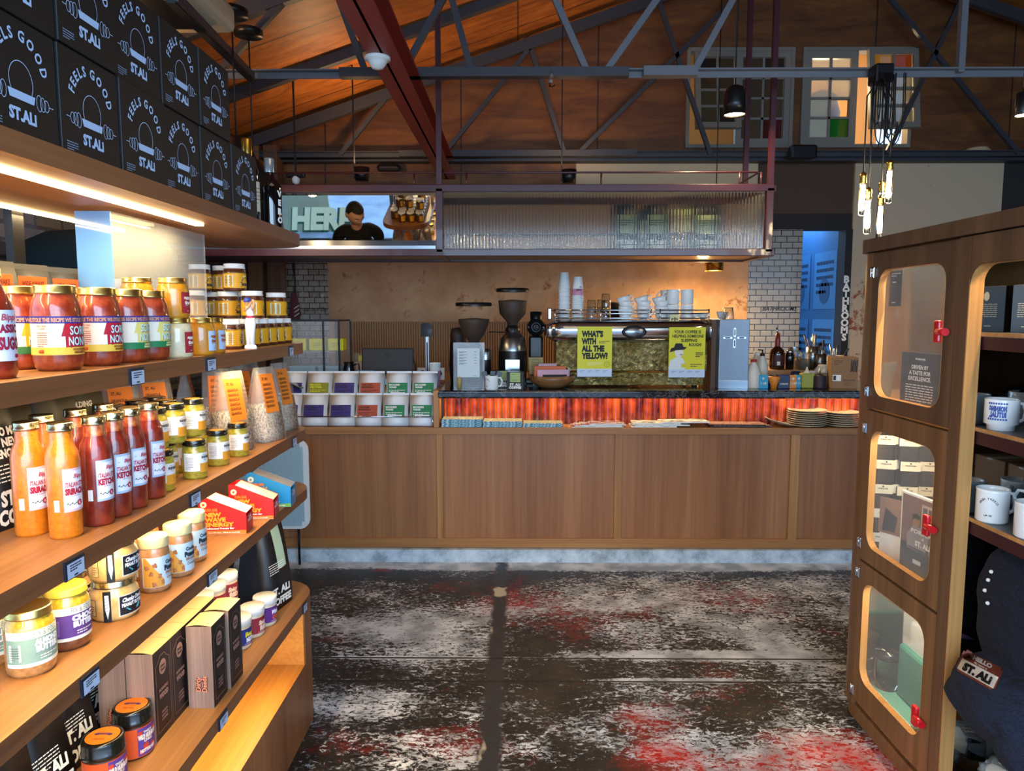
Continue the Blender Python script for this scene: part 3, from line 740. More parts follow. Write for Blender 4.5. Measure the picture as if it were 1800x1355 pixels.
# bits on the truss: clamp camera, coiled white cable on the right wall top
c = aty(970, 137, 4.1); mb = MB(); mb.lathe([(0, -.05), (.015, -.045), (.018, -.02), (.01, 0), (.008, .03)], 'glass_jar', 14, c=c)
tag(mb.build('bare_bulb'), 'small unlit bulb hanging under the near truss chord', 'bulb')
c = aty(1710, 275, YB-.05); mb = MB()
for i in range(5): mb.tube([(c.x+(.16-.02*i)*math.cos(a*PI/12), c.y-.05+.08*math.sin(a*PI/12), c.z+.0+.012*i) for a in range(24)], .008, 'cream_board2', 6, closed=True)
tag(mb.build('coiled_cable'), 'pale coiled cable lying on top of the white plaster wall', 'cable')
c = aty(940, 133, YB-.5)
c = aty(1410, 272, YB-.3); mb = MB(); mb.box(c.x-.12, c.x+.1, c.y-.08, c.y+.02, c.z-.04, c.z+.07, 'black_plastic', .02); tag(mb.build('speaker'), 'small black speaker on the ledge between the gable windows', 'speaker')
c = aty(685, 297, YB-.12); mb = MB(); mb.box(c.x-.1, c.x+.1, c.y-.08, c.y, c.z-.03, c.z+.03, 'black_plastic', .025); tag(mb.build('emergency_light'), 'small black oblong fitting on the timber strip over the mirror', 'light fitting')
c = aty(520, 310, 5.4); t = thing('security_camera', 'small clamp and white camera fitting above the hanging frame', 'camera', c)
MB().box(-.07, .07, -.02, .02, -.01, .03, 'black_plastic', .01).build('bracket', t, False)
MB().box(-.006, .006, -.006, .006, .03, roofz(c.x)-c.z, 'black_plastic').build('drop_rod', t, False); MB().lathe([(0,-.06),(.025,-.05),(.03,-.02),(.02,0)], 'white_plastic', 14).build('dome', t, False)
# ================================================================== hanging steel frame with mirror and reeded glass
YF, YK = 4.5, 5.0
zlo, zhi = aty(1100, 444, YF).z, aty(1100, 331, YF).z
xr = aty(1357, 400, YF).x; xm = aty(773, 400, YF).x; xl = XL+.15
b = .045
HF = thing('hanging_display_frame', 'dark maroon steel frame hung over the counter with mirror and ribbed glass', 'hanging shelf', (xm, YF, zlo))
mb = MB()
for y in (YF, YK):
    for z in (zlo, zhi): mb.box(xl, xr, y-b/2, y+b/2, z-b/2, z+b/2, 'maroon_steel', .004)
for x in (xl, xr):
    for z in (zlo, zhi): mb.box(x-b/2, x+b/2, YF, YK, z-b/2, z+b/2, 'maroon_steel', .004)
for x in (xl+b/2, xm, xr-b/2):
    for y in (YF, YK): mb.box(x-b/2, x+b/2, y-b/2, y+b/2, zlo, zhi, 'maroon_steel', .004)
mb.box(xm-.02, xm+.02, YF, YK, zlo-.02, zlo+.02, 'maroon_steel')
mb.build('frame', HF)
mb = MB(); mb.box(xl, xr, YF, YK, zlo-.012, zlo+.006, 'maroon_steel'); mb.build('shelf_base', HF)
for x, y, n_ in ((xm, YF, 'front'), (xr-.02, YF, ''), (xr-.02, YK, ''), (xl+.05, YK, '')):
    mb = MB(); mb.box(x-.016, x+.016, y-.016, y+.016, zhi, roofz(x)-.02, 'maroon_steel'); mb.build('hanger_post', HF)
# guard rail on top
zr = aty(1100, 303, YF).z
mb = MB(); mb.tube([(xl, YF, zr), (xr-.11, YF, zr), (xr-.09, YF+.02, zr), (xr-.09, YK, zr)], .006, 'maroon_steel', 8)
for px in (728, 820, 1057, 1300, 1338): x = aty(px, 310, YF).x; mb.tube([(x, YF, zhi), (x, YF, zr)], .006, 'maroon_steel', 8)
mb.build('guard_rail', HF)
# inner low rail
mb = MB(); mb.tube([(xm, YF+.28, zlo+.14), (xr-.15, YF+.28, zlo+.14)], .007, 'maroon_steel', 8)
for k in range(4): x = xm+.1+k*(xr-xm-.4)/3; mb.tube([(x, YF+.28, zlo), (x, YF+.28, zlo+.14)], .006, 'maroon_steel', 6)
mb.build('inner_rail', HF)
# tilted mirror in the left bay
T_M = math.radians(13.7)
za_, zb_ = zlo+.05, zhi-.03
mb = MB(); yt = -math.tan(T_M)*(zb_-za_)
pts = [(xl+.03, YF+.14, za_), (xm-.03, YF+.14, za_), (xm-.03, YF+.14+yt, zb_), (xl+.03, YF+.14+yt, zb_)]
mb.quad(*pts, 'mirror'); mb.quad(*[Vector(p)+Vector((0, .006, 0)) for p in pts][::-1], 'black_plastic'); mb.build('mirror', HF)
mb = MB(); mb.box(xl+.03, xm-.03, YF+.02, YF+.15, za_-.03, za_-.004, 'steel'); mb.build('mirror_ledge', HF)
# reeded glass in the right bay
w = NT('reeded_glass', 0.1); w.b.inputs['Transmission Weight'].default_value = 1.0; w.b.inputs['IOR'].default_value = 1.5; w.b.inputs['Base Color'].default_value = hx('#d5cfc0')
mb = MB(); n = 96; x0, x1 = xm+.022, xr-.045; vs = []; sub = 4
for i in range(n*sub+1):
    u = i/(n*sub); x = x0+(x1-x0)*u; d = .0075*abs(math.sin(PI*(i/sub)))
    vs += [(x, YF+.012-d, zlo+.02), (x, YF+.012-d, zhi-.02)]
fs = [(2*i, 2*i+2, 2*i+3, 2*i+1) for i in range(n*sub)]
mb.add(vs, fs, 'reeded_glass', True); k = len(vs)
mb.quad((x0, YF+.02, zlo+.02), (x0, YF+.02, zhi-.02), (x1, YF+.02, zhi-.02), (x1, YF+.02, zlo+.02), 'reeded_glass')
mb.build('reeded_glass_pane', HF)
mb = MB(); mb.box(xr-.035, xr-.028, YF+.03, YK-.03, zlo+.02, zhi-.02, 'acrylic'); mb.build('end_glass_pane', HF)

# coffee bags standing in the frame behind the ribbed glass
def coffee_bag(name, label, w, d, h, body='black_card', group=None, gusset=True, sheen=.35):
    t = thing(name, label, 'coffee bag', (0,0,0), 0, group)
    mb = MB(); n = 9; vs = []
    for i in range(n+1):
        u = i/n; z = h*u; ww = w/2*(1-.04*u+(.03*math.sin(u*9))); dd = d/2*(1-u**2.2*.93)+.002
        for a, b_ in ((-1,-1),(0,-1.12),(1,-1),(1,0),(1,1),(0,1.12),(-1,1),(-1,0)):
            g = .55 if (b_ == 0 and gusset) else 1
            vs.append((a*ww*g if b_ == 0 else a*ww, b_*dd, z))
    fs = []
    for i in range(n):
        for k in range(8): fs.append((i*8+k, i*8+(k+1) % 8, (i+1)*8+(k+1) % 8, (i+1)*8+k))
    fs.append(tuple(range(8))[::-1]); fs.append(tuple(n*8+k for k in range(8)))
    mb.add(vs, fs, body, True)
    mb.build('pouch', t, False)
    mb = MB(); mb.box(-w/2*.97, w/2*.97, -.003, .003, h-.003, h+.012, body); mb.build('top_seal', t, False)
    return t
def bagface(w, d, h, z=0): return lambda u, v: Vector((u, -(d/2*(1-((v)/h)**2.2*.93)+.002)*1.12-.002, v))
mat('bag_black', '#17171a', .42); mat('bag_grey', '#4c4b46', .5); mat('bag_white', '#e4e8ea', .45); mat('bag_olive', '#3b3a30', .5)
proto = coffee_bag('coffee_bag', 'x', .16, .09, .3, 'bag_black')
mb = MB(); f_ = bagface(.16, .09, .3); mb.text('ST. ALi', .026, 'paper_white', f_, 0, .055, w=.1, bold=.05); mb.text('COFFEE', .026, 'paper_white', f_, 0, .02, w=.11, bold=.05); mb.poly([(-.05,.12),(.05,.12),(.05,.24),(-.05,.24)], '#9fb07a', f_)
mb.lines(3, .006, .014, 'ink', f_, -.04, .2, .08, 3); mb.build('printed_label', proto, False)
locs = [(1100, YF+.13, 'left'), (1152, YF+.13, 'middle'), (1240, YF+.15, 'right')]
labs = ['black coffee bag behind ribbed glass, leftmost of the front three', 'black coffee bag behind ribbed glass, middle of the front three', 'black coffee bag behind ribbed glass, rightmost of the front three']
proto.location = (aty(1100, 430, YF+.13).x, YF+.13, zlo+.006); proto['label'] = labs[0]; proto['group'] = 'coffee bags in the hanging frame'
for i in (1, 2): dup(proto, (aty(locs[i][0], 430, locs[i][1]).x, locs[i][1], zlo+.006), labs[i])
g2 = dup(proto, (aty(1212, 430, YF+.36).x, YF+.38, zlo+.006), 'taller black coffee bag behind the rightmost one, seen through ribbed glass'); g2.scale = (1.1, 1, 1.3)
dup(proto, (aty(1118, 430, YF+.4).x, YF+.4, zlo+.006), 'black coffee bag standing behind the leftmost one, seen through ribbed glass')
BAG_PROTO = proto
# ================================================================== counter
YC = 4.5                                    # front face
zk, zl2 = .09, None
zt0 = aty(1100, 752, YC).z                  # top of the timber ledge
xc0, xc1 = XL+.3, 2.6
ylw = YC+.16                                # tile wall behind the ledge
ztop = aty(1100, 686, YC+.02).z; zstone = aty(1100, 700, YC+.02).z
CT = thing('service_counter', 'long oak-panelled service counter with orange tile band and black stone top', 'counter', (0, YC, 0))
zk = aty(1000, 963, YC).z
mb = MB(); mb.box(xc0, xc1, YC+.02, YC+.7, zk, zt0-.04, 'counter_oak'); mb.build('panel', CT)
mb = MB(); mb.box(xc0, xc1, YC-.0, YC+.2, aty(1000, 764, YC).z, zt0, 'counter_trim', .003); mb.build('ledge', CT)
mb = MB(); mb.box(xc0, xc1, YC, YC+.03, zk, aty(1000, 947, YC).z, 'counter_trim', .002); mb.build('bottom_rail', CT)
for a, b_ in ((768, 779), (1080, 1093), (1388, 1404)):
    mb = MB(); z_ = zk+.01; x0, x1 = aty(a, 855, YC).x, aty(b_, 855, YC).x; mb.box(x0, x1, YC+.003, YC+.028, zk+.04, zt0-.04, 'counter_trim_v', .002); mb.build('stile', CT)
mb = MB(); mb.box(xc0, xc1, YC-.03, YC+.7, 0, zk-.004, 'kerb'); 
w = NT('kerb', .5); nz = w.noise(w.co, 9, 6, .7); w.color(w.ramp(nz, [(.35, '#8a949c'), (.5, '#b4c0c8'), (.7, '#d3dce0')])); mb.build('plinth', CT)
xdiv = aty(770, 720, YC).x
# orange glazed tiles
w = NT('glaze_orange', .12, coat=.8); a = w.noise(w.map((14, 1, 14)), 1.0, 3, .5); b2 = w.noise(w.map((1,1,1),(2,2,2)), 18, 4, .6)
sep = w.n('SeparateXYZ'); w.l(w.co, sep.inputs[0])
ci = w.math('FLOOR', w.math('DIVIDE', sep.outputs[0], .052)); wn = w.n('TexWhiteNoise', noise_dimensions='1D'); w.l(ci, wn.inputs['W'])
k = w.math('ADD', w.math('ADD', w.math('MULTIPLY', a, .45), w.math('MULTIPLY', wn.outputs[0], .3)), w.math('MULTIPLY', b2, .25))
w.color(w.ramp(k, [(.3, '#b8521a'), (.45, '#a03c14'), (.58, '#741e0e'), (.7, '#420e08')]))
mb = MB(); x = xdiv+.02; tz0, tz1 = zt0, zstone
mb.box(xdiv, xc1, ylw, ylw+.05, tz0, tz1, '#3a1a10')
while x < xc1-.02:
    x2 = math.floor(x/.052+1.0001)*.052
    vs = []; n = 6
    for i in range(n+1):
        u = i/n; d = .009*math.sin(PI*u)**.6
        vs += [(x+.002+(x2-x-.004)*u, ylw-d, tz0), (x+.002+(x2-x-.004)*u, ylw-d, tz1)]
    if x2-x > .01: mb.add(vs, [(2*i, 2*i+2, 2*i+3, 2*i+1) for i in range(n)], 'glaze_orange', True)
    x = x2
mb.build('tile_band', CT)
w = NT('stone_black', .15, coat=.5); a = w.noise(w.co, 6, 8, .7, 1.5); w.color(w.ramp(a, [(.45, '#0d0d0f'), (.52, '#1b1b1e'), (.545, '#5d5f63'), (.57, '#151517')]))
mb = MB(); mb.box(xdiv, xc1, YC+.0, YC+.78, zstone, ztop, 'stone_black', .008); mb.box(xdiv, xc1, YC-.012, YC+.01, zstone+.008, ztop-.012, 'stone_black', .004)
mb.build('stone_top', CT)
mb = MB(); mb.box(xc0, xdiv, YC+.24, YC+.78, zstone-.02, ztop-.02, 'stone_black', .006); mb.build('stone_top_left', CT)
mb = MB(); mb.box(xdiv-.03, xdiv+.005, YC-.005, YC+.3, zt0, ztop+.0, 'counter_trim_v', .003); mb.build('end_post', CT)
mb = MB(); mb.box(xdiv, xc1, YC+.2, YC+.78, zt0-.04, zstone, 'counter_oak'); mb.box(xc0, xdiv, YC+.26, YC+.78, zt0-.04, zstone-.02, 'counter_oak'); mb.build('carcass', CT)
# strip light hidden under the stone edge
mb = MB(); mb.box(xdiv+.02, xc1, YC+.07, YC+.08, zstone-.004, zstone-.001, 'led_warm'); mb.build('light_strip', CT)
area('counter_strip', ((xdiv+xc1)/2, YC+.07, zstone-.012), (math.radians(25), 0, 0), xc1-xdiv-.05, .02, 3.0, (1, .7, .4))
# ribbed pale blue panel leaning on the counter at the left
mat('ribbed_blue', '#a9c3ca', .35)
t = thing('ribbed_panel', 'pale blue ribbed panel with rounded corners against the counter front', 'panel', (aty(500, 850, 4.42).x, 4.4, .2))
zA, zB = aty(500, 930, 4.4).z, aty(500, 772, 4.4).z; xA, xB = aty(380, 850, 4.4).x, aty(543, 850, 4.4).x
mb = MB(); out = rrect(xA, xB, zA, zB, .07); mb.prism(out, .012, 'white_plastic', XZ(4.405)); n = 56
for i in range(n):
    a = xA+.03+(xB-xA-.06)*i/n; e = .02 if .04 < i/n < .96 else .05
    mb.lathe([(.0035, zA+e), (.0035, zB-e)], 'ribbed_blue', 8, c=(a, 4.404, 0), a0=PI, a1=2*PI)
    mb.box(a+.002, a+.0055, 4.402, 4.404, zA+e, zB-e, 'ribbed_blue')
mb.build('ribbed_face', t)
for xx in (xA+.08, xB-.08): mb = MB(); mb.tube([(xx, 4.42, zA+.02), (xx, 4.42, .0)], .008, 'dark_metal', 8); mb.build('leg', t)
# ================================================================== left display shelving
XS, XB_ = -.81, -1.24                      # aisle edge and far edge
YE, YN = 2.82, .35                         # rounded end and near end
Z1, Z2, Z3, Z4, Z5 = 1.895, 1.492, 1.164, .932, .515
SH = thing('display_shelving', 'long timber shelving unit with rounded end on the left of the aisle', 'shelving', ((XS+XB_)/2, 1.6, 0))
def slab(r=.17):
    return [(XS, YN), (XS, YE-r)]+arc(XS-r, YE-r, r, 0, PI/2, 10)[1:]+arc(XB_+r, YE-r, r, PI/2, PI, 10)+[(XB_, YN)]
LY = {}
for z, t, nm in ((Z1, .04, 1), (Z2, .04, 2), (Z3, .04, 3), (Z4, .038, 4), (Z5, .04, 5)):
    mb = MB(); mb.prism(slab(), t, 'shelf_jarrah', XY(z-t), mside='shelf_fascia'); mb.build('shelf', SH)
    if nm < 5:
        mb = MB(); ye = {1: 2.05, 2: 2.35, 3: 2.3, 4: 2.45}[nm]
        if nm == 1: mb.box(-.915, -.893, YN, ye, z-t-.006, z-t, 'led_warm'); mb.box(-1.215, -1.2, YN, 2.2, z-t-.006, z-t, 'led_warm')
        else: mb.box(-.875, -.865, YN, ye, z-t-.005, z-t, 'led_warm'); 
        mb.build('light_strip', SH)
        area('shelf_strip', (-.9 if nm == 1 else -.87, (YN+ye)/2, z-t-.012), (0, math.radians(-12 if nm > 1 else -5), 0), .02, ye-YN, {1: 10, 2: 7, 3: 5.5, 4: 5}[nm], (1, .72, .38))
area('shelf_strip', (-1.2, 1.3, Z1-.055), (0, 0, 0), .02, 1.8, 5, (1, .72, .38))
# posts carrying the shelves, set back in the middle
for y in (.7, 1.75):
    mb = MB(); mb.box(-1.235, -1.215, y-.02, y+.02, Z5, Z1-.04, 'dark_metal'); mb.build('post', SH)
# base with an open niche on the aisle side
mb = MB(); mb.prism([(x+(.0), y) for x, y in slab()], .27, 'niche_wood', XY(0), mside='base_wood'); mb.build('base', SH)
mb = MB(); r = .17; mb.prism([(XS, 2.6), (XS, YE-r)]+arc(XS-r, YE-r, r, 0, PI/2, 10)[1:]+arc(XB_+r, YE-r, r, PI/2, PI, 10)+[(XB_, 2.6)], Z5-.04-.27, 'base_wood', XY(.27), mside='base_wood')
mb.box(XB_, XB_+.03, YN, 2.6, .27, Z5-.04, 'niche_wood'); mb.box(XB_+.03, XS-.003, 2.585, 2.6, .27, Z5-.04, 'niche_wood'); mb.build('base_end', SH)
mb = MB(); mb.box(-.875, -.865, YN, 2.5, Z5-.045, Z5-.04, 'led_warm'); mb.build('light_strip', SH)
area('shelf_strip', (-.87, 1.4, Z5-.055), (0, math.radians(-12), 0), .02, 2.0, 5, (1, .72, .38))
# acrylic uprights under the top shelf
mb = MB(); mb.box(-1.06, -.975, 1.724, 1.73, Z2, Z1-.05, 'acrylic_blue'); mb.box(-.98, -.975, 1.73, 2.24, Z2, Z1-.05, 'acrylic')
mat('acrylic_blue', '#6ea5dd', .05, alpha=.55, coat=.8); mb.build('acrylic_upright', SH)
# price tickets clipped to the fascias
def ticket(Y, z, w, h, lab):
    t = thing('price_ticket', lab, 'price tag', (XS, Y, z), group='price tickets on the shelf fronts')
    mb = MB(); mb.box(.0, .004, -w/2, w/2, 0, h, 'ticket_clip'); mb.build('holder', t, False)
    mb = MB(); f_ = fr((.0048, 0, 0), (0,1,0), (0,0,1)); mb.poly([(-w/2+.004,.002), (w/2-.002,.002), (w/2-.002,h-.006), (-w/2+.004,h-.006)], 'ticket', f_)
    g_ = fr((.0055, 0, 0), (0,1,0), (0,0,1)); mb.lines(3, h*.06, h*.13, 'ink', g_, -w*.3, h*.68, w*.6, int(Y*100)); mb.box(.0055, .0056, -w*.1, w*.1, h*.12, h*.2, 'ink'); mb.build('card', t, False)
def ty(px): return -XS*F/(912-px)
for px, z, hh, lab in ((235, Z2, .036, 'price ticket on the second shelf edge, below the tomato sauces'), (368, Z2, .036, 'price ticket on the second shelf edge, below the honey jars'), (511, Z2, .036, 'price ticket on the rounded end of the second shelf'),
        (102, Z3, .036, 'price ticket on the third shelf edge, below the orange sauce bottles'), (329, Z3, .036, 'price ticket on the third shelf edge, below the mustard jars'), (512, Z3, .036, 'price ticket on the third shelf end, below the granola'),
        (118, Z4, .036, 'price ticket on the fourth shelf edge, nearest the camera'), (354, Z4, .036, 'price ticket on the fourth shelf edge, below the speculoos jars'),
        (363, Z5, .036, 'price ticket on the bottom shelf edge, below the dark cartons'), (522, Z5, .036, 'price ticket on the bottom shelf end, by the white-lidded tubs')):
    Y = ty(px); ticket(min(Y, YE-.18), z-.041, .056 if px < 400 else .045, hh, lab)

def pos(px, py, z, r):
    p = atz(px, py, z); d = Vector((p.x, p.y, 0)).normalized(); return Vector((p.x+d.x*r, p.y+d.y*r, z))
# ------------------------------------------------------------------ black gift boxes on the top shelf
bs = .192
def gift_box(label):
    t = thing('gift_box', label, 'box', (0,0,0), 0, 'black printed cartons on the top shelf')
    mb = MB(); mb.box(-.25, 0, -bs/2, bs/2, 0, .198, 'box_black', .002); mb.build('carton', t, False)
    f_ = fr((.0012, 0, 0), (0,1,0), (0,0,1)); mb = MB()
    R = .056; cz = .104
    T_ = 'FEELS GOOD'; tot = sum(glyphs(c, .04)[2]+.14 for c in T_); a = 0; span = math.radians(158); sc = R*span/tot
    for c in T_:
        wv = (glyphs(c, .04)[2]+.14)*sc; th = PI/2+span/2-(a+wv/2)/R; a += wv
        if c != ' ': mb.text(c, .0185, 'print_blue', f_, R*math.cos(th), cz+R*math.sin(th)*1.05, bold=.03, cw=sc/.0185*.97, rot=th-PI/2)
    mb.text('ST.ALi', .02, 'print_blue', f_, 0, .03, w=.068, bold=.05)
    # plain emblem: a bar with round weights at both ends
    g_ = lambda u, v: f_(u, v)
    mb.poly([(-.034, .078), (.034, .078), (.03, .064), (-.03, .064)], 'print_blue', g_)
    for s in (-1, 1):
        for k in range(3):
            cx_ = s*(.044+.0095*k); rx_, ry_ = .0075, (.0145-.002*k)
            o_ = [(cx_+rx_*math.cos(i*PI/9), .0715+ry_*math.sin(i*PI/9)) for i in range(18)]; i_ = [(cx_+(rx_-.0012)*math.cos(i*PI/9), .0715+(ry_-.0012)*math.sin(i*PI/9)) for i in range(18)]
            for q in range(18): mb.add([f_(*o_[q]), f_(*o_[(q+1) % 18]), f_(*i_[(q+1) % 18]), f_(*i_[q])], [(0,1,2,3)], 'print_blue')
        mb.poly([(s*.07, .071), (s*.082, .071), (s*.082, .0722), (s*.07, .0722)][::s], 'print_blue', g_)
    # plain rounded outline in the middle
    for (rx_, ry_, cy_) in ((.03, .034, .095),):
        o_ = [(rx_*math.cos(i*PI/12), cy_+ry_*math.sin(i*PI/12)) for i in range(-2, 15)]; i_ = [((rx_-.0013)*math.cos(i*PI/12), cy_+(ry_-.0013)*math.sin(i*PI/12)) for i in range(-2, 15)]
        for q in range(len(o_)-1): mb.add([f_(*o_[q]), f_(*o_[q+1]), f_(*i_[q+1]), f_(*i_[q])], [(0,1,2,3)], 'print_blue')
    mb.lines(4, .0018, .0045, '#7f95b3', f_, -.085, .024, .034, 5)
    mb.build('printed_front', t, False); return t
gb = None; n_lo = 8
for row in range(2):
    for k in range(n_lo-row):
        Yc = 2.31-bs/2-.195*k-.195*row
        nth = ['first', 'second', 'third', 'fourth', 'fifth', 'sixth', 'seventh', 'eighth'][k]
        lab = 'black printed carton, %s from the bottles in the %s row' % (nth, ('lower', 'upper')[row])
        L = (-.832-.004*((k*7+row*3) % 3), Yc, Z1+.0005+.1995*row)
        if gb is None: gb = gift_box(lab); gb.location = L
        else: dup(gb, L, lab)

# ------------------------------------------------------------------ bottles on the top shelf
def spirit(label, cap, r=.036, h=.3, lab=None, ink=None):
    t = thing('spirit_bottle', label, 'bottle', (0,0,0))
    mb = MB(); mb.lathe([(0, 0), (r*.96, 0), (r, .006), (r, h*.58), (r*.93, h*.65), (r*.5, h*.73), (.015, h*.77), (.014, h*.88)], 'wine_dark', 28); mb.build('bottle_body', t, False)
    mb = MB(); mb.lathe([(.0175, h*.8), (.0175, h*.98), (.015, h), (0, h)], cap, 20); mb.build('cap', t, False)
    if lab: mb = MB(); mb.band(r+.0008, h*.16, h*.5, -PI/2-.2, .9, lab); f_ = cyl(r+.0016, -.35); mb.lines(5, .002, .012, 'ink', f_, -.018, h*.42, .036, 3); mb.build('paper_label', t, False)
    if ink:
        mb = MB(); f_ = cyl(r+.0012, -.4)
        for i, ch in enumerate('VERO'): mb.text(ch, .02, ink, f_, 0, h*.46-.03*i, bold=.06)
        mb.build('painted_lettering', t, False)
    return t
t = spirit('dark bottle with gold capsule and cream label at the top shelf end', 'brass', .036, .285, 'label_cream'); t.location = (-.9, 2.42, Z1)
t = spirit('dark bottle with clear silver stopper, front right of the top shelf', 'clear_cap', .041, .25, None, 'paper_white'); t.location = (-.875, 2.56, Z1)
t = spirit('bottle with green capsule just behind the gold-capped bottle', 'foil_green', .036, .283); t.location = (-.97, 2.6, Z1)
t = spirit('green-capped bottle half hidden behind the cartons', 'foil_green', .036, .275); t.location = (-1.03, 2.42, Z1)

# ------------------------------------------------------------------ jar kinds
def jar(name, label, cat, prof, fill, lid, group=None, lidname='lid', fillname='glass_jar', n=32, head=None):
    """prof: outside of the glass with its contents showing; lid: (profile, material)"""
    t = thing(name, label, cat, (0,0,0), 0, group)
    mb = MB(); mb.lathe(prof, fill, n); 
    mb.build(fillname, t, False)
    mb = MB(); mb.lathe(lid[0], lid[1], n); mb.build(lidname, t, False)
    return t
filled('tomato_sauce', '#7a2412', '#9f4220', 50); filled('sriracha', '#cf6a10', '#dc7e16', 120); filled('ketchup', '#6c1a0e', '#8a2c1a', 40)
filled('honey', '#b06a10', '#cf8a1c', 8); filled('cream_honey', '#cbb489', '#dccba4', 30); filled('jam_dark', '#3a1a0a', '#5b2c10', 60); filled('mustard', '#8f7f1c', '#b5a338', 90)
filled('almond_butter', '#9a6a3c', '#b98a56', 90); filled('choc_butter', '#5e3420', '#7c4a30', 60); filled('peanut_butter', '#cfa25c', '#dfba7c', 40); filled('speculoos', '#9c6a3e', '#b8875a', 60)
filled('tub_frost', '#cdb79a', '#dcc9ae', 80); filled('neck_glass', '#6b3a14', '#b97a35', 50, .1); filled('butter_head', '#9a8420', '#b8a034', 160, .15)
def lidp(r, z, h, step=.0015): return [(0, z-.002), (r*.9, z-.002), (r, z), (r, z+h*.18), (r-step, z+h*.3), (r-step*.6, z+h*.85), (r*.94, z+h), (r*.84, z+h*.96), (0, z+h*.93)]
def flat(r, z): return lambda u, v: Vector((u, v, z))

# tomato sauce jars on shelf two
def sauce_jar(label, style):
    r, h = .0425, .165
    t = jar('sauce_jar', label, 'jar', [(0, 0), (r*.8, 0), (r*.95, .008), (r, .02), (r, .115), (r*.93, .132), (r*.82, .143), (r*.8, .147)], 'tomato_sauce', (lidp(r*.86, .147, .016), 'gold_lid'), 'tomato sauce jars')
    c1, c2, c3 = {'red': ('#b5142e', '#e9c247', '#a8642a'), 'green': ('#e3cf73', '#1e7a45', '#f0e3a0'), 'yellow': ('#e3a91c', '#2e6a32', '#f0e3a0')}[style]
    z0, z1 = .031, .104; mb = MB(); R = r+.0006
    mb.band(R, z0, z1, -2.3, 1.9, '#efe3cc'); f_ = cyl(R+.0006, 0.15)
    mb.poly([(-.012, .044), (.005, .066), (-.007, .066), (-.0, .091), (.05, .091), (.05, .044)], c1, f_)
    for i in range(8): mb.poly([(.0-.0+.01*i, .0445), (.01+.01*i, .0445), (.01+.01*i, .0905), (.0+.01*i, .0905)], c1, f_)
    mb.band(R+.0006, .0905, z1, -2.3, 1.9, '#2b2a86'); mb.band(R+.0006, z0, .0455, -2.3, 1.9, c2)
    g_ = cyl(R+.0016, .15)
    mb.text('WE STOLE THE RECIPE WE STOLE THE RECIPE', .0075, '#c98f70', g_, 0, .0935, w=.145, bold=.05)
    for dx, m_ in ((.0012, '#1e4a52'), (0, '#cfe8e6')):
        q_ = cyl(R+(.0014 if dx else .002), .15)
        mb.text('SORRY', .0165, m_, q_, .033+dx, .0695-dx, w=.05, bold=.02); mb.text('NONNA', .0165, m_, q_, .032+dx, .0492-dx, w=.054, bold=.02)
    mb.text({'red': 'GOCHUJANG', 'green': 'LINGUINE', 'yellow': 'LINGUINE'}[style], .0042, '#8b3a22' if style == 'red' else '#f0e3a0', g_, .03, .0392, bold=.05); mb.text({'red': 'ARRABIATA', 'green': 'MARINARA', 'yellow': 'MARINARA'}[style], .0042, '#8b3a22' if style == 'red' else '#f0e3a0', g_, .03, .0337, bold=.05)
    mb.text('PIZZA TAKES', .003, '#c8532c', g_, -.04, .084, w=.018); mb.text('A CLASSIC', .003, '#c8532c', g_, -.04, .079, w=.014); mb.lines(7, .0016, .0042, '#c8532c', g_, -.049, .072, .019, 8)
    mb.lathe([(0, -.0035), (.0045, -.003), (.0055, 0), (.004, .003), (0, .0035)], '#e0531a', 10, T=Matrix.Translation(g_(-.041, .038)) @ Matrix.Scale(.4, 4, (1,0,0)))
    mb.build('printed_label', t, False); return t
red = sauce_jar('big tomato sauce jar with red and yellow label, nearest full jar on the second shelf', 'red'); red.location = pos(105, 653, Z2, .0425); red.rotation_euler = (0, 0, -.85)
dup(red, (-.885, 1.50, Z2), 'tomato sauce jar with red label, right beside the nearest red one')
grn = sauce_jar('tomato sauce jar with yellow and green label, just right of the red-labelled pair', 'green')
grn.location = (-.88, 1.6, Z2); grn.rotation_euler = (0, 0, -.75); dup(grn, (-.876, 1.692, Z2), 'tomato sauce jar with yellow and green label, beside the honey jars')
yl = sauce_jar('tomato sauce jar with amber and green label behind the sugo bottle', 'yellow'); yl.location = (-.985, 1.395, Z2); yl.rotation_euler = (0, 0, -.8)
for i, (x, y) in enumerate(((-.985, 1.49), (-.985, 1.58), (-.98, 1.67))): dup(red, (x, y, Z2), ['tomato sauce jar in the rear row, nearest the camera', 'tomato sauce jar in the rear row, second from the camera', 'tomato sauce jar in the rear row, behind the green-labelled ones'][i])
# passata bottle cut by the frame
r = .037
t = jar('sauce_bottle', 'dark red sugo bottle with white label at the left edge of second shelf', 'bottle', [(0, 0), (r*.9, 0), (r, .01), (r, .115), (r*.75, .145), (r*.55, .16), (r*.55, .17)], 'ketchup', (lidp(r*.62, .17, .014), 'gold_lid'))
mb = MB(); mb.band(r+.0006, .03, .115, -1.6, 1.3, '#cfdcf2'); g_ = cyl(r+.0016, -.3); mb.text('Bippi', .011, '#b5485a', g_, .008, .098, shear=.2); mb.text('CLASSIC', .013, '#8e1f3c', g_, .0, .078, w=.05, bold=.06); mb.text('SUGO', .02, '#8e1f3c', g_, .008, .05, w=.042, bold=.06); mb.lathe([(0,0),(.004,0)], '#8e1f3c', 6, T=Matrix.Translation(g_(.02, .038)) @ Matrix.Rotation(PI/2, 4, 'Y')); mb.build('printed_label', t, False); t.location = pos(-13, 668, Z2, r)
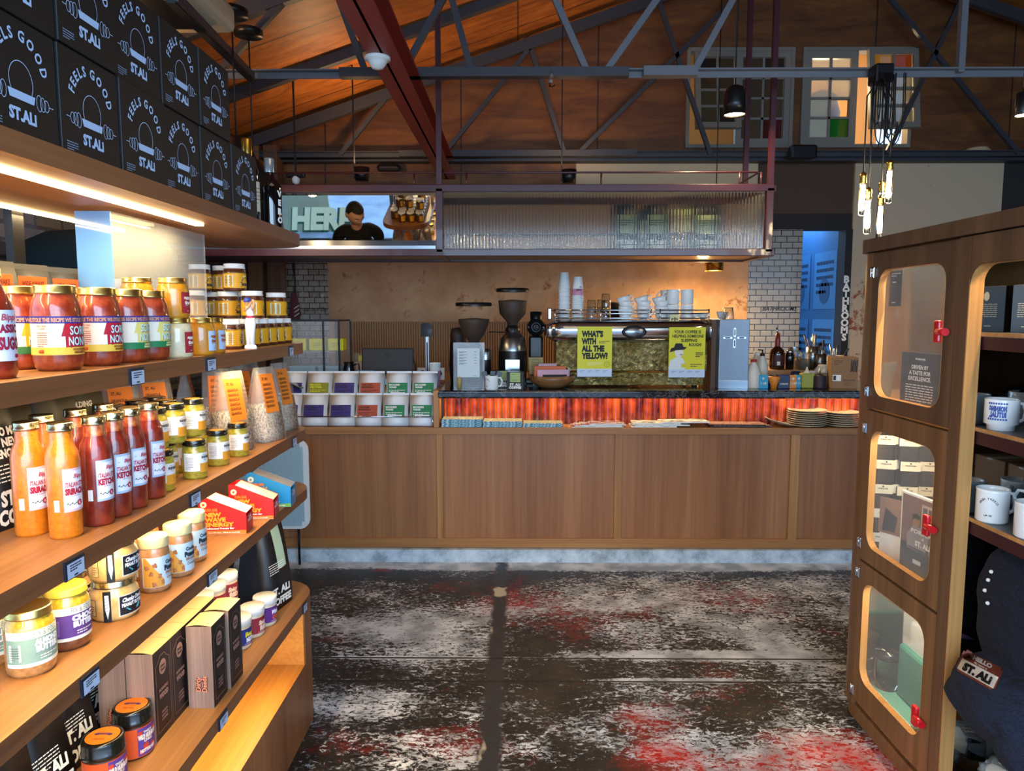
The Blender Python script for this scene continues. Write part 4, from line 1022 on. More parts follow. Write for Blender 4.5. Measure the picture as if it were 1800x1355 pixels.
# grey pouches behind with orange stickers
proto = coffee_bag('coffee_bag', 'grey coffee pouch with orange sticker behind the sauces, nearest the camera', .105, .05, .205, 'bag_grey', 'grey pouches behind the tomato sauces')
mb = MB(); f_ = lambda u, v: Vector((u, -.014, v)); mb.poly([(-.032, .16), (.038, .16), (.038, .19), (-.032, .19)], '#e2531c', f_); f2 = lambda u, v: Vector((u, -.0146, v)); mb.text('WIDE AWAKE', .011, '#4a1a10', f2, .003, .169, w=.055, bold=.04); mb.build('sticker', proto, False)
proto.location = (-1.075, 1.455, Z2); proto.rotation_euler = (0, 0, PI/2-.25)
for i in range(2): dup(proto, (-1.08, 1.57+.115*i, Z2), ['grey coffee pouch with orange sticker, middle of three behind the sauces', 'grey coffee pouch with orange sticker, just left of the acrylic upright'][i])
# honey
def honey(label, fill, lc, ink, group='honey jars'):
    r, h = .0365, .098
    t = jar('honey_jar', label, 'jar', [(0, 0), (r*.93, 0), (r, .006), (r, .07), (r*.95, .079), (r*.86, .084), (r*.86, .087)], fill, (lidp(r*.93, .086, .0125), 'gold_lid'), group)
    mb = MB(); mb.band(r+.0006, .012, .064, -.62, .35, lc); g_ = cyl(r+.0016, -.1); mb.text('sunny', .009, ink, g_, 0, .046, w=.026, bold=.06); mb.text('times', .009, ink, g_, 0, .034, w=.022, bold=.06); mb.lines(1, .001, .01, ink, g_, -.01, .03, .02, 1); mb.lines(1, .0015, .01, ink, g_, -.004, .017, .008, 1); mb.build('printed_label', t, False); return t
hc = honey('squat cream honey jar with red label, under the taller amber one', 'cream_honey', '#9c2430', '#f0dcd0'); hc.location = (-.855, 1.78, Z2)
ha = honey('amber honey jar with red label stacked on the cream honey', 'honey', '#9c2430', '#f0dcd0'); ha.location = hc.location+Vector((-.004, 0, .0985)); 
q = hc.location+Vector((-.078, -.022, 0)); hb = dup(hc, q, 'cream honey jar hidden in the second row under an amber one'); dup(ha, q+Vector((-.004, 0, .0985)), 'amber honey jar on top of the stack left of the front honey stack')
hw = honey('amber honey jar with pale blue label, left one beside the white-lidded jars', 'honey', '#b7cbe6', '#a65a3a'); p = pos(354, 625, Z2, .0365); hw.location = p; dup(hw, p+Vector((-.008, .082, 0)), 'amber honey jar with pale blue label, right one beside the white-lidded jars')
# yellow-label jars, white lids
r = .0375
def pickle(label):
    t = jar('preserve_jar', label, 'jar', [(0, 0), (r*.95, 0), (r, .005), (r, .062), (r*.94, .071), (r*.88, .074), (r*.88, .078)], 'jam_dark', (lidp(r*.95, .077, .0155), 'white_plastic'), 'white-lidded preserve jars')
    mb = MB(); mb.band(r+.0006, .01, .061, -2.4, 1.5, '#e2a51c')
    g_ = cyl(r+.0012, -1.3)
    for i in range(40): mb.poly([(-.075+i*.0045, .0575), (-.073+i*.0045, .0575), (-.073+i*.0045, .0608), (-.075+i*.0045, .0608)], '#6b4a10', cyl(r+.0012, 0))
    mb.poly([(-.019, .014), (.0, .014), (.0, .054), (-.019, .054)], '#e3dcc0', g_); mb.poly([(.0, .014), (.017, .014), (.017, .054), (.0, .054)], '#e3dcc0', g_)
    h_ = cyl(r+.0018, -1.3); mb.lines(7, .002, .005, '#6d6a55', h_, -.016, .047, .013, 3); mb.lines(7, .002, .005, '#6d6a55', h_, .002, .047, .013, 7)
    k_ = cyl(r+.0012, .2)
    for i in range(9):
        for j in range(7): mb.poly([(-.046+i*.0045, .014+j*.006), (-.0448+i*.0045, .014+j*.006), (-.0448+i*.0045, .0175+j*.006), (-.046+i*.0045, .0175+j*.006)], '#a56f0c', k_)
    mb.poly([(-.017+.0, .016)]+[(.002+.019*math.cos(PI-i*PI/10), .016+.036*math.sin(i*PI/10)) for i in range(11)], '#e9e3cf', k_)
    l_ = cyl(r+.002, .2); mb.text('MOCKBA', .008, '#1d2b3a', l_, .002, .018, w=.03, bold=.08)
    for i, ch in enumerate('FAT BEES'): th = PI-.35-i*.34; mb.text(ch, .0055, '#1d2b3a', l_, .002+.0145*math.cos(th), .02+.023*math.sin(th), bold=.08, rot=th-PI/2)
    mb.build('printed_label', t, False); return t
J = pickle('white-lidded preserve jar in the bottom row, nearest the honey'); Jn = 0
grid = []
for a, X in enumerate((-.895, -.975, -1.055, -1.135)):
    for b_ in range(7):
        Y = 2.2+.083*b_
        if a == 0 and b_ == 0: J.location = (X, Y, Z2); continue
        if a > 1 and b_ < 2: continue
        if X < -1.1 and Y > 2.66: continue
        rowname = ['front row', 'second row', 'third row', 'rear row'][a]; od = ['first', 'second', 'third', 'fourth', 'fifth', 'sixth', 'last'][b_]
        dup(J, (X, Y, Z2), 'white-lidded preserve jar on the shelf, %s, %s counting from the honey' % (rowname, od), rz=(0 if a == 0 else .15*((b_*3) % 5-2)))
zz = .0935
for k, (x, y, s) in enumerate(((-.9, 2.42, 'middle tier, directly behind the figurine'), (-.89, 2.63, 'middle tier, nearest the shelf end'), (-1.01, 2.49, 'middle tier, left of the figurine'), (-1.09, 2.565, 'middle tier, half hidden between two others'), (-1.12, 2.475, 'middle tier, leftmost beside the amber honey'), (-1.0, 2.58, 'middle tier, behind the figurine jar'), (-1.08, 2.38, 'middle tier, under the leftmost top jar'))):
    dup(J, (x, y, Z2+zz), 'white-lidded preserve jar in the '+s, rz=-.35 if k in (2, 3, 4) else 0)
for k, (x, y, s) in enumerate(((-1.11, 2.5, 'leftmost on the top tier'), (-1.06, 2.575, 'middle one on the top tier'), (-.975, 2.465, 'rightmost on the top tier'))):
    dup(J, (x, y, Z2+zz*2), 'white-lidded preserve jar, '+s, rz=-.45)
# figurine of a ball player
fx, fy = -.832, 2.205
t = thing('figurine', 'slim white ball player figurine with blue cap and red belt', 'figurine', (fx, fy, Z2))
def blobs(mb, chain, m, n=12):
    mb.tube([c[0] for c in chain], [c[1] for c in chain], m, n)
mb = MB(); 
blobs(mb, [((.007, 0, .012), .007), ((.008, 0, .05), .0085), ((.009, 0, .08), .0115), ((.006, 0, .094), .012)], 'fig_white'); blobs(mb, [((-.006, .004, .012), .007), ((-.005, .003, .05), .0085), ((-.002, 0, .08), .0115), ((.003, 0, .094), .012)], 'fig_white')
blobs(mb, [((.005, 0, .092), .013), ((.006, 0, .102), .0105), ((.004, 0, .112), .011), ((0, 0, .126), .0125), ((-.002, 0, .132), .006)], 'fig_white')
for sx in (.008, -.008): mb.lathe([(0, 0), (.008, 0), (.0085, .006), (.006, .013), (0, .014)], 'fig_white', 12, T=Matrix.Translation((sx+.003, -.003, 0)) @ Matrix.Scale(1.5, 4, (1, -.3, 0)))
mb.build('body', t, False)
MB().lathe([(.0118, .094), (.0122, .098), (.0118, .103)], 'fig_red', 16, c=(.005, 0, 0)).build('belt', t, False)
mb = MB(); mb.lathe([(0, -.012), (.007, -.009), (.0095, 0), (.008, .008), (0, .011)], 'fig_skin', 14, c=(-.002, -.002, .143)); mb.lathe([(0, -.002), (.002, 0), (0, .002)], 'fig_skin', 6, c=(.0, -.012, .142))
for ex in (-.005, .002): mb.lathe([(0, -.001), (.0012, 0), (0, .001)], 'ink', 6, c=(ex, -.0105, .145))
mb.build('head', t, False)
mb = MB(); blobs(mb, [((.011, -.002, .122), .0045), ((.016, -.006, .128), .004), ((.02, -.004, .142), .0035), ((.014, -.002, .152), .004)], 'fig_skin'); blobs(mb, [((-.012, 0, .124), .0045), ((-.008, -.012, .12), .004), ((.004, -.015, .128), .0035), ((.012, -.006, .146), .004)], 'fig_skin'); mb.build('arms', t, False)
mb = MB(); mb.lathe([(.0115, -.003), (.012, .003), (.009, .01), (0, .013)], 'fig_blue', 16, c=(-.003, 0, .148)); mb.prism([(-.011, -.004), (.011, -.004), (.007, -.014), (-.007, -.014)], .002, 'fig_blue', TX((-.005, -.006, .147), (1,0,0), (0,1,0), (0,0,1))); mb.build('cap', t, False)

# ------------------------------------------------------------------ shelf three: sauce bottles
def sauce_bottle(label, fill, word, lc, group):
    r = .0295
    t = jar('sauce_bottle', label, 'bottle', [(0, 0), (r*.93, 0), (r, .006), (r, .155), (r*.93, .17), (r*.68, .187), (r*.66, .212)], [fill]*5+['neck_'+fill], (lidp(r*.79, .211, .0155), 'gold_lid2'), group)
    mb = MB(); R = r+.0006; lc2 = '#e8e4ec'
    mb.band(R, .053, .138, -1.05, .55, lc); mb.band(R+.0004, .058, .133, -.95, .45, lc2); mb.band(R, .055, .078, -1.62, -1.3, '#e9e4dc')
    g_ = cyl(R+.0014, -.22)
    mb.text('Bippi', .008, '#c0465c', g_, .004, .119, shear=.25, bold=.03); mb.lines(1, .0012, .01, '#9a8a90', g_, -.02, .12, .008, 2)
    mb.text('ITALIAN STYLE', .0095, '#b5283c', g_, .0, .102, w=.044, bold=.03); mb.text(word, .0118, '#a81c32', g_, .0, .0875, w=.046, bold=.07); mb.lines(1, .0012, .01, '#b57a82', g_, -.012, .083, .03, 4)
    mb.poly([(.0045+.0065*math.cos(i*PI/3+PI/6), .069+.0065*math.sin(i*PI/3+PI/6)) for i in range(6)], '#b0223a', g_); mb.text('K', .005, '#f0dce0', cyl(R+.0018, -.22), .0045, .0665, bold=.05)
    for k in range(5): mb.poly([(-.022+k*.004, .068), (-.019+k*.004, .072-(k % 2)*.006), (-.017+k*.004, .069)], '#46545a', g_)
    mb.build('printed_label', t, False); return t
filled('neck_sriracha', '#c8640e', '#d8801c', 160); filled('neck_ketchup', '#8f2c10', '#c07a40', 60)
S_ = sauce_bottle('orange sriracha bottle with pinkish label, leftmost on the third shelf', 'sriracha', 'SRIRACHA', '#e3b8c0', 'orange sriracha bottles'); S_.location = pos(58, 944, Z3, .0295)
dup(S_, pos(118, 948, Z3, .0295), 'orange sriracha bottle with pinkish label, right of the pair')
K_ = sauce_bottle('dark red ketchup bottle nearest the sriracha', 'ketchup', 'KETCHUP', '#a9bfd8', 'red ketchup bottles'); K_.location = pos(175, 926, Z3, .0295)
for px, py, lb in ((207, 911, 'dark red ketchup bottle, second after the sriracha'), (236, 896, 'dark red ketchup bottle, third after the sriracha'), (269, 878, 'dark red ketchup bottle farthest from the sriracha, beside the mustards')): dup(K_, pos(px, py, Z3, .0295), lb)
for (x, y, lb) in ((-1.0, 1.47, 'sriracha bottle in the rear row, behind the front pair'),): dup(S_, (x, y, Z3), lb)
for (x, y, lb) in ((-.985, 1.56, 'ketchup bottle in the rear row, behind the first ketchup'), (-.975, 1.65, 'ketchup bottle in the rear row, farthest back')): dup(K_, (x, y, Z3), lb)
# mustard jars
def mustard(label):
    r = .031
    t = jar('mustard_jar', label, 'jar', [(0, 0), (r*.92, 0), (r, .006), (r, .07), (r*.95, .079), (r*.84, .086), (r*.84, .09)], 'mustard', (lidp(r*.95, .089, .0135), 'black_lid'), 'mustard jars with black lids')
    MB().lathe([(0, .0), (r*.66, 0)], 'lid_gold', 20, c=(0, 0, .1025)).build('lid_disc', t, False); t.children[-1] if False else None
    mb = MB(); R = r+.0006; mb.band(R, .022, .07, -2.1, 1.6, '#e8e6e0'); mb.band(R+.0004, .018, .042, -.75, 1.6, '#e09a2c')
    g_ = cyl(R+.0012, -.3); mb.text('FOUR PILLARS', .0062, '#2b2b30', g_, .004, .055, w=.028, bold=.07); mb.lines(1, .0012, .01, '#c98a2c', g_, -.006, .064, .02, 2); mb.lines(1, .0012, .01, '#6a6a70', g_, -.004, .05, .016, 2)
    h_ = cyl(R+.0012, -1.5); mb.lines(8, .0012, .0042, '#77777a', h_, -.012, .058, .02, 6)
    for k in range(6): mb.lines(1, .006+.002*(k % 3), .01, '#c47a1c', g_, -.008+k*.006, .024, .0008, k)
    mb.build('printed_label', t, False); return t
m0 = mustard('front mustard jar at the near end of the lower tier'); m0.location = pos(344, 843, Z3, .031)
nm_ = lambda s: 'black-lidded mustard jar, '+s
dup(m0, pos(384, 820, Z3, .031), nm_('lower tier, second in the front row')); dup(m0, pos(415, 806, Z3, .031)+Vector((0, .02, 0)), nm_('lower tier, farthest in the front row'))
low = [(-.945, 1.8), (-.945, 1.87), (-.95, 1.94), (-.955, 2.01), (-.95, 2.09), (-1.02, 1.8), (-1.02, 1.87), (-1.02, 1.94), (-1.02, 2.01), (-.885, 1.73)]
od = ['first', 'second', 'third', 'fourth', 'fifth']
for i, (x, y) in enumerate(low): dup(m0, (x, y, Z3), nm_('lower tier, %s in the %s row behind the front one' % (od[i % 5], 'next' if i < 5 else 'rear')) if i < 9 else nm_('lower tier, closest to the last ketchup bottle'))
upz = Z3+.103
ups = [(-.935, 1.79), (-.925, 1.905), (-.955, 1.87), (-1.0, 1.79), (-1.0, 1.865), (-1.005, 1.94), (-.955, 1.975)]
ups = [(-.905, 1.745), (-.9, 1.83), (-.955, 1.905), (-.895, 1.935), (-.975, 1.76), (-.975, 1.835), (-1.03, 1.9), (-1.02, 1.975), (-1.045, 1.8)]
ul = ['upper tier, next to the last ketchup bottle', 'upper tier, second from the ketchup', 'upper tier, partly hidden third one', 'upper tier, rightmost with its label in full view', 'upper tier, behind the first', 'upper tier, behind the second', 'upper tier, rear middle', 'upper tier, rear beside the granola', 'upper tier, rearmost near the ketchup']
for (x, y), s in zip(ups, ul): dup(m0, (x, y, upz), nm_(s))
# granola bags
w = MATS['granola_mix']
def granola(label):
    W, D, H = .115, .085, .255
    t = thing('granola_bag', label, 'snack bag', (0,0,0), 0, 'clear granola bags')
    mb = MB(); n = 10; rows = []
    for i in range(n+1):
        u = i/n; ww = W/2*(1-.12*u); dd = D/2*(1-u**1.4)+.0015; g = .6 if u > .1 else 1
        rows.append([(-ww, -dd), (0, -dd*1.03), (ww, -dd), (ww*(1-.22*u), 0), (ww, dd), (0, dd*1.03), (-ww, dd), (-ww*(1-.22*u), 0)])
    vs = [(a, b_, H*i/n) for i, rr in enumerate(rows) for a, b_ in rr]; fs = [(i*8+k, i*8+(k+1) % 8, (i+1)*8+(k+1) % 8, (i+1)*8+k) for i in range(n) for k in range(8)]+[tuple(range(8))[::-1]]
    mb.add(vs, fs, 'film', True); mb.build('film_pouch', t, False)
    mb = MB(); vs = [(a*.95, b_*.93, .003+H*i/n) for i, rr in enumerate(rows[:6]) for a, b_ in rr]; fs = [(i*8+k, i*8+(k+1) % 8, (i+1)*8+(k+1) % 8, (i+1)*8+k) for i in range(5) for k in range(8)]+[tuple(range(8))[::-1], tuple(40+k for k in range(8))]
    mb.add(vs, fs, 'granola_mix', True); mb.build('granola', t, False)
    mb = MB()
    for sg in (-1, 1):
        def f_(u, v, o=0.0, sg=sg):
            q = v/H; return Vector((u*sg*-1 if sg > 0 else u, sg*(D/2*(1-q**1.4)+.0015+.002+o)*1.03, v))
        for k in range(6): mb.add([f_(-.034, .1+.022*k), f_(.034, .1+.022*k), f_(.034, .122+.022*k), f_(-.034, .122+.022*k)], [(0,1,2,3)], '#e07a20')
        g_ = lambda u, v: f_(u, v, .001)
        mb.text('ST. ALi', .009, '#3a1a0a', g_, -.012, .212, w=.028, bold=.03)
        for k in range(6): mb.text('GRANOLA', .009, '#5a2a10', g_, -.006, .192-.0145*k, w=.044, bold=.03)
    mb.build('orange_label', t, False); return t
G = granola('clear granola bag with its orange label facing the room, left of the others'); G.location = (-1.0, 2.36, Z3); G.rotation_euler = (0, 0, .5)
for x, y, rz, s in ((-.915, 2.24, 1.15, 'clear granola bag standing edge-on before the orange label'), (-.875, 2.43, 1.25, 'clear granola bag, middle of the row at the shelf edge'), (-.895, 2.65, 1.3, 'clear granola bag at the very end of the third shelf'), (-.99, 2.52, 1.2, 'clear granola bag tucked behind the middle one'), (-1.1, 2.12, .9, 'clear granola bag behind the mustard jars, its top touching the shelf above'), (-1.12, 1.97, 1.0, 'clear granola bag behind the rear mustard jars'), (-1.1, 2.6, 1.9, 'clear granola bag in the rear row near the shelf end'), (-1.15, 2.44, 1.9, 'clear granola bag in the rear row, on the far side'), (-1.02, 2.7, 2.4, 'clear granola bag rearmost at the rounded shelf end')):
    dup(G, (x, y, Z3), s, rz=rz)
# black and grey bags on shelf three
def retail_bag(label, w, d, h, body, words, small=True, green=False, ink='paper_white', y0=.04):
    t = coffee_bag('coffee_bag', label, w, d, h, body); f_ = bagface(w, d, h); mb = MB()
    for txt, hh, yy, ww in words: mb.text(txt, hh, ink, f_, 0, yy, w=ww, bold=.05)
    if small: mb.lines(5, .0025, .008, ink, f_, -w*.32, h*.48, w*.55, 4)
    if green:
        for k in range(5): mb.add([f_(.0+.0, h*.42+k*h*.09), f_(w*.3, h*.42+k*h*.09), f_(w*.3, h*.51+k*h*.09), f_(.0, h*.51+k*h*.09)], [(0,1,2,3)], '#a8c0a4')
    mb.build('printed_front', t, False)
    return t
t = retail_bag('black coffee bag reading TOO MUCH IS NEVER ENOUGH at the left edge of third shelf', .17, .07, .27, 'bag_black', [('TOO MUCH', .017, .19, .1), ('IS NEVER', .017, .168, .09), ('ENOUGH', .017, .146, .08), ('ST. ALi', .03, .05, .1), ('COFFEE', .03, .012, .12)]); t.location = (-1.075, 1.44, Z3); t.rotation_euler = (0, 0, PI/2-.05)
t = retail_bag('glossy black coffee bag behind the ketchup bottles on the third shelf', .15, .07, .275, 'bag_black', [('ST. ALi', .03, .05, .1)]); t.location = (-1.1, 1.62, Z3); t.rotation_euler = (0, 0, PI/2-.3)
t = retail_bag('olive grey coffee bag behind the tallest ketchup, right of the black bag', .15, .07, .275, 'bag_olive', [('HOLDING', .014, .2, .07)]); t.location = (-1.14, 1.8, Z3); t.rotation_euler = (0, 0, PI/2-.3)
# ------------------------------------------------------------------ shelf four
def nut_butter(label, fill, lc, word1, ink, lidm='gold_lid'):
    r = .0415
    t = jar('nut_butter_jar', label, 'jar', [(0, 0), (r*.88, 0), (r*.98, .008), (r, .016), (r, .085), (r*.95, .1), (r*.84, .108), (r*.84, .112)], [fill]*4+['butter_head']*3, (lidp(r*.93, .11, .015), lidm), 'nut butter jars')
    mb = MB(); R = r+.0006; mb.band(R, .022, .09, -2.0, 1.3, '#e6ead8'); mb.band(R+.0004, .029, .075, -2.0, 1.3, lc); g_ = cyl(R+.0012, -.25)
    mb.text('FIX & FOGG', .012, ink, g_, 0, .0775, w=.05, bold=-.01); mb.text(word1, .0105, '#eef2f2', g_, 0, .062, w=.048, bold=.08); mb.text('BUTTER', .0105, '#eef2f2', g_, 0, .049, w=.044, bold=.08)
    mb.poly([(-.024, .044), (.02, .0445), (.024, .047), (-.02, .0468)], '#1c1c1c', g_); mb.lines(2, .002, .005, '#e6ead8', g_, -.016, .039, .036, 3)
    h_ = cyl(R+.0012, -1.5); mb.poly([(-.014, .034), (.008, .034), (.008, .066), (-.014, .066)], '#c8d6c8' if 'ALM' in word1 else '#8a62b0', h_); mb.lines(6, .0014, .0045, '#4a5a58', cyl(R+.0018, -1.5), -.012, .06, .018, 4)
    mb.build('printed_label', t, False); return t
A_ = nut_butter('almond butter jar with pale green label at the front of fourth shelf', 'almond_butter', '#7f9f94', 'ALMOND', '#5b7a74'); A_.location = pos(58, 1192, Z4, .0415)
dup(A_, pos(-14, 1176, Z4, .0415), 'almond butter jar with green label cut off by the left picture edge')
C_ = nut_butter('choc butter jar with purple label next to the peanut butter stack', 'choc_butter', '#5b3a86', 'CHOC', '#3d4f78', 'lid_mustard'); C_.location = pos(122, 1146, Z4, .0415)
for x, y, s in ((-1.0, 1.44, 'nut butter jar behind the choc butter, only its lid showing'), (-1.1, 1.36, 'nut butter jar in the rear row behind the almond butter')): dup(C_, (x, y, Z4), s)
r = .049
def chunky(label):
    t = jar('peanut_butter_jar', label, 'jar', [(0, 0), (r*.9, 0), (r, .008), (r*1.01, .05), (r*.97, .062), (r*.86, .07), (r*.86, .074)], 'peanut_butter', (lidp(r*.92, .073, .015), 'gold_lid2'), 'squat peanut butter jars')
    mb = MB(); R = r*1.01+.0008; g_ = cyl(R, -.25); 
    def patch(a, b_, z0, z1, m, f=g_, n=5):
        for k in range(n): u0 = a+(b_-a)*k/n; u1 = a+(b_-a)*(k+1)/n; mb.add([f(u0, z0), f(u1, z0), f(u1, z1), f(u0, z1)], [(0,1,2,3)], m)
    patch(-.033, .033, .01, .056, '#d8d8d0'); g2 = cyl(R+.0004, -.25); patch(-.031, .031, .012, .054, '#14161c', g2)
    g3 = cyl(R+.0014, -.25); mb.text("Chunky Dave's", .009, '#e8ecf0', g3, 0, .041, w=.054, shear=.25, bold=.05); mb.text('PEANUT BUTTER', .0075, '#e8ecf0', g3, 0, .03, w=.055, bold=.06)
    mb.poly([(-.02, .027), (.02, .027), (.012, .019), (-.012, .019)], '#4fa8c8', g3)
    s_ = cyl(R, -1.35); patch(-.008, .008, .002, .07, '#16181c', s_, 2); s2 = cyl(R+.0006, -1.35); mb.poly([(-.004, .062), (.004, .062), (.005, .03), (.001, .008), (-.004, .03)], '#dfe3e6', s2)
    for k in range(5): mb.poly([(-.004, .025+k*.007), (.004, .029+k*.007), (.004, .03+k*.007), (-.004, .026+k*.007)], '#8a9096', cyl(R+.001, -1.35))
    b2 = cyl(R, -2.0); patch(-.008, .008, .014, .05, '#16181c', b2, 2); patch(-.007, .007, .015, .049, '#cfae74', cyl(R+.0003, -2.0), 2); mb.lines(4, .0015, .005, '#3a3020', cyl(R+.0008, -2.0), -.005, .034, .01, 5)
    mb.build('printed_labels', t, False); return t
c0 = chunky('lower of two squat peanut butter jars stacked on the fourth shelf'); c0.location = pos(204, 1093, Z4, r); dup(c0, c0.location+Vector((.002, 0, .0885)), 'upper of two squat peanut butter jars stacked on the fourth shelf', rz=.18)
dup(c0, (-1.03, 1.56, Z4), 'squat peanut butter jar behind the front stack, on the shelf'); dup(c0, (-1.03, 1.56, Z4+.0885), 'squat peanut butter jar on top of the rear stack')
r3 = .0355
def penotti(label):
    r = r3
    t = jar('spread_jar', label, 'jar', [(0, 0), (r*.9, 0), (r, .008), (r, .095), (r*.93, .105), (r*.9, .11)], 'speculoos', ([(0, .108), (r*.95, .108), (r*.97, .11), (r*.97, .13), (r*.93, .134), (0, .1335)], 'lid_cream'), 'speculoos spread jars')
    mb = MB(); R = r+.0006; mb.band(R, .014, .088, -1.9, 1.3, '#bcd3dc'); 
    q = cyl(R+.0004, -1.05)
    for k in range(6): mb.poly([(-.028+k*.008, .015), (-.02+k*.008, .015), (-.02+k*.008, .086-k*.011), (-.028+k*.008, .087-(k-1)*.011 if k else .087)], '#d99a36', q)
    for (u, v, a) in ((-.01, .066, .25), (.0, .045, -.35), (.006, .024, .15)):
        ca, sa = math.cos(a), math.sin(a); mb.poly([(u+x*ca-y*sa, v+x*sa+y*ca) for x, y in rrect(-.014, .014, -.006, .006, .002, 2)], '#9a5a34', cyl(R+.001, -1.05)); mb.poly([(u+x*ca-y*sa, v+x*sa+y*ca) for x, y in rrect(-.012, .012, -.0045, .0045, .002, 2)], '#b06c42', cyl(R+.0014, -1.05))
    g_ = cyl(R+.0012, .05); mb.text('Cookie', .009, '#2c3a48', g_, .0, .068, w=.032, bold=.06); mb.text('Penotti', .0115, '#23303e', g_, .0, .053, w=.04, bold=.1); mb.text('SPECULOOS', .0065, '#a0603c', g_, 0, .043, w=.034, bold=.05); mb.lines(1, .001, .01, '#8a6a5a', g_, -.015, .039, .03, 4); mb.text('Crunchy', .006, '#8a6a5a', g_, 0, .031, shear=.2)
    mb.build('printed_label', t, False); return t
p0 = penotti('speculoos spread jar nearest the peanut butter, biscuits on its label'); p0.location = pos(274, 1043, Z4, r3)
dup(p0, pos(316, 1016, Z4, r3), 'speculoos spread jar in the middle of the row of three', rz=-.25); dup(p0, pos(340, 990, Z4, r3), 'speculoos spread jar nearest the red snack cartons', rz=-.2)
dup(p0, (-.985, 1.72, Z4), 'speculoos spread jar in the rear row, only its pale lid visible'); dup(p0, (-.99, 1.83, Z4), 'speculoos spread jar rearmost, beside the red carton')
# snack bar cartons
def snack(label, c1, c2, words):
    W, D, Hb, Hf = .15, .085, .125, .07
    t = thing('snack_carton', label, 'carton', (0,0,0))
    prof = [(-W/2, 0), (W/2, 0), (W/2, Hf), (-W/2+.022, Hb), (-W/2, Hb)]
    mb = MB(); mb.prism(prof, .0015, c1, XZ(-D/2)); mb.prism(prof, .0015, c1, XZ(D/2-.0015))
    mb.box(-W/2, -W/2+.0015, -D/2, D/2, 0, Hb, c1); mb.box(W/2-.0015, W/2, -D/2, D/2, 0, Hf-.012, c1); mb.box(-W/2, W/2, -D/2, D/2, 0, .0015, 'card_inner'); mb.build('tray', t, False)
    mb = MB(); a = Vector((-W/2+.022, 0, Hb)); b_ = Vector((W/2+.004, 0, Hf-.004)); n = 6
    mb.quad((-W/2+.022, -D/2+.002, Hb-.001), (W/2, -D/2+.002, Hf-.001), (W/2, D/2-.002, Hf-.001), (-W/2+.022, D/2-.002, Hb-.001), 'card_inner'); mb.build('sloping_lid', t, False)
    mb = MB(); f_ = fr((0, -D/2-.0012, 0), (1,0,0), (0,0,1)); g_ = fr((0, -D/2-.0018, 0), (1,0,0), (0,0,1))
    mb.poly([(-W/2+.001, .001), (W/2-.001, .001), (W/2-.001, .013), (-W/2+.001, .013)], c2, f_)
    mb.text(words[0], .009, '#e8772c', g_, -W/2+.02, .078, 'l', bold=.08, w=.042); mb.text(words[1], .0135, '#f0a830', g_, -W/2+.02, .06, 'l', bold=.06, w=.052); mb.text(words[2], .0135, '#f0a830', g_, -W/2+.02, .0435, 'l', bold=.06, w=.066); mb.text(words[3], .0135, '#f0a830', g_, -W/2+.02, .027, 'l', bold=.06, w=.092)
    mb.text('Caffeinated Protein Bar', .006, '#f3e2d8', g_, -W/2+.02, .0175, 'l', bold=.05, w=.092); mb.text('12 x 40g bars   Made in Australia', .0045, '#f3e2d8', g_, -W/2+.03, .0045, 'l', bold=.04, w=.1)
    mb.poly([(-W/2+.017+.0105*math.cos(i*PI/8), .1+.0105*math.sin(i*PI/8)) for i in range(16)], '#e8dcb8', f_); mb.poly([(-W/2+.017+.0035*math.cos(i*PI/8), .1+.0035*math.sin(i*PI/8)) for i in range(16)], c1, g_)
    h_ = fr((W/2+.0012, 0, 0), (0,1,0), (0,0,1)); mb.text('THE', .008, '#e8c8d0', h_, 0, .044, w=.03, bold=.08); mb.text('PICK UP', .008, '#e8c8d0', h_, 0, .034, w=.05, bold=.08); mb.lines(3, .002, .006, '#c87a7a', h_, -.03, .022, .05, 3)
    mb.build('printed_faces', t, False); return t
NW = ('SUPA BAR', 'NEW', 'WAVE', 'ENERGY')
t = snack('bright red snack bar carton with yellow lettering, front one of the red pair', 'carton_red', 'carton_orange', NW); p = pos(388, 940, Z4, 0); t.location = (p.x, p.y+.045, Z4); t.rotation_euler = (0, 0, .12); t.scale = (.93, .93, .93)
t2 = dup(t, (p.x+.03, p.y+.2, Z4), 'red snack bar carton behind the front one, its flap half lifted', rz=.12)
t3 = snack('bright blue snack bar carton behind the red ones at the shelf end', 'carton_blue', 'carton_green', NW); t3.location = (p.x+.035, p.y+.35, Z4); t3.rotation_euler = (0, 0, .12)

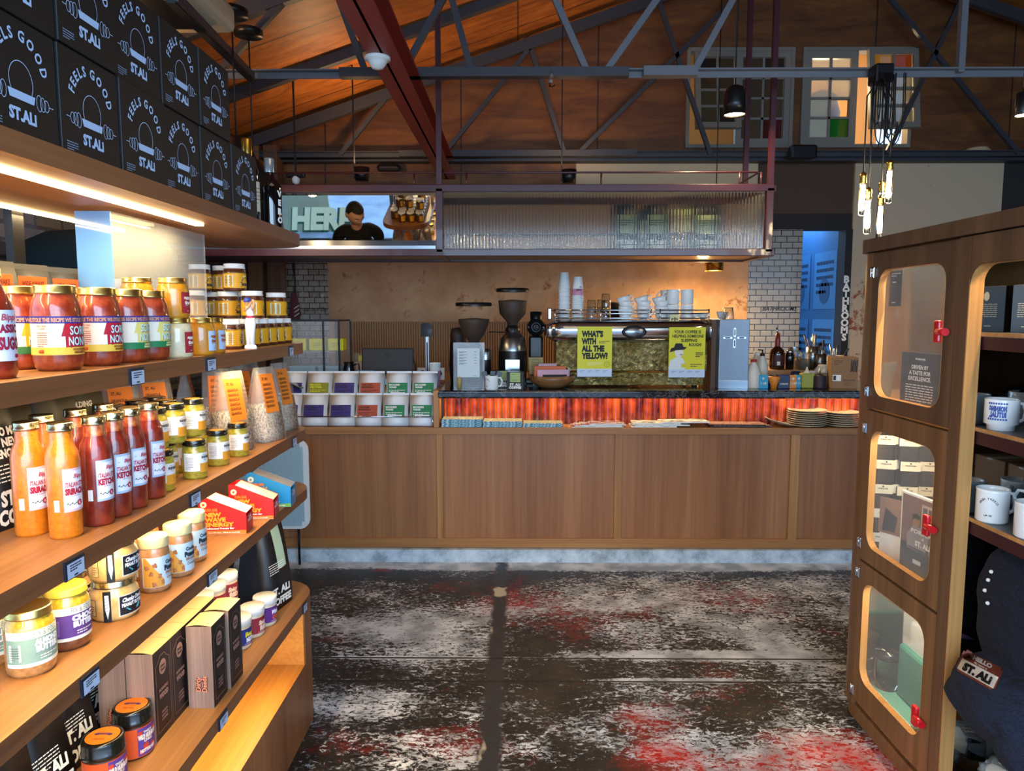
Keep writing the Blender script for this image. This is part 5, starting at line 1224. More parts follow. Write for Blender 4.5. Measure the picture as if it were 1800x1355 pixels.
# ------------------------------------------------------------------ shelf five
wood('carton_woodprint', '#7c6358', '#94786a', '#a88a7a', 'z', 2.0)
def wood_carton(label):
    W, D, H = .07, .09, .235
    t = thing('tall_carton', label, 'carton', (0,0,0), 0, 'tall dark cartons on the bottom shelf')
    mb = MB(); mb.quad((-W, 0, 0), (0, 0, 0), (0, 0, H), (-W, 0, H), 'carton_woodprint'); mb.quad((0, 0, 0), (0, D, 0), (0, D, H), (0, 0, H), 'carton_dark'); mb.quad((-W, D, 0), (-W, 0, 0), (-W, 0, H), (-W, D, H), 'carton_dark'); mb.quad((0, D, 0), (-W, D, 0), (-W, D, H), (0, D, H), 'carton_woodprint'); mb.quad((-W, 0, 0), (-W, D, 0), (0, D, 0), (0, 0, 0), 'carton_dark')
    mb.build('carton_body', t, False)
    mb = MB(); n = 6; vs = []
    for i in range(n+1): u = i/n; vs += [(-W*u, 0, H+.004*math.sin(PI*u)), (-W*u, D, H+.004*math.sin(PI*u))]
    mb.add(vs, [(2*i+1, 2*i+3, 2*i+2, 2*i)[::-1] for i in range(n)], 'carton_top', True); mb.build('top_flap', t, False)
    mb = MB(); f_ = fr((-W/2, -.001, 0), (1,0,0), (0,0,1))
    for dx, m_, bo in ((0, '#5a2a1c', .12), (0, 'print_pink', .03)):
        q = fr((-W/2, -.001-(.0006 if bo < .1 else 0), 0), (1,0,0), (0,0,1))
        mb.text('Dirty', .014, m_, q, .0, .07, rot=PI/2, shear=.1, bold=bo, w=.042); mb.text('Deeds', .014, m_, q, .017, .07, rot=PI/2, shear=.1, bold=bo, w=.046)
    g_ = fr((.001, D/2, 0), (0,1,0), (0,0,1))
    o_ = [(-.036, .018), (.036, .018), (.036, .195), (.02, .205), (.012, .216), (-.012, .216), (-.02, .205), (-.036, .195)]
    for i in range(8): a, b_ = Vector(o_[i]+(0,)), Vector(o_[(i+1) % 8]+(0,)); nn = (b_-a).normalized().cross(Vector((0,0,1)))*-.0012; mb.add([g_(a.x, a.y), g_(b_.x, b_.y), g_(b_.x+nn.x, b_.y+nn.y), g_(a.x+nn.x, a.y+nn.y)], [(0,1,2,3)], 'print_copper')
    mb.poly([(.018*math.cos(i*PI/10), .182+.02*math.sin(i*PI/10)) for i in range(20)], 'print_copper', g_); h_ = fr((.0016, D/2, 0), (0,1,0), (0,0,1)); mb.text('Dirty', .007, 'carton_dark', h_, 0, .183, w=.024, bold=.04); mb.text('Deeds', .007, 'carton_dark', h_, 0, .173, w=.024, bold=.04)
    mb.text('MORNING', .0085, 'print_copper', g_, 0, .122, w=.046, bold=.04); mb.text('WOOD', .013, 'print_copper', g_, 0, .103, w=.046, bold=.08)
    for k in range(3): mb.text(('ARABICA', 'ROASTED', 'COFFEE')[k], .006, 'print_copper', g_, 0, .062-.01*k, w=.03, bold=.04)
    mb.build('printed_faces', t, False); return t
wc_ = wood_carton('tall wood-print carton at the front right of the left block, near the orange jars'); wc_.location = (-.916, 1.70, Z5)
for k in range(1, 4): dup(wc_, (-.916, 1.70+.091*k, Z5), 'tall dark carton in the left block, right column, %s from the front' % ('second', 'third', 'fourth')[k-1])
for k in range(4): dup(wc_, (-.988, 1.70+.091*k, Z5), 'tall wood-print carton in the left block, left column, %s from the front' % ('first', 'second', 'third', 'fourth')[k])
dup(wc_, (-.838, 1.862, Z5), 'tall wood-print carton standing alone right of the block, in front'); dup(wc_, (-.833, 1.965, Z5), 'tall dark carton right of the block, behind the lone front one')
# orange jars with black lids
r = .045
def wild(label):
    t = jar('chilli_jar', label, 'jar', [(0, 0), (r*.93, 0), (r, .006), (r, .085), (r*.95, .09)], 'jam_dark', ([(r*.98, .082), (r*1.02, .084), (r*1.02, .094), (r*.99, .096), (r*.99, .116), (r*.94, .122), (r*.82, .122), (0, .121)], 'black_lid'), 'orange chilli jars')
    MB().lathe([(0, 0), (r*.8, 0)], '#e07518', 24, c=(0, 0, .1225)).build('lid_sticker', t, False)
    mb = MB(); mb.text('=', .012, '#4a2a6a', flat(0, .1232), 0, 0, w=.03)
    for s in (-1, 1): mb.add([(s*.015+.006*math.cos(i*PI/6), .004+.004*math.sin(i*PI/6), .1231) for i in range(12)], [list(range(12))], '#4a2a6a')
    mb.text('NUTS', .006, '#8a3a1a', flat(0, .1232), 0, -.018, w=.026); mb.build('lid_print', t, False)
    mb = MB(); R = r+.0007; mb.band(R, .006, .08, -2.4, 1.2, '#d9531c'); q = cyl(R+.0004, -.3)
    for k in range(5): mb.poly([(-.026+k*.012, .008), (-.014+k*.012, .008), (-.014+k*.012, .078), (-.026+k*.012, .078)], '#5a3a8a', q)
    g_ = cyl(R+.0014, -.3)
    for u, v, rr in ((-.02, .066, .006), (-.006, .03, .008), (.014, .026, .007), (.02, .066, .006), (-.018, .018, .006)): mb.poly([(u+rr*math.cos(i*PI/6), v+rr*math.sin(i*PI/6)) for i in range(12)], '#c8402a', cyl(R+.0009, -.3))
    mb.text('TWISTY', .006, '#f0dcc8', g_, 0, .063, w=.024, bold=.05); mb.text('WILD MUSHROOM', .011, '#f0dcc8', g_, .002, .05, w=.056, bold=.09); mb.text('CHILLI', .007, '#f0dcc8', g_, 0, .041, w=.024, bold=.05); mb.text('NOTTOO HOT', .008, '#f0dcc8', g_, 0, .016, w=.044, bold=.08)
    mb.build('printed_label', t, False); return t
w0 = wild('orange and purple chilli jar with black lid, right one by the cartons'); w0.location = pos(237, 1338, Z5, r); dup(w0, pos(187, 1400, Z5, r), 'orange and purple chilli jar with black lid, nearest the camera')
# white-lidded tubs
r = .0405
def tub(label, style):
    t = jar('spread_tub', label, 'jar', [(0, 0), (r*.9, 0), (r*.96, .006), (r*.96, .075), (r*.88, .082)], 'tub_frost', ([(r*.9, .076), (r, .078), (r, .097), (r*.96, .101), (0, .101)], 'tub_lid'), 'white-lidded tubs')
    c, w1, c1, w2, c2 = {'plum': ('#5a2478', 'Whole', '#e8e4f4', 'CHOC', '#d05a3a'), 'blue': ('#23307c', 'Beer', '#e6d83a', 'NUTS', '#e8ecf4'), 'red': ('#8c2430', 'Spicy', '#e8c8b0', 'RED', '#e8c8b0'), 'usa': ('#2a2450', 'HOT', '#e05a4a', 'NUTS', '#e8ecf4')}[style]
    mb = MB(); R = r*.96+.0007; mb.band(R, .014, .068, -2.4, 1.2, c); g_ = cyl(R+.0012, -.25)
    mb.text(w1, .014, c1, g_, 0, .043, w=.036, bold=.07, shear=.15); mb.text(w2, .014, c2, g_, .004, .024, w=.036, bold=.09); mb.lines(1, .0015, .01, '#d8d4e0', g_, -.02, .018, .04, 3); mb.lines(6, .0016, .005, '#c8a0a0', cyl(R+.0012, -1.5), -.012, .056, .022, 5)
    mb.build('printed_label', t, False); return t
tp = tub('white-lidded tub with purple label, end of the front row beside the black bag', 'plum'); tr = tub('white-lidded tub with dark red label, second from the row end', 'red'); tb = tub('white-lidded tub with blue and yellow label, third from the row end', 'blue'); tu = tub('white-lidded tub with navy label and red letters, fourth from the row end', 'usa')
tp.location = pos(467, 1103, Z5, r); tr.location = pos(445, 1123, Z5, r); tb.location = pos(421, 1145, Z5, r); tu.location = pos(402, 1168, Z5, r)

bk = [(-1.005, 2.26), (-1.005, 2.36), (-1.005, 2.165)]
for k, (x, y) in enumerate(bk):
    dup(tr, (x, y, Z5), 'white-lidded tub in the rear row, lower tier, %s' % ('middle', 'right by the black bags', 'left')[k]); dup(tr, (x, y, Z5+.102), 'white-lidded tub with maroon label in the rear row, upper tier, %s' % ('middle', 'right by the black bags', 'left')[k], rz=-.3)
# black bags at the shelf end
t = retail_bag('tall black coffee bag with pale green stripe at the bottom shelf end', .17, .115, .36, 'bag_black', [('ST. ALi', .026, .06, .12), ('COFFEE', .026, .022, .13)], True, True); t.location = (-.94, 2.55, Z5); t.rotation_euler = (0, 0, PI/2-.25)
t = retail_bag('tall black coffee bag, left of the striped one at the bottom shelf end', .15, .1, .36, 'bag_black', [('LET', .02, .27, .06), ('THEM GO', .02, .245, .1), ('ST. ALi', .024, .03, .1)]); t.location = (-1.115, 2.5, Z5); t.rotation_euler = (0, 0, .5)
BB = retail_bag('black coffee bag lying back at the near left of the bottom shelf', .14, .05, .25, 'bag_black', [('ST. ALi', .03, .068, .1), ('COFFEE', .03, .02, .118)], True); BB.location = (-1.05, 1.47, Z5); BB.rotation_euler = (-.1, 0, PI/2-.12)
x = dup(BB, (-1.08, 1.612, Z5), 'black coffee bag second from the left on the bottom shelf'); x = dup(BB, (-1.13, 1.752, Z5), 'black coffee bag on the bottom shelf, just left of the tall cartons', rz=PI/2-.2)
x = dup(BB, (-1.03, 1.328, Z5), 'black coffee bag at the left picture edge of the bottom shelf')
x = dup(BB, (-1.1, 1.98, Z4), 'black coffee bag behind the red snack cartons', scale=.84)
# ================================================================== walnut display cabinet on the right
XC, XBK = 1.33, 1.84
YD0, YD1, YFAR, YNEAR = 2.185, 2.70, 2.835, 1.3
ZTOP = 1.828
CB = thing('display_cabinet', 'tall walnut display cabinet with rounded end and three windowed doors', 'cabinet', ((XC+XBK)/2, 2.1, 0))
def cslab(e=0.0, r=.1):
    return [(XC-e, YNEAR), (XBK, YNEAR), (XBK, YFAR-r), ]+arc(XBK-r, YFAR+e-r, r, 0, PI/2, 6)+arc(XC-e+r, YFAR+e-r, r, PI/2, PI, 8)
mb = MB(); mb.prism(cslab(.012), .048, 'walnut', XY(ZTOP+.004)); mb.prism(cslab(-.03), .012, 'walnut', XY(ZTOP-.006)); mb.build('top_panel', CB)
mb = MB(); mb.prism(cslab(-.01), .06, 'walnut_side', XY(0)); mb.build('plinth', CB)
# curved end wall
r = .1; o_ = [(XC, YD1+.003)]+arc(XC+r, YFAR-r, r, PI, PI/2, 10)+arc(XBK-r, YFAR-r, r, PI/2, 0, 6)+[(XBK, YD1)]
i_ = [(XC+.02, YD1+.003)]+arc(XC+r, YFAR-r, r-.02, PI, PI/2, 10)+arc(XBK-r, YFAR-r, r-.02, PI/2, 0, 6)+[(XBK-.02, YD1)]
mb = MB(); n = len(o_)
mb.add([(a, b_, .06) for a, b_ in o_]+[(a, b_, ZTOP) for a, b_ in o_], [(i, i+1, n+i+1, n+i) for i in range(n-1)], 'walnut_side', True)
mb.add([(a, b_, .06) for a, b_ in i_]+[(a, b_, ZTOP) for a, b_ in i_], [(i+1, i, n+i, n+i+1) for i in range(n-1)], 'walnut_side', True)
mb.quad((XC, YD1+.003, .06), (XC+.02, YD1+.003, .06), (XC+.02, YD1+.003, ZTOP), (XC, YD1+.003, ZTOP), 'walnut_side'); mb.build('end_panel', CB)
# mirrored back, partitions, internal floors
mb = MB(); mb.box(XBK-.025, XBK-.02, YNEAR, YD1, .06, ZTOP, 'cabinet_mirror'); mb.box(XC+.0215, XBK-.025, 2.74, 2.745, .1, ZTOP-.01, 'cabinet_mirror'); mb.build('mirror_back', CB)
mb = MB(); mb.box(XBK-.02, XBK, YNEAR, YD1, .06, ZTOP, 'walnut'); mb.build('back_panel', CB)
mb = MB(); mb.box(XC+.042, XBK-.025, 2.15, 2.16, .06, ZTOP, 'plywood_edge'); mb.box(XC+.046, XBK-.03, 2.144, 2.15, .1, ZTOP-.02, 'cabinet_mirror'); mb.box(XC+.002, XBK-.02, YNEAR, YNEAR+.018, .06, ZTOP, 'walnut'); mb.build('partition', CB)
for z in (1.243, .654):
    mb = MB(); mb.box(XC+.03, XBK-.025, 2.16, YD1+.05, z-.008, z+.008, 'plywood_floor'); mb.build('inner_floor', CB)
mb = MB(); mb.box(XC+.03, XBK-.025, 2.16, YD1+.05, .085, .1, 'plywood_floor'); mb.build('inner_floor', CB)
# face frame between and beside the openings
mb = MB(); mb.box(XC, XC+.042, 2.125, YD0-.004, .06, ZTOP, 'walnut'); mb.box(XC, XC+.042, 2.121, 2.125, .06, 1.70, 'plywood_edge'); mb.build('face_frame', CB)
def rect_loop(x0, x1, y0, y1, n):
    """rectangle sampled so that it pairs up with rrect"""
    pts = []
    for cx, cy in ((x1, y0), (x1, y1), (x0, y1), (x0, y0)): pts += [(cx, cy)]*(n+1)
    return pts
out = rect_loop(YNEAR+.02, 2.122, .97-.9, ZTOP, 6); inn = rrect(YNEAR+.06, 2.1215, .11, 1.745, .06)
mb = MB(); mb.ring(out, inn, .04, 'walnut', YZ(XC)); q = rrect(YNEAR+.061, 2.1205, .111, 1.744, .06); mb.add([(XC+.001, a, b_) for a, b_ in q]+[(XC+.04, a, b_) for a, b_ in q], [(i, (i+1) % len(q), len(q)+(i+1) % len(q), len(q)+i) for i in range(len(q))], 'plywood_edge', True); mb.build('open_bay_frame', CB)
# doors
doors = [(1.249, ZTOP-.004, 1.298, 1.762), (.659, 1.238, .72, 1.172), (.09, .649, .185, .585)]
for k, (z0, z1, w0, w1) in enumerate(doors):
    mb = MB(); out = rect_loop(YD0, YD1, z0, z1, 6); inn = rrect(2.24, 2.655, w0, w1, .06)
    mb.ring(out, inn, .026, 'walnut_side' if k else 'walnut', YZ(XC))  # upper door's darker tone is the light on it, put into the wood
    inn = rrect(2.2408, 2.6542, w0+.0008, w1-.0008, .06)
    mb.add([(XC-.0005, a, b_) for a, b_ in inn]+[(XC+.0255, a, b_) for a, b_ in inn], [(i, (i+1) % len(inn), len(inn)+(i+1) % len(inn), len(inn)+i) for i in range(len(inn))], 'plywood_edge', True)
    d = mb.build('door', CB)
    mb = MB(); mb.prism([(a, b_) for a, b_ in rrect(2.235, 2.66, w0-.005, w1+.005, .06)], .003, 'cab_pane', YZ(XC+.026)); mb.build('clear_pane', d)
    for z in (z0+.06, z1-.07) if k != 2 else (z0+.03, z1-.05):
        mb = MB(); mb.box(XC-.004, XC-.0005, YD1-.012, YD1+.014, z-.02, z+.02, 'chrome', .002)
        for s in (-.012, .006): mb.box(XC-.007, XC-.003, YD1+s, YD1+s+.006, z-.016, z+.016, 'chrome', .001)
        mb.tube([(XC-.005, YD1, z-.022), (XC-.005, YD1, z+.022)], .0035, 'chrome', 8); mb.build('hinge', d)
    zc_ = (1.545, .92, .27)[k]
    mb = MB(); mb.box(XC-.014, XC+.002, 2.243, 2.272, zc_-.035, zc_+.035, 'latch_red', .006); mb.tube([(XC-.012, 2.245, zc_), (XC-.016, 2.2, zc_)], .012, 'latch_red', 10); mb.build('latch', d)
# shelves of the open bay, dark red fronts
for z in (1.545, 1.262, .985):
    mb = MB(); mb.box(XC+.045, XBK-.03, YNEAR+.02, 2.143, z-.012, z, 'shelf_grey'); mb.box(XC+.043, XC+.047, YNEAR+.02, 2.143, z-.01, z+.001, 'plywood_edge'); mb.box(XC+.047, XC+.06, YNEAR+.02, 2.143, z-.05, z-.012, 'cab_inner'); mb.build('bay_shelf', CB)
mb = MB(); mb.box(XC+.08, XC+.09, YNEAR+.05, 2.12, ZTOP-.014, ZTOP-.008, 'led_warm'); mb.box(XC+.08, XC+.09, 2.2, 2.68, ZTOP-.014, ZTOP-.008, 'led_warm'); mb.build('light_strip', CB)
area('cabinet_strip', (XC+.085, 1.8, ZTOP-.02), (0, 0, 0), .02, .7, 2.4, (1, .72, .4)); area('cabinet_strip', (XC+.085, 2.44, ZTOP-.02), (0, 0, 0), .02, .45, 5, (1, .8, .52))
for z in (1.225, .637): area('cabinet_strip', (XC+.06, 2.42, z), (0, 0, 0), .02, .42, 2.6, (1, .82, .55))

# door one: text board, notice, model car, A-shaped card
def board(label, loc, rz, w, h, t=.006, col='black_card'):
    o = thing('display_board', label, 'board', loc, rz); MB().box(-w/2, w/2, 0, t, 0, h, col, .001).build('panel', o, False); return o
t = board('black display board reading DRIVEN BY A TASTE FOR EXCELLENCE behind the upper window', (1.395, 2.47, 1.2515), -PI/2+.12, .2, .215)
mb = MB(); f_ = fr((0, -.0008, 0), (1,0,0), (0,0,1))
mb.text('PORSCHE', .006, 'paper_white', f_, 0, .19, w=.05, bold=.04); mb.text('DRIVEN BY', .014, 'paper_white', f_, 0, .158, w=.085, bold=.03); mb.text('A TASTE FOR', .014, 'paper_white', f_, 0, .138, w=.11, bold=.03); mb.text('EXCELLENCE.', .014, 'paper_white', f_, 0, .118, w=.115, bold=.03); mb.lines(8, .003, .009, 'paper_white', f_, -.07, .1, .14, 4); mb.text('ST. ALi x PORSCHE', .005, 'paper_white', f_, 0, .018, w=.07, bold=.04); mb.build('lettering', t, False)
t = board('small black notice taped inside the top left corner of the upper window', (1.3595, 2.592, 1.628), -PI/2, .085, .13, .002)
mb = MB(); mb.lines(2, .003, .008, 'paper_white', f_, -.03, .115, .06, 4); mb.lines(1, .003, .008, 'paper_white', f_, -.02, .085, .04, 5); mb.lines(1, .002, .008, 'paper_white', f_, -.02, .012, .04, 5); mb.build('lettering', t, False)
t = thing('model_car', 'silver model sports car on the upper cabinet shelf', 'model car', (1.46, 2.33, 1.2515), PI/2)
prof = [(-.1, .018), (-.1, .035), (-.085, .045), (-.05, .05), (-.02, .068), (.015, .068), (.05, .05), (.085, .042), (.1, .03), (.1, .016)]
mb = MB(); mb.prism(prof, .07, 'car_silver', XZ(-.035)); mb.build('body', t, False)
mb = MB(); mb.prism([(-.04, .052), (-.018, .065), (.012, .065), (.038, .052)], .0715, 'car_glass', XZ(-.03575)); mb.build('windows', t, False)
for x in (-.062, .064):
    for y in (-.037, .037): mb = MB(); mb.lathe([(0, -.008), (.017, -.008), (.019, 0), (.017, .008), (0, .008)], 'black_plastic', 20, T=Matrix.Translation((x, y, .019)) @ Matrix.Rotation(PI/2, 4, 'X')); mb.lathe([(0, -.009), (.011, -.009)], 'chrome', 12, T=Matrix.Translation((x, y, .019)) @ Matrix.Rotation(PI/2, 4, 'X')); mb.build('wheel', t, False)
t = thing('folded_card', 'white folded card with dark triangle beside the model car', 'card', (1.5, 2.5, 1.2515), -.6)
mb = MB(); mb.box(-.05, .05, 0, .003, 0, .15, 'paper_white', T=Matrix.Rotation(.12, 4, 'X')); mb.box(-.05, .05, 0, .003, 0, .15, 'paper_white', T=Matrix.Translation((0, .036, 0)) @ Matrix.Rotation(-.12, 4, 'X')); mb.build('card', t, False)
mb = MB(); g_ = lambda u, v: Vector((u, -.0012-.12*v, v)); mb.poly([(-.035, .02), (.035, .02), (0, .1)], 'black_card', g_); mb.build('print', t, False)
# door two: photo cards and small packs
wood('brick_pic', '#6d5048', '#7d5d52', '#8a6a5e', 'x', 4)
t = board('large photo card of a seated person by brick wall, behind the middle cabinet window', (1.415, 2.43, .664), -PI/2+.14, .235, .3, .012, 'paper_white')
mb = MB(); f1 = fr((0, -.0006, 0), (1,0,0), (0,0,1)); f2 = fr((0, -.0012, 0), (1,0,0), (0,0,1)); f3 = fr((0, -.0018, 0), (1,0,0), (0,0,1)); f4 = fr((0, -.0026, 0), (1,0,0), (0,0,1))
R_ = lambda a, b_, c, d, m, f: mb.poly([(a, c), (b_, c), (b_, d), (a, d)], m, f)
R_(-.11, .11, .008, .292, 'brick_pic', f1); R_(-.11, .11, .008, .12, '#20242e', f2); R_(-.01, .11, .17, .275, '#b9a596', f2)
for k in range(4): R_(-.003+.028*k, .018+.028*k, .18, .265, '#4c5560', f3); R_(-.003+.028*k, .018+.028*k, .222, .226, '#b9a596', f4)
mb.poly([(-.075, .1), (.02, .1), (.03, .16), (.0, .19), (-.05, .19), (-.08, .15)], '#8e888c', f3); mb.poly([(-.035+.02*math.cos(i*PI/8), .208+.022*math.sin(i*PI/8)) for i in range(16)], '#a5714f', f3); mb.poly([(-.055, .205), (-.05, .23), (-.03, .236), (-.012, .226), (-.02, .216), (-.045, .216)], '#2a1c16', f4)
mb.poly([(-.09, .06), (.04, .06), (.04, .11), (-.07, .112)], '#141418', f3); R_(-.04, .0, .055, .07, '#c9c9c4', f4); R_(.03, .11, .1, .14, '#6a6e74', f3)
f5 = fr((0, -.0034, 0), (1,0,0), (0,0,1)); mb.text('PORSCHE', .015, 'paper_white', f5, .005, .165, w=.12, bold=.02); mb.text('x', .012, 'paper_white', f5, .005, .149); mb.text('ST. ALi', .018, 'paper_white', f5, .005, .122, w=.075, bold=.05); mb.build('photo_print', t, False)
t = board('white photo card turned edge-on at the left of the middle window', (1.43, 2.64, .664), -1.05, .12, .2, .008, 'paper_white')
mb = MB(); mb.poly([(-.07, .1), (.07, .1), (.07, .24), (-.07, .24)], '#8a6a58', fr((0, -.001, 0), (1,0,0), (0,0,1))); mb.poly([(-.05, .11), (.0, .11), (.01, .17), (-.04, .2)], '#2a2c34', fr((0, -.0016, 0), (1,0,0), (0,0,1))); mb.build('photo_print', t, False)
t = thing('drip_pack', 'small black pack with cream header card, frontmost by the partition', 'pack', (0,0,0), -PI/2, 'small black packs with header cards')
MB().box(-.032, .032, 0, .03, 0, .09, 'black_card', .004).build('pouch', t, False)
mb = MB(); mb.box(-.035, .035, -.003, .0, .06, .095, 'label_cream'); f_ = fr((0, -.0038, 0), (1,0,0), (0,0,1)); mb.text('PORSCHE', .005, 'ink', f_, 0, .078, w=.035); mb.box(-.003, .003, -.0036, -.003, .086, .091, 'ink'); mb.build('header_card', t, False)
first = True
for row in range(2):
    for k in range(6):
        for lv in range(5 if (k+row) % 3 else 4):
            if row == 0 and k == 0: continue
            L = (1.405+.072*k+.008*(lv % 2), 2.655+.038*row, .6625+.0955*lv)
            lb = 'small black pack, %s column from the window, %s tier, %s rank' % (('first', 'second', 'third', 'fourth', 'fifth', 'sixth')[k], ('bottom', 'second', 'third', 'fourth', 'fifth')[lv], ('front', 'rear')[row])
            if first: t.location = L; t.rotation_euler = (0, 0, -.25); t['label'] = lb; first = False
            else: dup(t, L, lb, rz=-.25)
t = retail_bag('black coffee bag at the lower right of the middle window', .12, .05, .14, 'bag_black', [('ST. ALi', .02, .05, .08), ('COFFEE', .02, .022, .09)]); t.location = (1.40, 2.24, .6625); t.rotation_euler = (0, 0, -PI/2+.5)
# door three: teal coffee machine
t = thing('coffee_machine', 'compact teal coffee machine with clear water tank in the lowest window', 'coffee machine', (1.5, 2.55, .1), 0)
mb = MB(); mb.box(-.12, .13, -.16, .16, 0, .035, 'black_gloss', .01); mb.build('skirt', t, False); mb = MB(); mb.box(-.115, .125, -.155, .155, .035, .052, 'teal_light', .006); mb.build('base', t, False)
mb = MB(); mb.box(-.05, .12, -.13, .06, .052, .26, 'teal', .015); mb.build('body', t, False)
mb = MB(); mb.box(-.045, .115, -.12, .05, .262, .4, 'acrylic', .01); mb.box(-.03, .02, -.09, .02, .265, .36, 'acrylic', .006); mb.build('water_tank', t, False)
mb = MB(); mb.lathe([(0, 0), (.04, 0), (.045, .03), (.05, .1), (.045, .12)], 'glass_jar', 24, c=(-.06, .105, .053)); mb.lathe([(.0, .12), (.047, .12), (.047, .15), (.0, .155)], 'black_gloss', 24, c=(-.06, .105, .053)); mb.tube([(-.1, .12, .08), (-.13, .13, .09), (-.13, .13, .15), (-.1, .12, .165)], .006, 'black_gloss', 8); mb.build('glass_carafe', t, False)
t = thing('hand_scale', 'small teal gadget on the wooden floor of the lowest window', 'gadget', (1.385, 2.31, .1), .3)
MB().box(-.035, .035, -.03, .03, 0, .03, 'teal', .006).build('body', t, False); MB().box(-.03, .03, -.0305, -.0285, .006, .022, 'black_gloss').build('display', t, False)

# open bay: coffee boxes, mugs, cartons
def coffee_box(name, label, w, d, h, flip, group=None):
    t = thing(name, label, 'box', (0,0,0), 0, group); MB().box(-w/2, w/2, -d/2, d/2, 0, h, 'black_card', .001).build('carton', t, False)
    mb = MB(); f_ = fr((0, -d/2-.0008, 0), (1,0,0), (0,0,1)); mb.poly([(-w*.3, h*.42), (w*.3, h*.42), (w*.3, h*.96), (-w*.3, h*.96)], 'box_green', f_)
    q = fr((0, -d/2-.0012, 0), (1,0,0), (0,0,1)); mb.text('ST. ALi', h*.13, 'paper_white', q, 0, h*.23, w=w*.62, bold=.06, flip=flip); mb.text('COFFEE', h*.13, 'paper_white', q, 0, h*.06, w=w*.72, bold=.06, flip=flip); mb.lines(1, h*.02, 1, 'ink', q, -w*.2, h*.85, w*.4, 3); mb.lines(2, h*.015, h*.05, 'ink', q, -w*.2, h*.55, w*.4, 4)
    g_ = fr((-w/2-.0008, 0, 0), (0,-1,0), (0,0,1)); mb.poly([(.012*math.cos(i*PI/8), h*.78+.014*math.sin(i*PI/8)) for i in range(16)], 'label_cream', g_); mb.lines(7, h*.014, h*.045, 'label_cream', g_, -d*.3, h*.6, d*.6, 6); mb.lines(1, h*.02, 1, 'label_cream', g_, -d*.15, h*.12, d*.3, 6)
    h_ = fr((w/2+.0008, 0, 0), (0,1,0), (0,0,1)); mb.lines(7, h*.014, h*.045, 'label_cream', h_, -d*.3, h*.6, d*.6, 6); mb.poly([(-.02, h*.1), (.0, h*.1), (.0, h*.3), (-.02, h*.3)], 'label_cream', h_)
    mb.build('printed_faces', t, False); return t
t = coffee_box('coffee_box', 'black coffee box with green panel, left one on the top shelf of open bay', .09, .15, .14, True, 'boxed coffee in the open bay'); t.location = (1.5, 2.05, 1.5455); t.rotation_euler = (0, 0, -.1)
t['label'] = 'black coffee box with pale panel, farthest on the top shelf of open bay'
dup(t, (1.48, 1.87, 1.5455), 'black coffee box with pale panel, nearer one on the top shelf of open bay', rz=-.05)
CBX = t
def mug(label, r, h, style, group=None, hang=0.0):
    t = thing('mug', label, 'mug', (0,0,0), 0, group)
    mb = MB(); 
    if style == 'ritual': p_ = [(0, 0), (r*.8, 0), (r*.82, h*.16), (r, h*.2), (r, h*.97), (r*.97, h), (r*.92, h*.97), (r*.92, h*.22), (0, h*.12)]
    else: p_ = [(0, 0), (r*.9, 0), (r, h*.05), (r, h*.92), (r*1.03, h), (r*.97, h), (r*.92, h*.92), (r*.92, h*.08), (0, h*.06)]
    mb.lathe(p_, 'ceramic', 32); mb.build('mug_body', t, False)
    mb = MB(); mb.tube([(r*.95, 0, h*.82), (r*1.35, 0, h*.84), (r*1.62, 0, h*.6), (r*1.5, 0, h*.32), (r*.95, 0, h*.2)], [.0055]*5, 'ceramic', 10); mb.build('handle', t, False)
    mb = MB(); g_ = cyl(r+.0008, PI+.75)
    if style == 'ritual':
        for (z0, z1) in ((h*.34, h*.4), (h*.84, h*.9)):
            for k in range(8): mb.poly([(-.026+k*.0065, z0), (-.021+k*.0065, z0), (-.021+k*.0065, z1), (-.026+k*.0065, z1)], 'mug_blue', g_)
        mb.text('MORNING', h*.16, 'mug_blue', g_, 0, h*.63, w=.046, bold=.08, flip=True); mb.text('RITUAL', h*.16, 'mug_blue', g_, 0, h*.44, w=.044, bold=.08, flip=True)
    elif style == 'sleepy':
        for i, ch in enumerate('SLEEPY HEAD'[::-1]): th = PI-.4-i*.23; mb.text(ch, .006, 'ink', g_, .022*math.cos(th), h*.5+.022*math.sin(th), rot=th-PI/2, flip=True, bold=.03)
        mb.text('ST. ALi', .005, 'ink', g_, 0, h*.22, flip=True, bold=.04)
    else: mb.text('EARLY RISER', .005, 'ink', g_, 0, h*.78, w=.026); mb.text('CLUB', .005, 'ink', g_, 0, h*.2, w=.012)
    mb.build('printed_motif', t, False); return t
m1 = mug('white footed mug with blue lettering, beside the partition', .044, .092, 'ritual', 'blue-lettered mugs'); m1.location = (1.42, 2.08, 1.2625); dup(m1, (1.42, 1.9, 1.2625), 'white footed mug with blue lettering, at the right picture edge', rz=-.25)
dup(m1, (1.62, 2.02, 1.2625), 'white footed mug with blue lettering, deeper on the shelf')
m2 = mug('white mug with small curved print, front left on the lower mug shelf', .043, .1, 'sleepy', 'small-print mugs'); m2.location = (1.415, 2.085, .9855); dup(m2, (1.565, 2.09, .9855), 'white mug in shade behind the front left one', rz=2.5); dup(m2, (1.42, 1.925, .9855), 'white mug with handle towards the aisle, right picture edge', rz=-2.0)
for k, (x, y, rz, s) in enumerate(((1.66, 2.06, .1, 'plain kraft carton at the back of the lower mug shelf, by the partition'), (1.66, 1.9, -.05, 'plain kraft carton at the back of the lower mug shelf, nearer the camera'))):
    t = thing('kraft_carton', s, 'carton', (x, y, .9855), rz, 'kraft cartons behind the mugs'); MB().box(-.06, .06, -.07, .07, 0, .13, 'kraft', .001).build('carton', t, False); MB().box(-.061, .061, -.012, .012, .125, .1305, 'label_cream').build('tape', t, False)
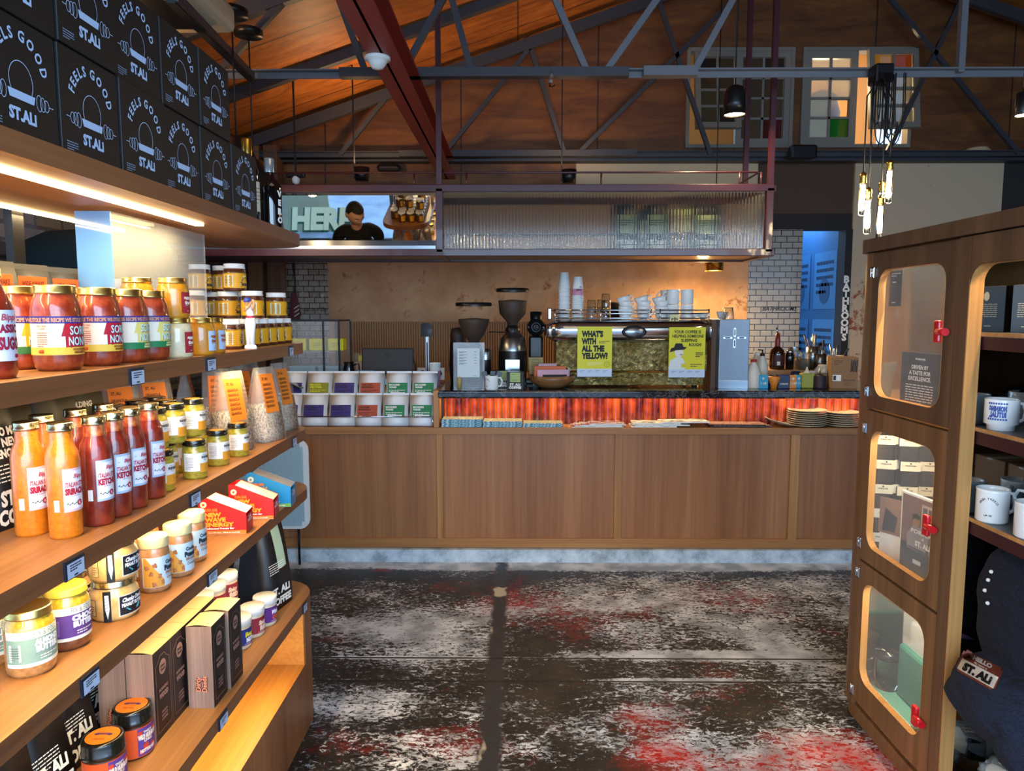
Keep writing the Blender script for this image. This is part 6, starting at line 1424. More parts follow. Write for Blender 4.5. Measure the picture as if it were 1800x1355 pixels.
# black pouches lying at the back of the middle shelf
t = thing('flat_pouch', 'glossy dark pouch lying at the back above the blue mugs', 'pouch', (1.68, 1.95, 1.2625)); mb = MB()
mb.lathe([(0, 0), (.1, .01), (.13, .03), (.12, .07), (.06, .1), (0, .11)], 'black_gloss', 20, sx=.7); mb.build('pouch', t, False)

# garments and wrapped goods at the bottom
from mathutils import noise as mnoise
from mathutils.bvhtree import BVHTree
def snap(vs, px, py):
    d = ray(px, py).normalized(); best = None
    for p in vs:
        q = p-CAM; s_ = q.dot(d); e = (q-d*s_).length
        if e < .012 and (best is None or s_ < best[0]): best = (s_, p)
    return best[1] if best else aty(px, py, 2.0)
def soft(mb, c, s, m, seed=0, amp=.12, n=40, k=36, freq=2.2, pw=.75, tilt=None):
    vs = []; fs = []
    sg = lambda v: math.copysign(abs(v)**pw, v)
    for i in range(n+1):
        th = -PI/2+PI*i/n
        for j in range(k):
            ph = 2*PI*j/k; p = Vector((sg(math.cos(th))*sg(math.cos(ph)), sg(math.cos(th))*sg(math.sin(ph)), sg(math.sin(th))))
            d = mnoise.noise(Vector((p.x*freq+seed, p.y*freq*.6, p.z*freq*1.6)))+.5*mnoise.noise(Vector((p.x*freq*2.3, p.y*freq*2+seed, p.z*freq*3)))
            p = p*(1+amp*d); q = Vector((p.x*s[0], p.y*s[1], p.z*s[2]))
            if tilt: q = Euler(tilt).to_matrix() @ q
            vs.append(q+Vector(c))
    for i in range(n):
        for j in range(k): fs.append((i*k+j, i*k+(j+1) % k, (i+1)*k+(j+1) % k, (i+1)*k+j))
    mb.add(vs, fs, m, True)
t = thing('folded_jacket', 'dark navy buttoned jacket piled under the lower mug shelf', 'jacket', (1.55, 1.95, .62)); mb = MB(); soft(mb, (1.545, 1.965, .73), (.18, .165, .2), 'navy_cloth', 3, .05, freq=1.5, pw=.6); JV = list(mb.v); mb.build('jacket_body', t)
mb = MB()
for k in range(4): q = snap(JV, 1736, 1003+19*k); mb.lathe([(0, .002), (.0055, .002), (.0055, -.002)], 'smoke_white', 12, T=Matrix.Translation(q+(CAM-q).normalized()*.004) @ (CAM-q).to_track_quat('Z', 'Y').to_matrix().to_4x4())
mb.build('buttons', t)
t = thing('hooded_sweater', 'navy sweatshirt spilling out of the cabinet with a HELLO sticker', 'sweatshirt', (1.42, 1.9, .47)); mb = MB(); soft(mb, (1.49, 1.91, .48), (.235, .21, .12), 'navy_cloth2', 11, .07, tilt=(0, .22, 0), freq=1.6, n=60, k=60); soft(mb, (1.40, 1.78, .43), (.13, .12, .08), 'navy_cloth2', 21, .12, tilt=(.3, .3, .2), freq=1.8); SV = list(mb.v); BVH = BVHTree.FromPolygons(mb.v, mb.f); mb.build('sweatshirt_body', t)
# sticker patch lies on the garment
pc = snap(SV, 1718, 1180)
n_ = (CAM-pc).normalized(); ux = Vector((.82, -.42, -.38)).normalized(); vz = (n_.cross(ux)).normalized(); nn = ux.cross(vz).normalized(); ux = ux; 
def on_cloth(o):
    def f(u, v):
        q = pc+ux*u+vz*v; h = BVH.ray_cast(q+n_*.3, -n_)
        return (h[0] if h[0] is not None else q)+n_*o
    return f
pb, pb2, pb3 = on_cloth(.003), on_cloth(.0045), on_cloth(.006)
mb = MB()
for i in range(16):
    for j in range(10):
        a, b_, c_, d_ = -.052+.0065*i, -.0455+.0065*i, -.034+.0068*j, -.0272+.0068*j
        if (i in (0, 15)) and (j in (0, 9)): continue
        mb.poly([(a, c_), (b_, c_), (b_, d_), (a, d_)], 'patch_rust', pb)
for i in range(16):
    for j in range(5): a, c_ = -.048+.006*i, -.028+.0068*j; mb.poly([(a, c_), (a+.006, c_), (a+.006, c_+.0068), (a, c_+.0068)], 'paper_white', pb2); mb.text('HELLO', .012, 'paper_white', pb2, 0, .018, w=.05, bold=.06); mb.text('My name is', .005, 'paper_white', pb2, 0, .009, w=.034, bold=.03); mb.text('ST. ALi', .021, 'ink', pb3, 0, -.022, w=.075, bold=.08); mb.build('name_sticker', t)
t = thing('lilac_garment', 'sliver of lilac cloth between the navy garments', 'cloth', (1.6, 1.95, .5)); mb = MB(); soft(mb, (1.47, 2.03, .565), (.09, .06, .02), 'lilac_cloth', 5, .1, 16, 20); mb.build('cloth', t)
for k, (x, y, z, rz, s) in enumerate(((1.42, 2.0, .335, .5, 'leftmost, label facing the aisle'), (1.44, 1.86, .335, .1, 'at the right picture edge'), (1.56, 1.96, .335, -.4, 'deeper inside'), (1.5, 2.05, .39, .2, 'lying on top of the left one'))):
    z = z-.24
    t = thing('wrapped_socks', 'white socks in clear film with black band, '+s, 'socks', (x, y, z), rz, 'film-wrapped socks at the cabinet bottom')
    mb = MB(); soft(mb, (0, 0, .05), (.075, .06, .045), 'film_clear', k*3, .25, 16, 20, 5); mb.build('film', t, False)
    mb = MB(); soft(mb, (0, 0, .045), (.065, .05, .034), 'paper_white', k*5, .08, 12, 16); mb.build('socks', t, False)
    mb = MB(); mb.box(-.03, .03, -.054, .054, .004, .082, 'black_card', .01); f_ = fr((0, 0, .0835), (1,0,0), (0,1,0)); mb.text('FEELS', .011, 'paper_white', f_, 0, .008, w=.05, bold=.05); mb.text('GOOD', .011, 'paper_white', f_, 0, -.01, w=.05, bold=.05); mb.lines(4, .002, .006, 'paper_white', fr((0, -.0545, 0), (1,0,0), (0,0,1)), -.025, .06, .05, k); mb.build('paper_band', t, False)
# ================================================================== on the counter
def cp(px, Y, z=None): q = aty(px, 600, Y); return Vector((q.x, Y, ztop if z is None else z))
def hz(py, Y): return aty(912, py, Y).z
def wid(a, b_, Y): return aty(b_, 600, Y).x-aty(a, 600, Y).x
def simple(name, label, cat, loc, mbs, rz=0.0, group=None):
    t = thing(name, label, cat, loc, rz, group)
    for n_, m_ in mbs: m_.build(n_, t, False)
    return t
# white coffee pouches at the left of the counter
LABC = {'p': '#3a2a72', 'y': '#8c8a1e', 'o': '#b04a2e', 'g': '#1c7a48'}
def white_pouch(label, c, group='white coffee pouches in the counter rack'):
    W, H = .172, .2
    t = coffee_bag('coffee_pouch', label, W, .07, H, 'bag_white', group)
    f_ = lambda u, v, o=0: Vector((u, -.043-o-.0*v, v)); f_ = bagface(W, .07, H); g_ = lambda u, v: f_(u, v)+Vector((0, -.001, 0))
    mb = MB(); z0, z1 = (.055, .135)
    for k in range(5): mb.add([f_(-.07, z0+(z1-z0)*k/5), f_(.06, z0+(z1-z0)*k/5), f_(.06, z0+(z1-z0)*(k+1)/5), f_(-.07, z0+(z1-z0)*(k+1)/5)], [(0,1,2,3)], LABC[c])
    ik = 'paper_white' if c == 'g' else ('#1a1038' if c == 'p' else '#5a1c10' if c == 'o' else '#d8d62a')
    mb.text({'g': 'BACHURIKI', 'p': 'FINCA JARRA', 'o': 'WIDE AWAKE', 'y': 'FEELS GOOD'}[c], .011, ik, g_, -.062, .116, 'l', bold=.05, w=.07); mb.text({'g': 'WASHED', 'p': 'PACAMARA NAT.', 'o': 'ESPRESSO', 'y': 'FILTER'}[c], .011, ik, g_, -.062, .1, 'l', bold=.05, w=.05 if c == 'g' else .08)
    mb.lines(2, .004, .01, ik, g_, -.062, .083, .11, 3)
    if c == 'g': mb.poly([(-.05, .062), (.045, .062), (.045, .072), (-.05, .072)], 'bag_white', g_)
    mb.build('printed_label', t, False); return t
LW = {'p': 'purple', 'y': 'olive yellow', 'o': 'orange red', 'g': 'green'}
od = ['leftmost', 'second from left', 'third from left', 'fourth from left', 'fifth from left', 'rightmost']
pp = {}
for row, cs, xs, Y, z in ((0, 'ppppog'[1:]+'g', (505, 551, 599, 646, 694, 742), 4.58, zt0), (1, 'pypogg', (514, 561, 606, 652, 700, 746), 4.68, zt0+.135)):
    cs = 'pppogg' if row == 0 else 'pypogg'
    for k, c in enumerate(cs):
        lb = 'white coffee pouch with %s label, %s in the %s row' % (LW[c], od[k], ('front', 'back')[row]); L = cp(xs[k], Y, z)
        if c not in pp: pp[c] = white_pouch(lb, c); pp[c].location = L; pp[c].rotation_euler = (-.12, 0, 0)
        else: q = dup(pp[c], L, lb); q.rotation_euler = (-.12, 0, 0)
mb = MB(); mb.box(cp(500, 4.6).x, xdiv-.03, 4.64, 4.72, zt0, zt0+.13, 'counter_oak'); tag(mb.build('display_step'), 'oak step under the back row of white pouches', 'step', kind='structure')
mb = MB(); mb.tube([(cp(500, 4.51).x, 4.505, zt0+.07), (xdiv-.03, 4.505, zt0+.07)], .0035, 'chrome', 6)
for x in (cp(500, 4.51).x, xdiv-.035): mb.tube([(x, 4.505, zt0), (x, 4.505, zt0+.07)], .0035, 'chrome', 6)
tag(mb.build('retaining_rail'), 'thin metal rail in front of the white coffee pouches', 'rail')
simple('phone', 'black phone lying on top of the left back coffee pouch', 'phone', cp(519, 4.62, hz(680, 4.62)), [('body', MB().box(-.035, .035, -.04, .04, 0, .012, 'black_gloss', .004, T=Matrix.Rotation(.5, 4, 'Y')))])
# pastry case
t = thing('display_case', 'small glass counter display case holding bright yellow packets', 'display case', cp(540, 5.0, ztop-.02))
x0, x1 = cp(497, 4.9).x-t.location.x, cp(597, 4.9).x-t.location.x; hh = hz(565, 4.9)-ztop+.02
mb = MB()
for x in (x0, x1, x1-wid(570, 597, 4.9)):
    for y in (-.12, .22): mb.box(x-.006, x+.006, y-.006, y+.006, 0, hh, 'black_plastic')
mb.box(x0, x1, -.12, .22, hh, hh+.012, 'black_plastic'); mb.build('frame', t, False)
mb = MB(); mb.box(x0, x1, -.12, -.116, 0, hh, 'cab_pane'); mb.box(x1-.003, x1, -.12, .22, 0, hh, 'cab_pane'); mb.build('glass_panel', t, False)
mb = MB(); mb.box(x0, x1, -.1, .2, hh*.52, hh*.55, 'cab_pane'); mb.build('glass_shelf', t, False)
for k in range(3): simple('packet', 'bright yellow packet, %s on the glass shelf of the display case' % ('left', 'middle', 'right')[k], 'packet', t.location+Vector((x0+.09+.13*k, 0, hh*.55)), [('pack', MB().box(-.055, .055, -.05, .05, 0, .085, '#d9d414', .006)), ('print', MB().lines(3, .004, .012, '#7a7a20', fr((0, -.0508, 0), (1,0,0), (0,0,1)), -.03, .05, .06, k))], group='yellow packets in the display case')
for k in range(2): simple('bread_tray', 'pale blue box, %s at the bottom of the display case' % ('left', 'right')[k], 'box', t.location+Vector((x0+.12+.2*k, .0, .003)), [('box', MB().box(-.09, .09, -.07, .1, 0, .13, '#5c93ad', .006)), ('lid', MB().box(-.092, .092, -.072, .102, .13, .14, '#7aa9be', .003))], group='blue boxes in the display case')
t = thing('kettle', 'dark metal jug with curved handle right of the display case', 'jug', cp(612, 4.82)); 
mb = MB(); mb.lathe([(0, 0), (.045, 0), (.05, .02), (.04, .1), (.032, .15), (.036, .16)], 'black_gloss', 24); mb.build('body', t, False); mb = MB(); mb.tube([(.035, -.01, .14), (.07, -.01, .15), (.075, -.01, .09), (.045, -.01, .03)], .006, 'dark_metal', 8); mb.build('handle', t, False)
simple('plastic_tub', 'clear plastic tub with yellow sticker behind the till screen', 'tub', cp(640, 5.15), [('tub', MB().lathe([(.07, 0), (.085, .2), (.09, .2)], 'acrylic', 24)), ('contents', MB().lathe([(0, .002), (.066, .002), (.078, .14), (0, .15)], '#b79a86', 24)), ('sticker', MB().box(-.025, .025, -.088, -.085, .15, .19, '#b3b02a')), ('stand', MB().box(-.07, .07, -.07, .07, -.02, .0, 'black_plastic'))])
# till
t = thing('till_screen', 'black till monitor seen from behind, square mark on its back', 'monitor', cp(680, 4.95)); w_ = wid(631, 722, 4.95)
T_ = Matrix.Translation((0, 0, .05)) @ Matrix.Rotation(-.15, 4, 'X')
mb = MB(); mb.box(-w_/2, w_/2, -.01, .012, 0, .2, '#27292c', .01, T=T_); mb.build('screen', t, False); mb = MB(); mb.box(-.07, .07, -.05, .12, 0, .01, 'black_plastic', .003); mb.box(-.02, .02, 0, .03, .01, .1, 'black_plastic'); mb.build('stand', t, False)
mb = MB(); g_ = lambda u, v: T_ @ Vector((u, -.0112, v)); 
for a, b_, c_, d_ in ((-.016, .016, .13, .135), (-.016, .016, .157, .162), (-.016, -.011, .13, .162), (.011, .016, .13, .162), (-.005, .005, .141, .151)): mb.poly([(a, c_), (b_, c_), (b_, d_), (a, d_)], 'ink', g_)
mb.build('square_mark', t, False)
mat('screen_blue', '#4aa8e0', .3, emit='#4aa8e0', es=.6)
simple('card_reader', 'black card terminal with blue lit screen facing customers', 'card terminal', cp(677, 4.78), [('body', MB().box(-.085, .085, -.0, .015, 0, .1, 'black_gloss', .008, T=Matrix.Rotation(-.3, 4, 'X'))), ('screen', MB().box(-.075, .07, -.0015, 0, .005, .05, 'screen_blue', T=Matrix.Rotation(-.3, 4, 'X'))), ('base', MB().box(-.05, .05, 0, .08, 0, .01, 'black_plastic'))])
t = simple('info_card', 'small blue standing card with white writing left of card terminal', 'card', cp(640, 4.75), [('card', MB().box(-.058, .058, 0, .003, 0, .11, '#3a6188', T=Matrix.Rotation(-.15, 4, 'X')))])
mb = MB(); g_ = lambda u, v: Matrix.Rotation(-.15, 4, 'X') @ Vector((u, -.0008, v)); mb.text('XPIS-', .012, 'paper_white', g_, 0, .088, w=.045, bold=.04); mb.lines(3, .003, .012, '#a9c6e0', g_, -.03, .06, .06, 3); mb.lines(1, .003, .01, 'paper_white', g_, -.045, .03, .09, 3); mb.build('print', t, False)
simple('sauce_bottle', 'dark bottle standing right of the till monitor', 'bottle', cp(724, 4.98), [('body', MB().lathe([(0, 0), (.025, 0), (.027, .02), (.027, .13), (.012, .17), (.012, .19)], '#4a3018', 20)), ('cap', MB().lathe([(.014, .185), (.014, .21), (0, .212)], 'brass', 14))])
t = thing('barcode_scanner', 'black scanner head on a slim upright metal stand', 'scanner', cp(751, 4.95)); hh = hz(570, 4.95)-ztop
mb = MB(); mb.box(-.014, .014, -.01, .01, .01, hh-.03, 'steel', .004); mb.box(-.005, .005, -.012, -.01, .03, hh*.7, 'black_plastic'); mb.build('stand', t, False); mb = MB(); mb.lathe([(0, 0), (.06, 0), (.06, .012), (0, .014)], 'black_plastic', 24); mb.build('base', t, False)
mb = MB(); mb.prism([(-.042, 0), (.042, 0), (.036, .085), (.025, .095), (-.025, .095), (-.036, .085)], .05, 'black_gloss', XZ(-.03) if False else TX((0, -.03, hh-.085), (1,0,0), (0,0,1), (0,1,0))); mb.build('head', t, False)
# paper cups by the grinder
def papercup(label, loc, c, group=None, up=1):
    return simple('paper_cup', label, 'cup', loc, [('cup', MB().lathe([(0, .002), (.028, 0), (.031, .004), (.041, .1), (.043, .102), (.041, .104)], c, 28)), ('rim', MB().lathe([(.0405, .1), (.0425, .102), (.0405, .1045)], 'paper_white', 28))], group=group)
papercup('pink paper cup standing left of the bean grinders', cp(764, 4.8), '#b77a92'); papercup('white paper cup standing inside the pink one', cp(764, 4.8, ztop+.052), '#d9dcd4')
x_ = cp(757, 5.27); simple('socket_plate', 'black power socket plate on the counter back, plugs in it', 'socket', cp(757, 5.24), [('plate', MB().box(-.1, .1, -.01, .01, 0, .09, 'white_plastic', .003))]+[('socket', MB().lathe([(0, 0), (.022, 0), (.022, .012), (0, .014)], 'black_plastic', 16, T=Matrix.Translation((u, -.01, .05)) @ Matrix.Rotation(PI/2, 4, 'X'))) for u in (-.06, 0, .06)])
# grinders
filled('coffee_beans', '#0d0705', '#2e1a13', 170, .6); MATS['coffee_beans'].node_tree.nodes['Principled BSDF'].inputs['Coat Weight'].default_value = .1; MATS['granola_mix'].node_tree.nodes['Principled BSDF'].inputs['Coat Weight'].default_value = 0
mat('hopper_clear', '#c9a888', .08, alpha=.07, coat=.1, spec=.3)
def hopper(t, r, z0, z1, lvl, rb, lid=True, shoulder=None):
    prof = [(rb, z0), (r*.62, z0+(z1-z0)*.2), (r*.9, z0+(z1-z0)*.52), (r, z1)] if not shoulder else [(rb, z0), (rb*1.3, z0+(z1-z0)*.12), (r*.86, z0+(z1-z0)*shoulder), (r, z1)]
    MB().lathe([(a, b_) for a, b_ in prof], 'hopper_clear', 36).build('hopper', t, False)
    if lid: MB().lathe([(r*1.02, z1-.004), (r*1.03, z1+.016), (r*.96, z1+.02), (0, z1+.02)], 'black_plastic', 36).build('hopper_lid', t, False)
    if lvl:
        b_ = []; 
        for i in range(9):
            zz_ = z0+.003+(z1-z0)*lvl*i/8
            for (ra, za), (rc, zc2) in zip(prof, prof[1:]):
                if za <= zz_ <= zc2 or (zc2 == z1 and zz_ > za): rr = ra+(rc-ra)*(zz_-za)/(zc2-za); break
            b_.append((rr*.95, zz_))
        MB().lathe([(0, b_[0][1])]+b_+[(0, b_[-1][1]+.008)], 'coffee_beans', 36).build('coffee_beans', t, False)
Yg = 4.78
t = thing('coffee_grinder', 'black grinder with big tapered bean hopper, left one', 'grinder', cp(833, Yg)); r = wid(797, 859, Yg)/2
z_ = lambda py, Y=Yg: hz(py, Y)-ztop
mb = MB(); mb.box(-.075, .075, -.06, .1, 0, .02, 'black_plastic', .004); mb.lathe([(0, .02), (.07, .02), (.072, z_(620)), (.05, z_(610)), (.035, z_(600)), (0, z_(600))], 'black_plastic', 28, c=(.0, .03, 0)); mb.build('body', t, False)
mb = MB(); mb.lathe([(.073, z_(622)), (.074, z_(614)), (.05, z_(607))], 'chrome', 28, c=(0, .03, 0)); mb.build('collar', t, False)
hopper(t, r, z_(601), z_(537), .62, .03)
t = simple('menu_stand', 'clear acrylic stand with printed price sheet before the left grinder', 'menu stand', cp(824, 4.6), [('acrylic_stand', MB().box(-wid(787, 842, 4.6)/2, wid(787, 842, 4.6)/2, 0, .004, 0, hz(602, 4.6)-ztop, 'acrylic').box(wid(787, 842, 4.6)/2-.012, wid(787, 842, 4.6)/2, -.004, .03, 0, hz(604, 4.6)-ztop, 'acrylic').box(-wid(787, 842, 4.6)/2, wid(787, 842, 4.6)/2, -.03, .05, 0, .004, 'acrylic'))])
mb = MB(); x0, x1, z0, z1 = -.075, .07, hz(663, 4.6)-ztop, hz(612, 4.6)-ztop; g_ = fr((0, -.002, 0), (1,0,0), (0,0,1)); mb.poly([(x0, z0), (x1, z0), (x1, z1), (x0, z1)], '#c9d6d8', g_)
h_ = fr((0, -.0028, 0), (1,0,0), (0,0,1))
for k in range(5): mb.lines(2, .0025, .0055, 'ink', h_, x0+.012, z1-.025-k*.0185, .05, k); mb.lines(1, .0025, .006, 'ink', h_, x1-.035, z1-.025-k*.0185, .024, k+9)
mb.lines(1, .0022, .006, 'ink', h_, x1-.045, z0+.008, .035, 3); mb.build('price_sheet', t, False)
simple('wooden_cork', 'small brass-coloured stopper inside the acrylic stand', 'stopper', cp(807, 4.57, ztop+.003), [('stopper', MB().lathe([(0, 0), (.012, 0), (.014, .05), (.01, .075), (0, .078)], '#a5914e', 16))])
t = thing('knock_box', 'black cylinder tin with chrome lid between menu stand and mug', 'canister', cp(853, 4.67)); MB().lathe([(0, 0), (.04, 0), (.04, z_(628))], 'black_plastic', 28).build('body', t, False); MB().lathe([(.042, z_(630)), (.042, z_(618)), (.03, z_(612)), (0, z_(611))], 'steel', 28).build('lid', t, False)
t = thing('thermal_jug', 'dark rounded thermal jug behind the left grinder', 'jug', cp(806, 5.1)); MB().lathe([(0, 0), (.06, 0), (.07, .1), (.06, hz(600, 5.1)-ztop)], 'black_plastic', 28).build('body', t, False); MB().lathe([(.055, hz(602, 5.1)-ztop), (.062, hz(590, 5.1)-ztop), (.05, hz(577, 5.1)-ztop), (0, hz(575, 5.1)-ztop)], '#2e2422', 28).build('lid', t, False)
# printed mug
m3 = mug('white mug holding black sachets, standing before the black coffee boxes', .042, .092, 'sleepy'); m3.location = cp(864, 4.56); m3.rotation_euler = (0, 0, 0)
for k in (0, 1, 2): simple('sachet', 'black sachet standing in the printed mug, %s' % ('left', 'middle', 'right')[k], 'sachet', cp(858+6*k, 4.56, ztop+.03), [('sachet', MB().box(-.016, .016, -.003, .003, 0, .09, 'black_gloss', .001, T=Matrix.Rotation((-.3, .1, .35)[k], 4, 'Y')))], group='black sachets in the mug')
bx = coffee_box('coffee_box', 'black coffee box with green panel right of the printed mug', .11, .09, .115, False); bx.location = cp(907, 4.6); bx.rotation_euler = (0, 0, -.12); dup(bx, cp(882, 4.71), 'black coffee box with green panel, partly hidden behind the printed mug', rz=.1)
# second grinder
Yg = 4.85
t = thing('coffee_grinder', 'tall grinder with steel collar and full bean hopper, middle one', 'grinder', cp(901, Yg)); r = wid(873, 929, Yg)/2; z_ = lambda py, Y=Yg: hz(py, Y)-ztop
mb = MB(); mb.box(-.095, .095, -.07, .1, 0, .03, 'black_plastic', .006); mb.lathe([(0, .03), (.092, .03), (.098, z_(640)), (.096, z_(616))], 'black_plastic', 32); mb.build('body', t, False)
MB().lathe([(.096, z_(616)), (.086, z_(594)), (.07, z_(591)), (.05, z_(585)), (.045, z_(578)), (0, z_(577))], 'steel', 32).build('steel_collar', t, False)
MB().lathe([(.048, z_(588)), (.05, z_(578)), (.03, z_(570)), (.0, z_(569))], 'black_plastic', 24).build('throat', t, False)
mb = MB(); mb.tube([(-.05, 0, z_(584)), (-.16, -.01, z_(584)+.003)], .004, 'dark_metal', 6); mb.build('lever', t, False)
mb = MB(); mb.box(-.05, .05, -.102, -.096, z_(652), z_(630), 'chrome', .003); mb.build('plate', t, False)
hopper(t, r, z_(573), z_(512), .72, .032, True, .35)
# third grinder, empty hopper
Yg = 5.0
t = thing('coffee_grinder', 'black grinder with empty clear funnel and round dial, right one', 'grinder', cp(942, Yg)); z_ = lambda py, Y=Yg: hz(py, Y)-ztop; r = wid(922, 966, Yg)/2
mb = MB(); mb.box(-.075, .075, -.05, .12, 0, .03, 'black_plastic', .006); mb.box(-.05, .05, 0, .1, .03, z_(590), 'black_plastic', .015); mb.build('body', t, False)
T_ = Matrix.Translation((0, -.02, z_(575))) @ Matrix.Rotation(PI/2, 4, 'X'); rr = wid(927, 958, Yg)/2
MB().lathe([(0, -.03), (rr, -.03), (rr, .015), (rr*.85, .03), (0, .03)], 'black_plastic', 32, T=T_).build('burr_housing', t, False)
mb = MB(); mb.lathe([(rr*.7, .031), (rr*.66, .036), (rr*.3, .036), (rr*.28, .031)], 'dark_metal', 32, T=T_); mb.lathe([(0, .04), (.01, .038), (.012, .03)], 'chrome', 16, T=T_)
for a in (0, PI): mb.lathe([(0, .033), (.006, .031)], 'chrome', 10, T=T_ @ Matrix.Translation((rr*.84*math.cos(a), rr*.84*math.sin(a), 0)))
mb.build('dial', t, False); MB().lathe([(.04, z_(563)), (.042, z_(548)), (0, z_(547))], 'black_plastic', 20).build('throat', t, False); hopper(t, r, z_(549), z_(509), 0, .03, False)
simple('coffee_bag', 'small gold patterned bag clipped under the right grinder', 'coffee bag', cp(942, 4.86, ztop+.07), [('pouch', MB().prism([(-.045, 0), (.045, 0), (.05, .12), (-.05, .12)], .05, '#a08a4c', XZ(-.02))), ('print', MB().lines(9, .004, .011, '#5a4a22', fr((0, -.021, 0), (1,0,0), (0,0,1)), -.03, .105, .06, 3)), ('stand', MB().box(-.02, .02, -.01, .02, -.07, 0, 'black_plastic'))])
# bowl with packs
t = simple('wooden_bowl', 'shallow turned wooden bowl holding pink and orange packets', 'bowl', cp(970, 4.66), [('bowl', MB().lathe([(0, 0), (.06, 0), (.11, .02), (.145, .05), (.155, .085), (.147, .085), (.13, .05), (.09, .03), (0, .02)], 'bowl_wood', 40))])
for k, (dx, dy, dz, c, rz, s) in enumerate(((.01, -.03, .04, '#c9a0b4', .1, 'pink packet with black band, front of the wooden bowl'), (-.01, .01, .06, '#c9683e', -.05, 'orange packet in the middle of the wooden bowl'), (.02, .05, .075, '#b99aa8', .05, 'pink packet at the back of the wooden bowl'))):
    q = simple('snack_packet', s, 'packet', t.location+Vector((dx, dy, dz)), [('pack', MB().box(-.105, .105, -.008, .008, 0, .085, c, .004, T=Matrix.Rotation(-.3, 4, 'X'))), ('band', MB().box(-.07, .09, -.0095, -.008, .01, .05, 'black_card', T=Matrix.Rotation(-.3, 4, 'X')))], rz=rz, group='packets in the wooden bowl')
# ------------------------------------------------------------------ espresso machine
w = NT('hammered_gold', .22, 1.0); a = w.noise(w.map((1,1,1)), 30, 5, .65, .5); w.color(w.ramp(w.noise(w.co, 5, 3), [(.35, '#a08a4c'), (.55, '#cdbf80'), (.7, '#e0d6a0')])); w.bump(a, 1.0, .03)
Ym = 4.72; x0, x1 = cp(972, Ym).x, cp(1246, Ym).x; xm_ = (x0+x1)/2
t = ESP = thing('espresso_machine', 'large espresso machine, rounded chrome top and hammered gold front panel', 'espresso machine', (xm_, Ym, ztop)); W = (x1-x0)/2; z_ = lambda py: hz(py, Ym)-ztop
mb = MB(); zt_, zb2 = z_(562), z_(602)
prof = [(-.0, zb2), (-.035, zb2+.02), (-.055, (zt_+zb2)/2), (-.045, zt_-.02), (-.01, zt_), (.42, zt_), (.42, zb2)]
L0, L1 = cp(962, Ym).x-xm_, cp(1252, Ym).x-xm_
vs = []; segs = 30
for i in range(segs+1):
    u = i/segs; x = L0+(L1-L0)*u; e = min(u, 1-u)*9; k = math.sin(min(1, e)*PI/2)**.5 if e < 1 else 1
    zc2 = (zt_+zb2)/2
    for y, z in prof: vs.append((x, y*k if y < 0 else y, zc2+(z-zc2)*(.55+.45*k)))
n = len(prof); mb.add(vs, [(i*n+j, (i+1)*n+j, (i+1)*n+(j+1) % n, i*n+(j+1) % n) for i in range(segs) for j in range(n)]+[tuple(range(n))[::-1], tuple(segs*n+j for j in range(n))], 'chrome', True); mb.build('chrome_top', t, False)
mb = MB(); mb.box(L0+.06, L1-.03, .0, .38, z_(652), zb2+.005, 'hammered_gold', .006); mb.build('front_panel', t, False)
mb = MB(); mb.box(L0+.1, L1-.05, .01, .38, .012, z_(655), 'hammered_gold', .004); mb.build('lower_panel', t, False)
mb = MB()
for x in (L0+.12, L1-.1):
    for y in (.05, .34): mb = MB(); mb.lathe([(0, 0), (.02, 0), (.016, .015), (0, .015)], 'black_plastic', 14, c=(x, y, 0)); mb.build('foot', t, False)
T_ = Matrix.Translation((cp(1112, Ym).x-xm_, -.056, z_(583))) @ Matrix.Rotation(PI/2, 4, 'X') @ Matrix.Scale(1.9, 4, (1,0,0))
mb = MB(); mb.lathe([(.042, -.01), (.042, .006), (.036, .01), (.03, .004)], 'dark_metal', 32, T=T_); mb.lathe([(.034, .004), (.024, .012), (0, .014)], 'steel', 32, T=T_); mb.build('oval_badge', t, False)
mb = MB()
for zz_ in (z_(559), z_(551), z_(545)): mb.tube([(L0+.05, -.01, zz_), (L1-.03, -.01, zz_)], .0045, 'chrome', 8)
for x in (L0+.05, L0+.35, L0+.68, L1-.35, L1-.03): mb.tube([(x, -.01, zt_-.01), (x, -.01, z_(543))], .005, 'chrome', 8)
for yy in (.0, .0):
    for x in (L0+.05, L1-.03): mb.tube([(x, -.01, z_(545)), (x, .38, z_(545))], .0045, 'chrome', 8)
mb.box(L0+.0, L0+.03, -.01, .06, zt_, z_(541), 'chrome', .008)
mb.build('cup_rail', t, False)
mb = MB(); mb.box(cp(1176, Ym).x-xm_, cp(1192, Ym).x-xm_, -.02, -.015, z_(569), z_(553), '#d6cf9a'); g_ = fr((cp(1184, Ym).x-xm_, -.0206, 0), (1,0,0), (0,0,1)); mb.text('pla', .02, '#6a5a2a', g_, 0, z_(563), bold=.08, w=.045); mb.build('tag_plate', t, False)
mb = MB(); T2 = Matrix.Translation((L1+.005, .1, z_(588))); mb.lathe([(0, -.06), (.02, -.055), (.026, 0), (.02, .055), (0, .06)], 'chrome', 20, T=T2); mb.build('end_knob', t, False)
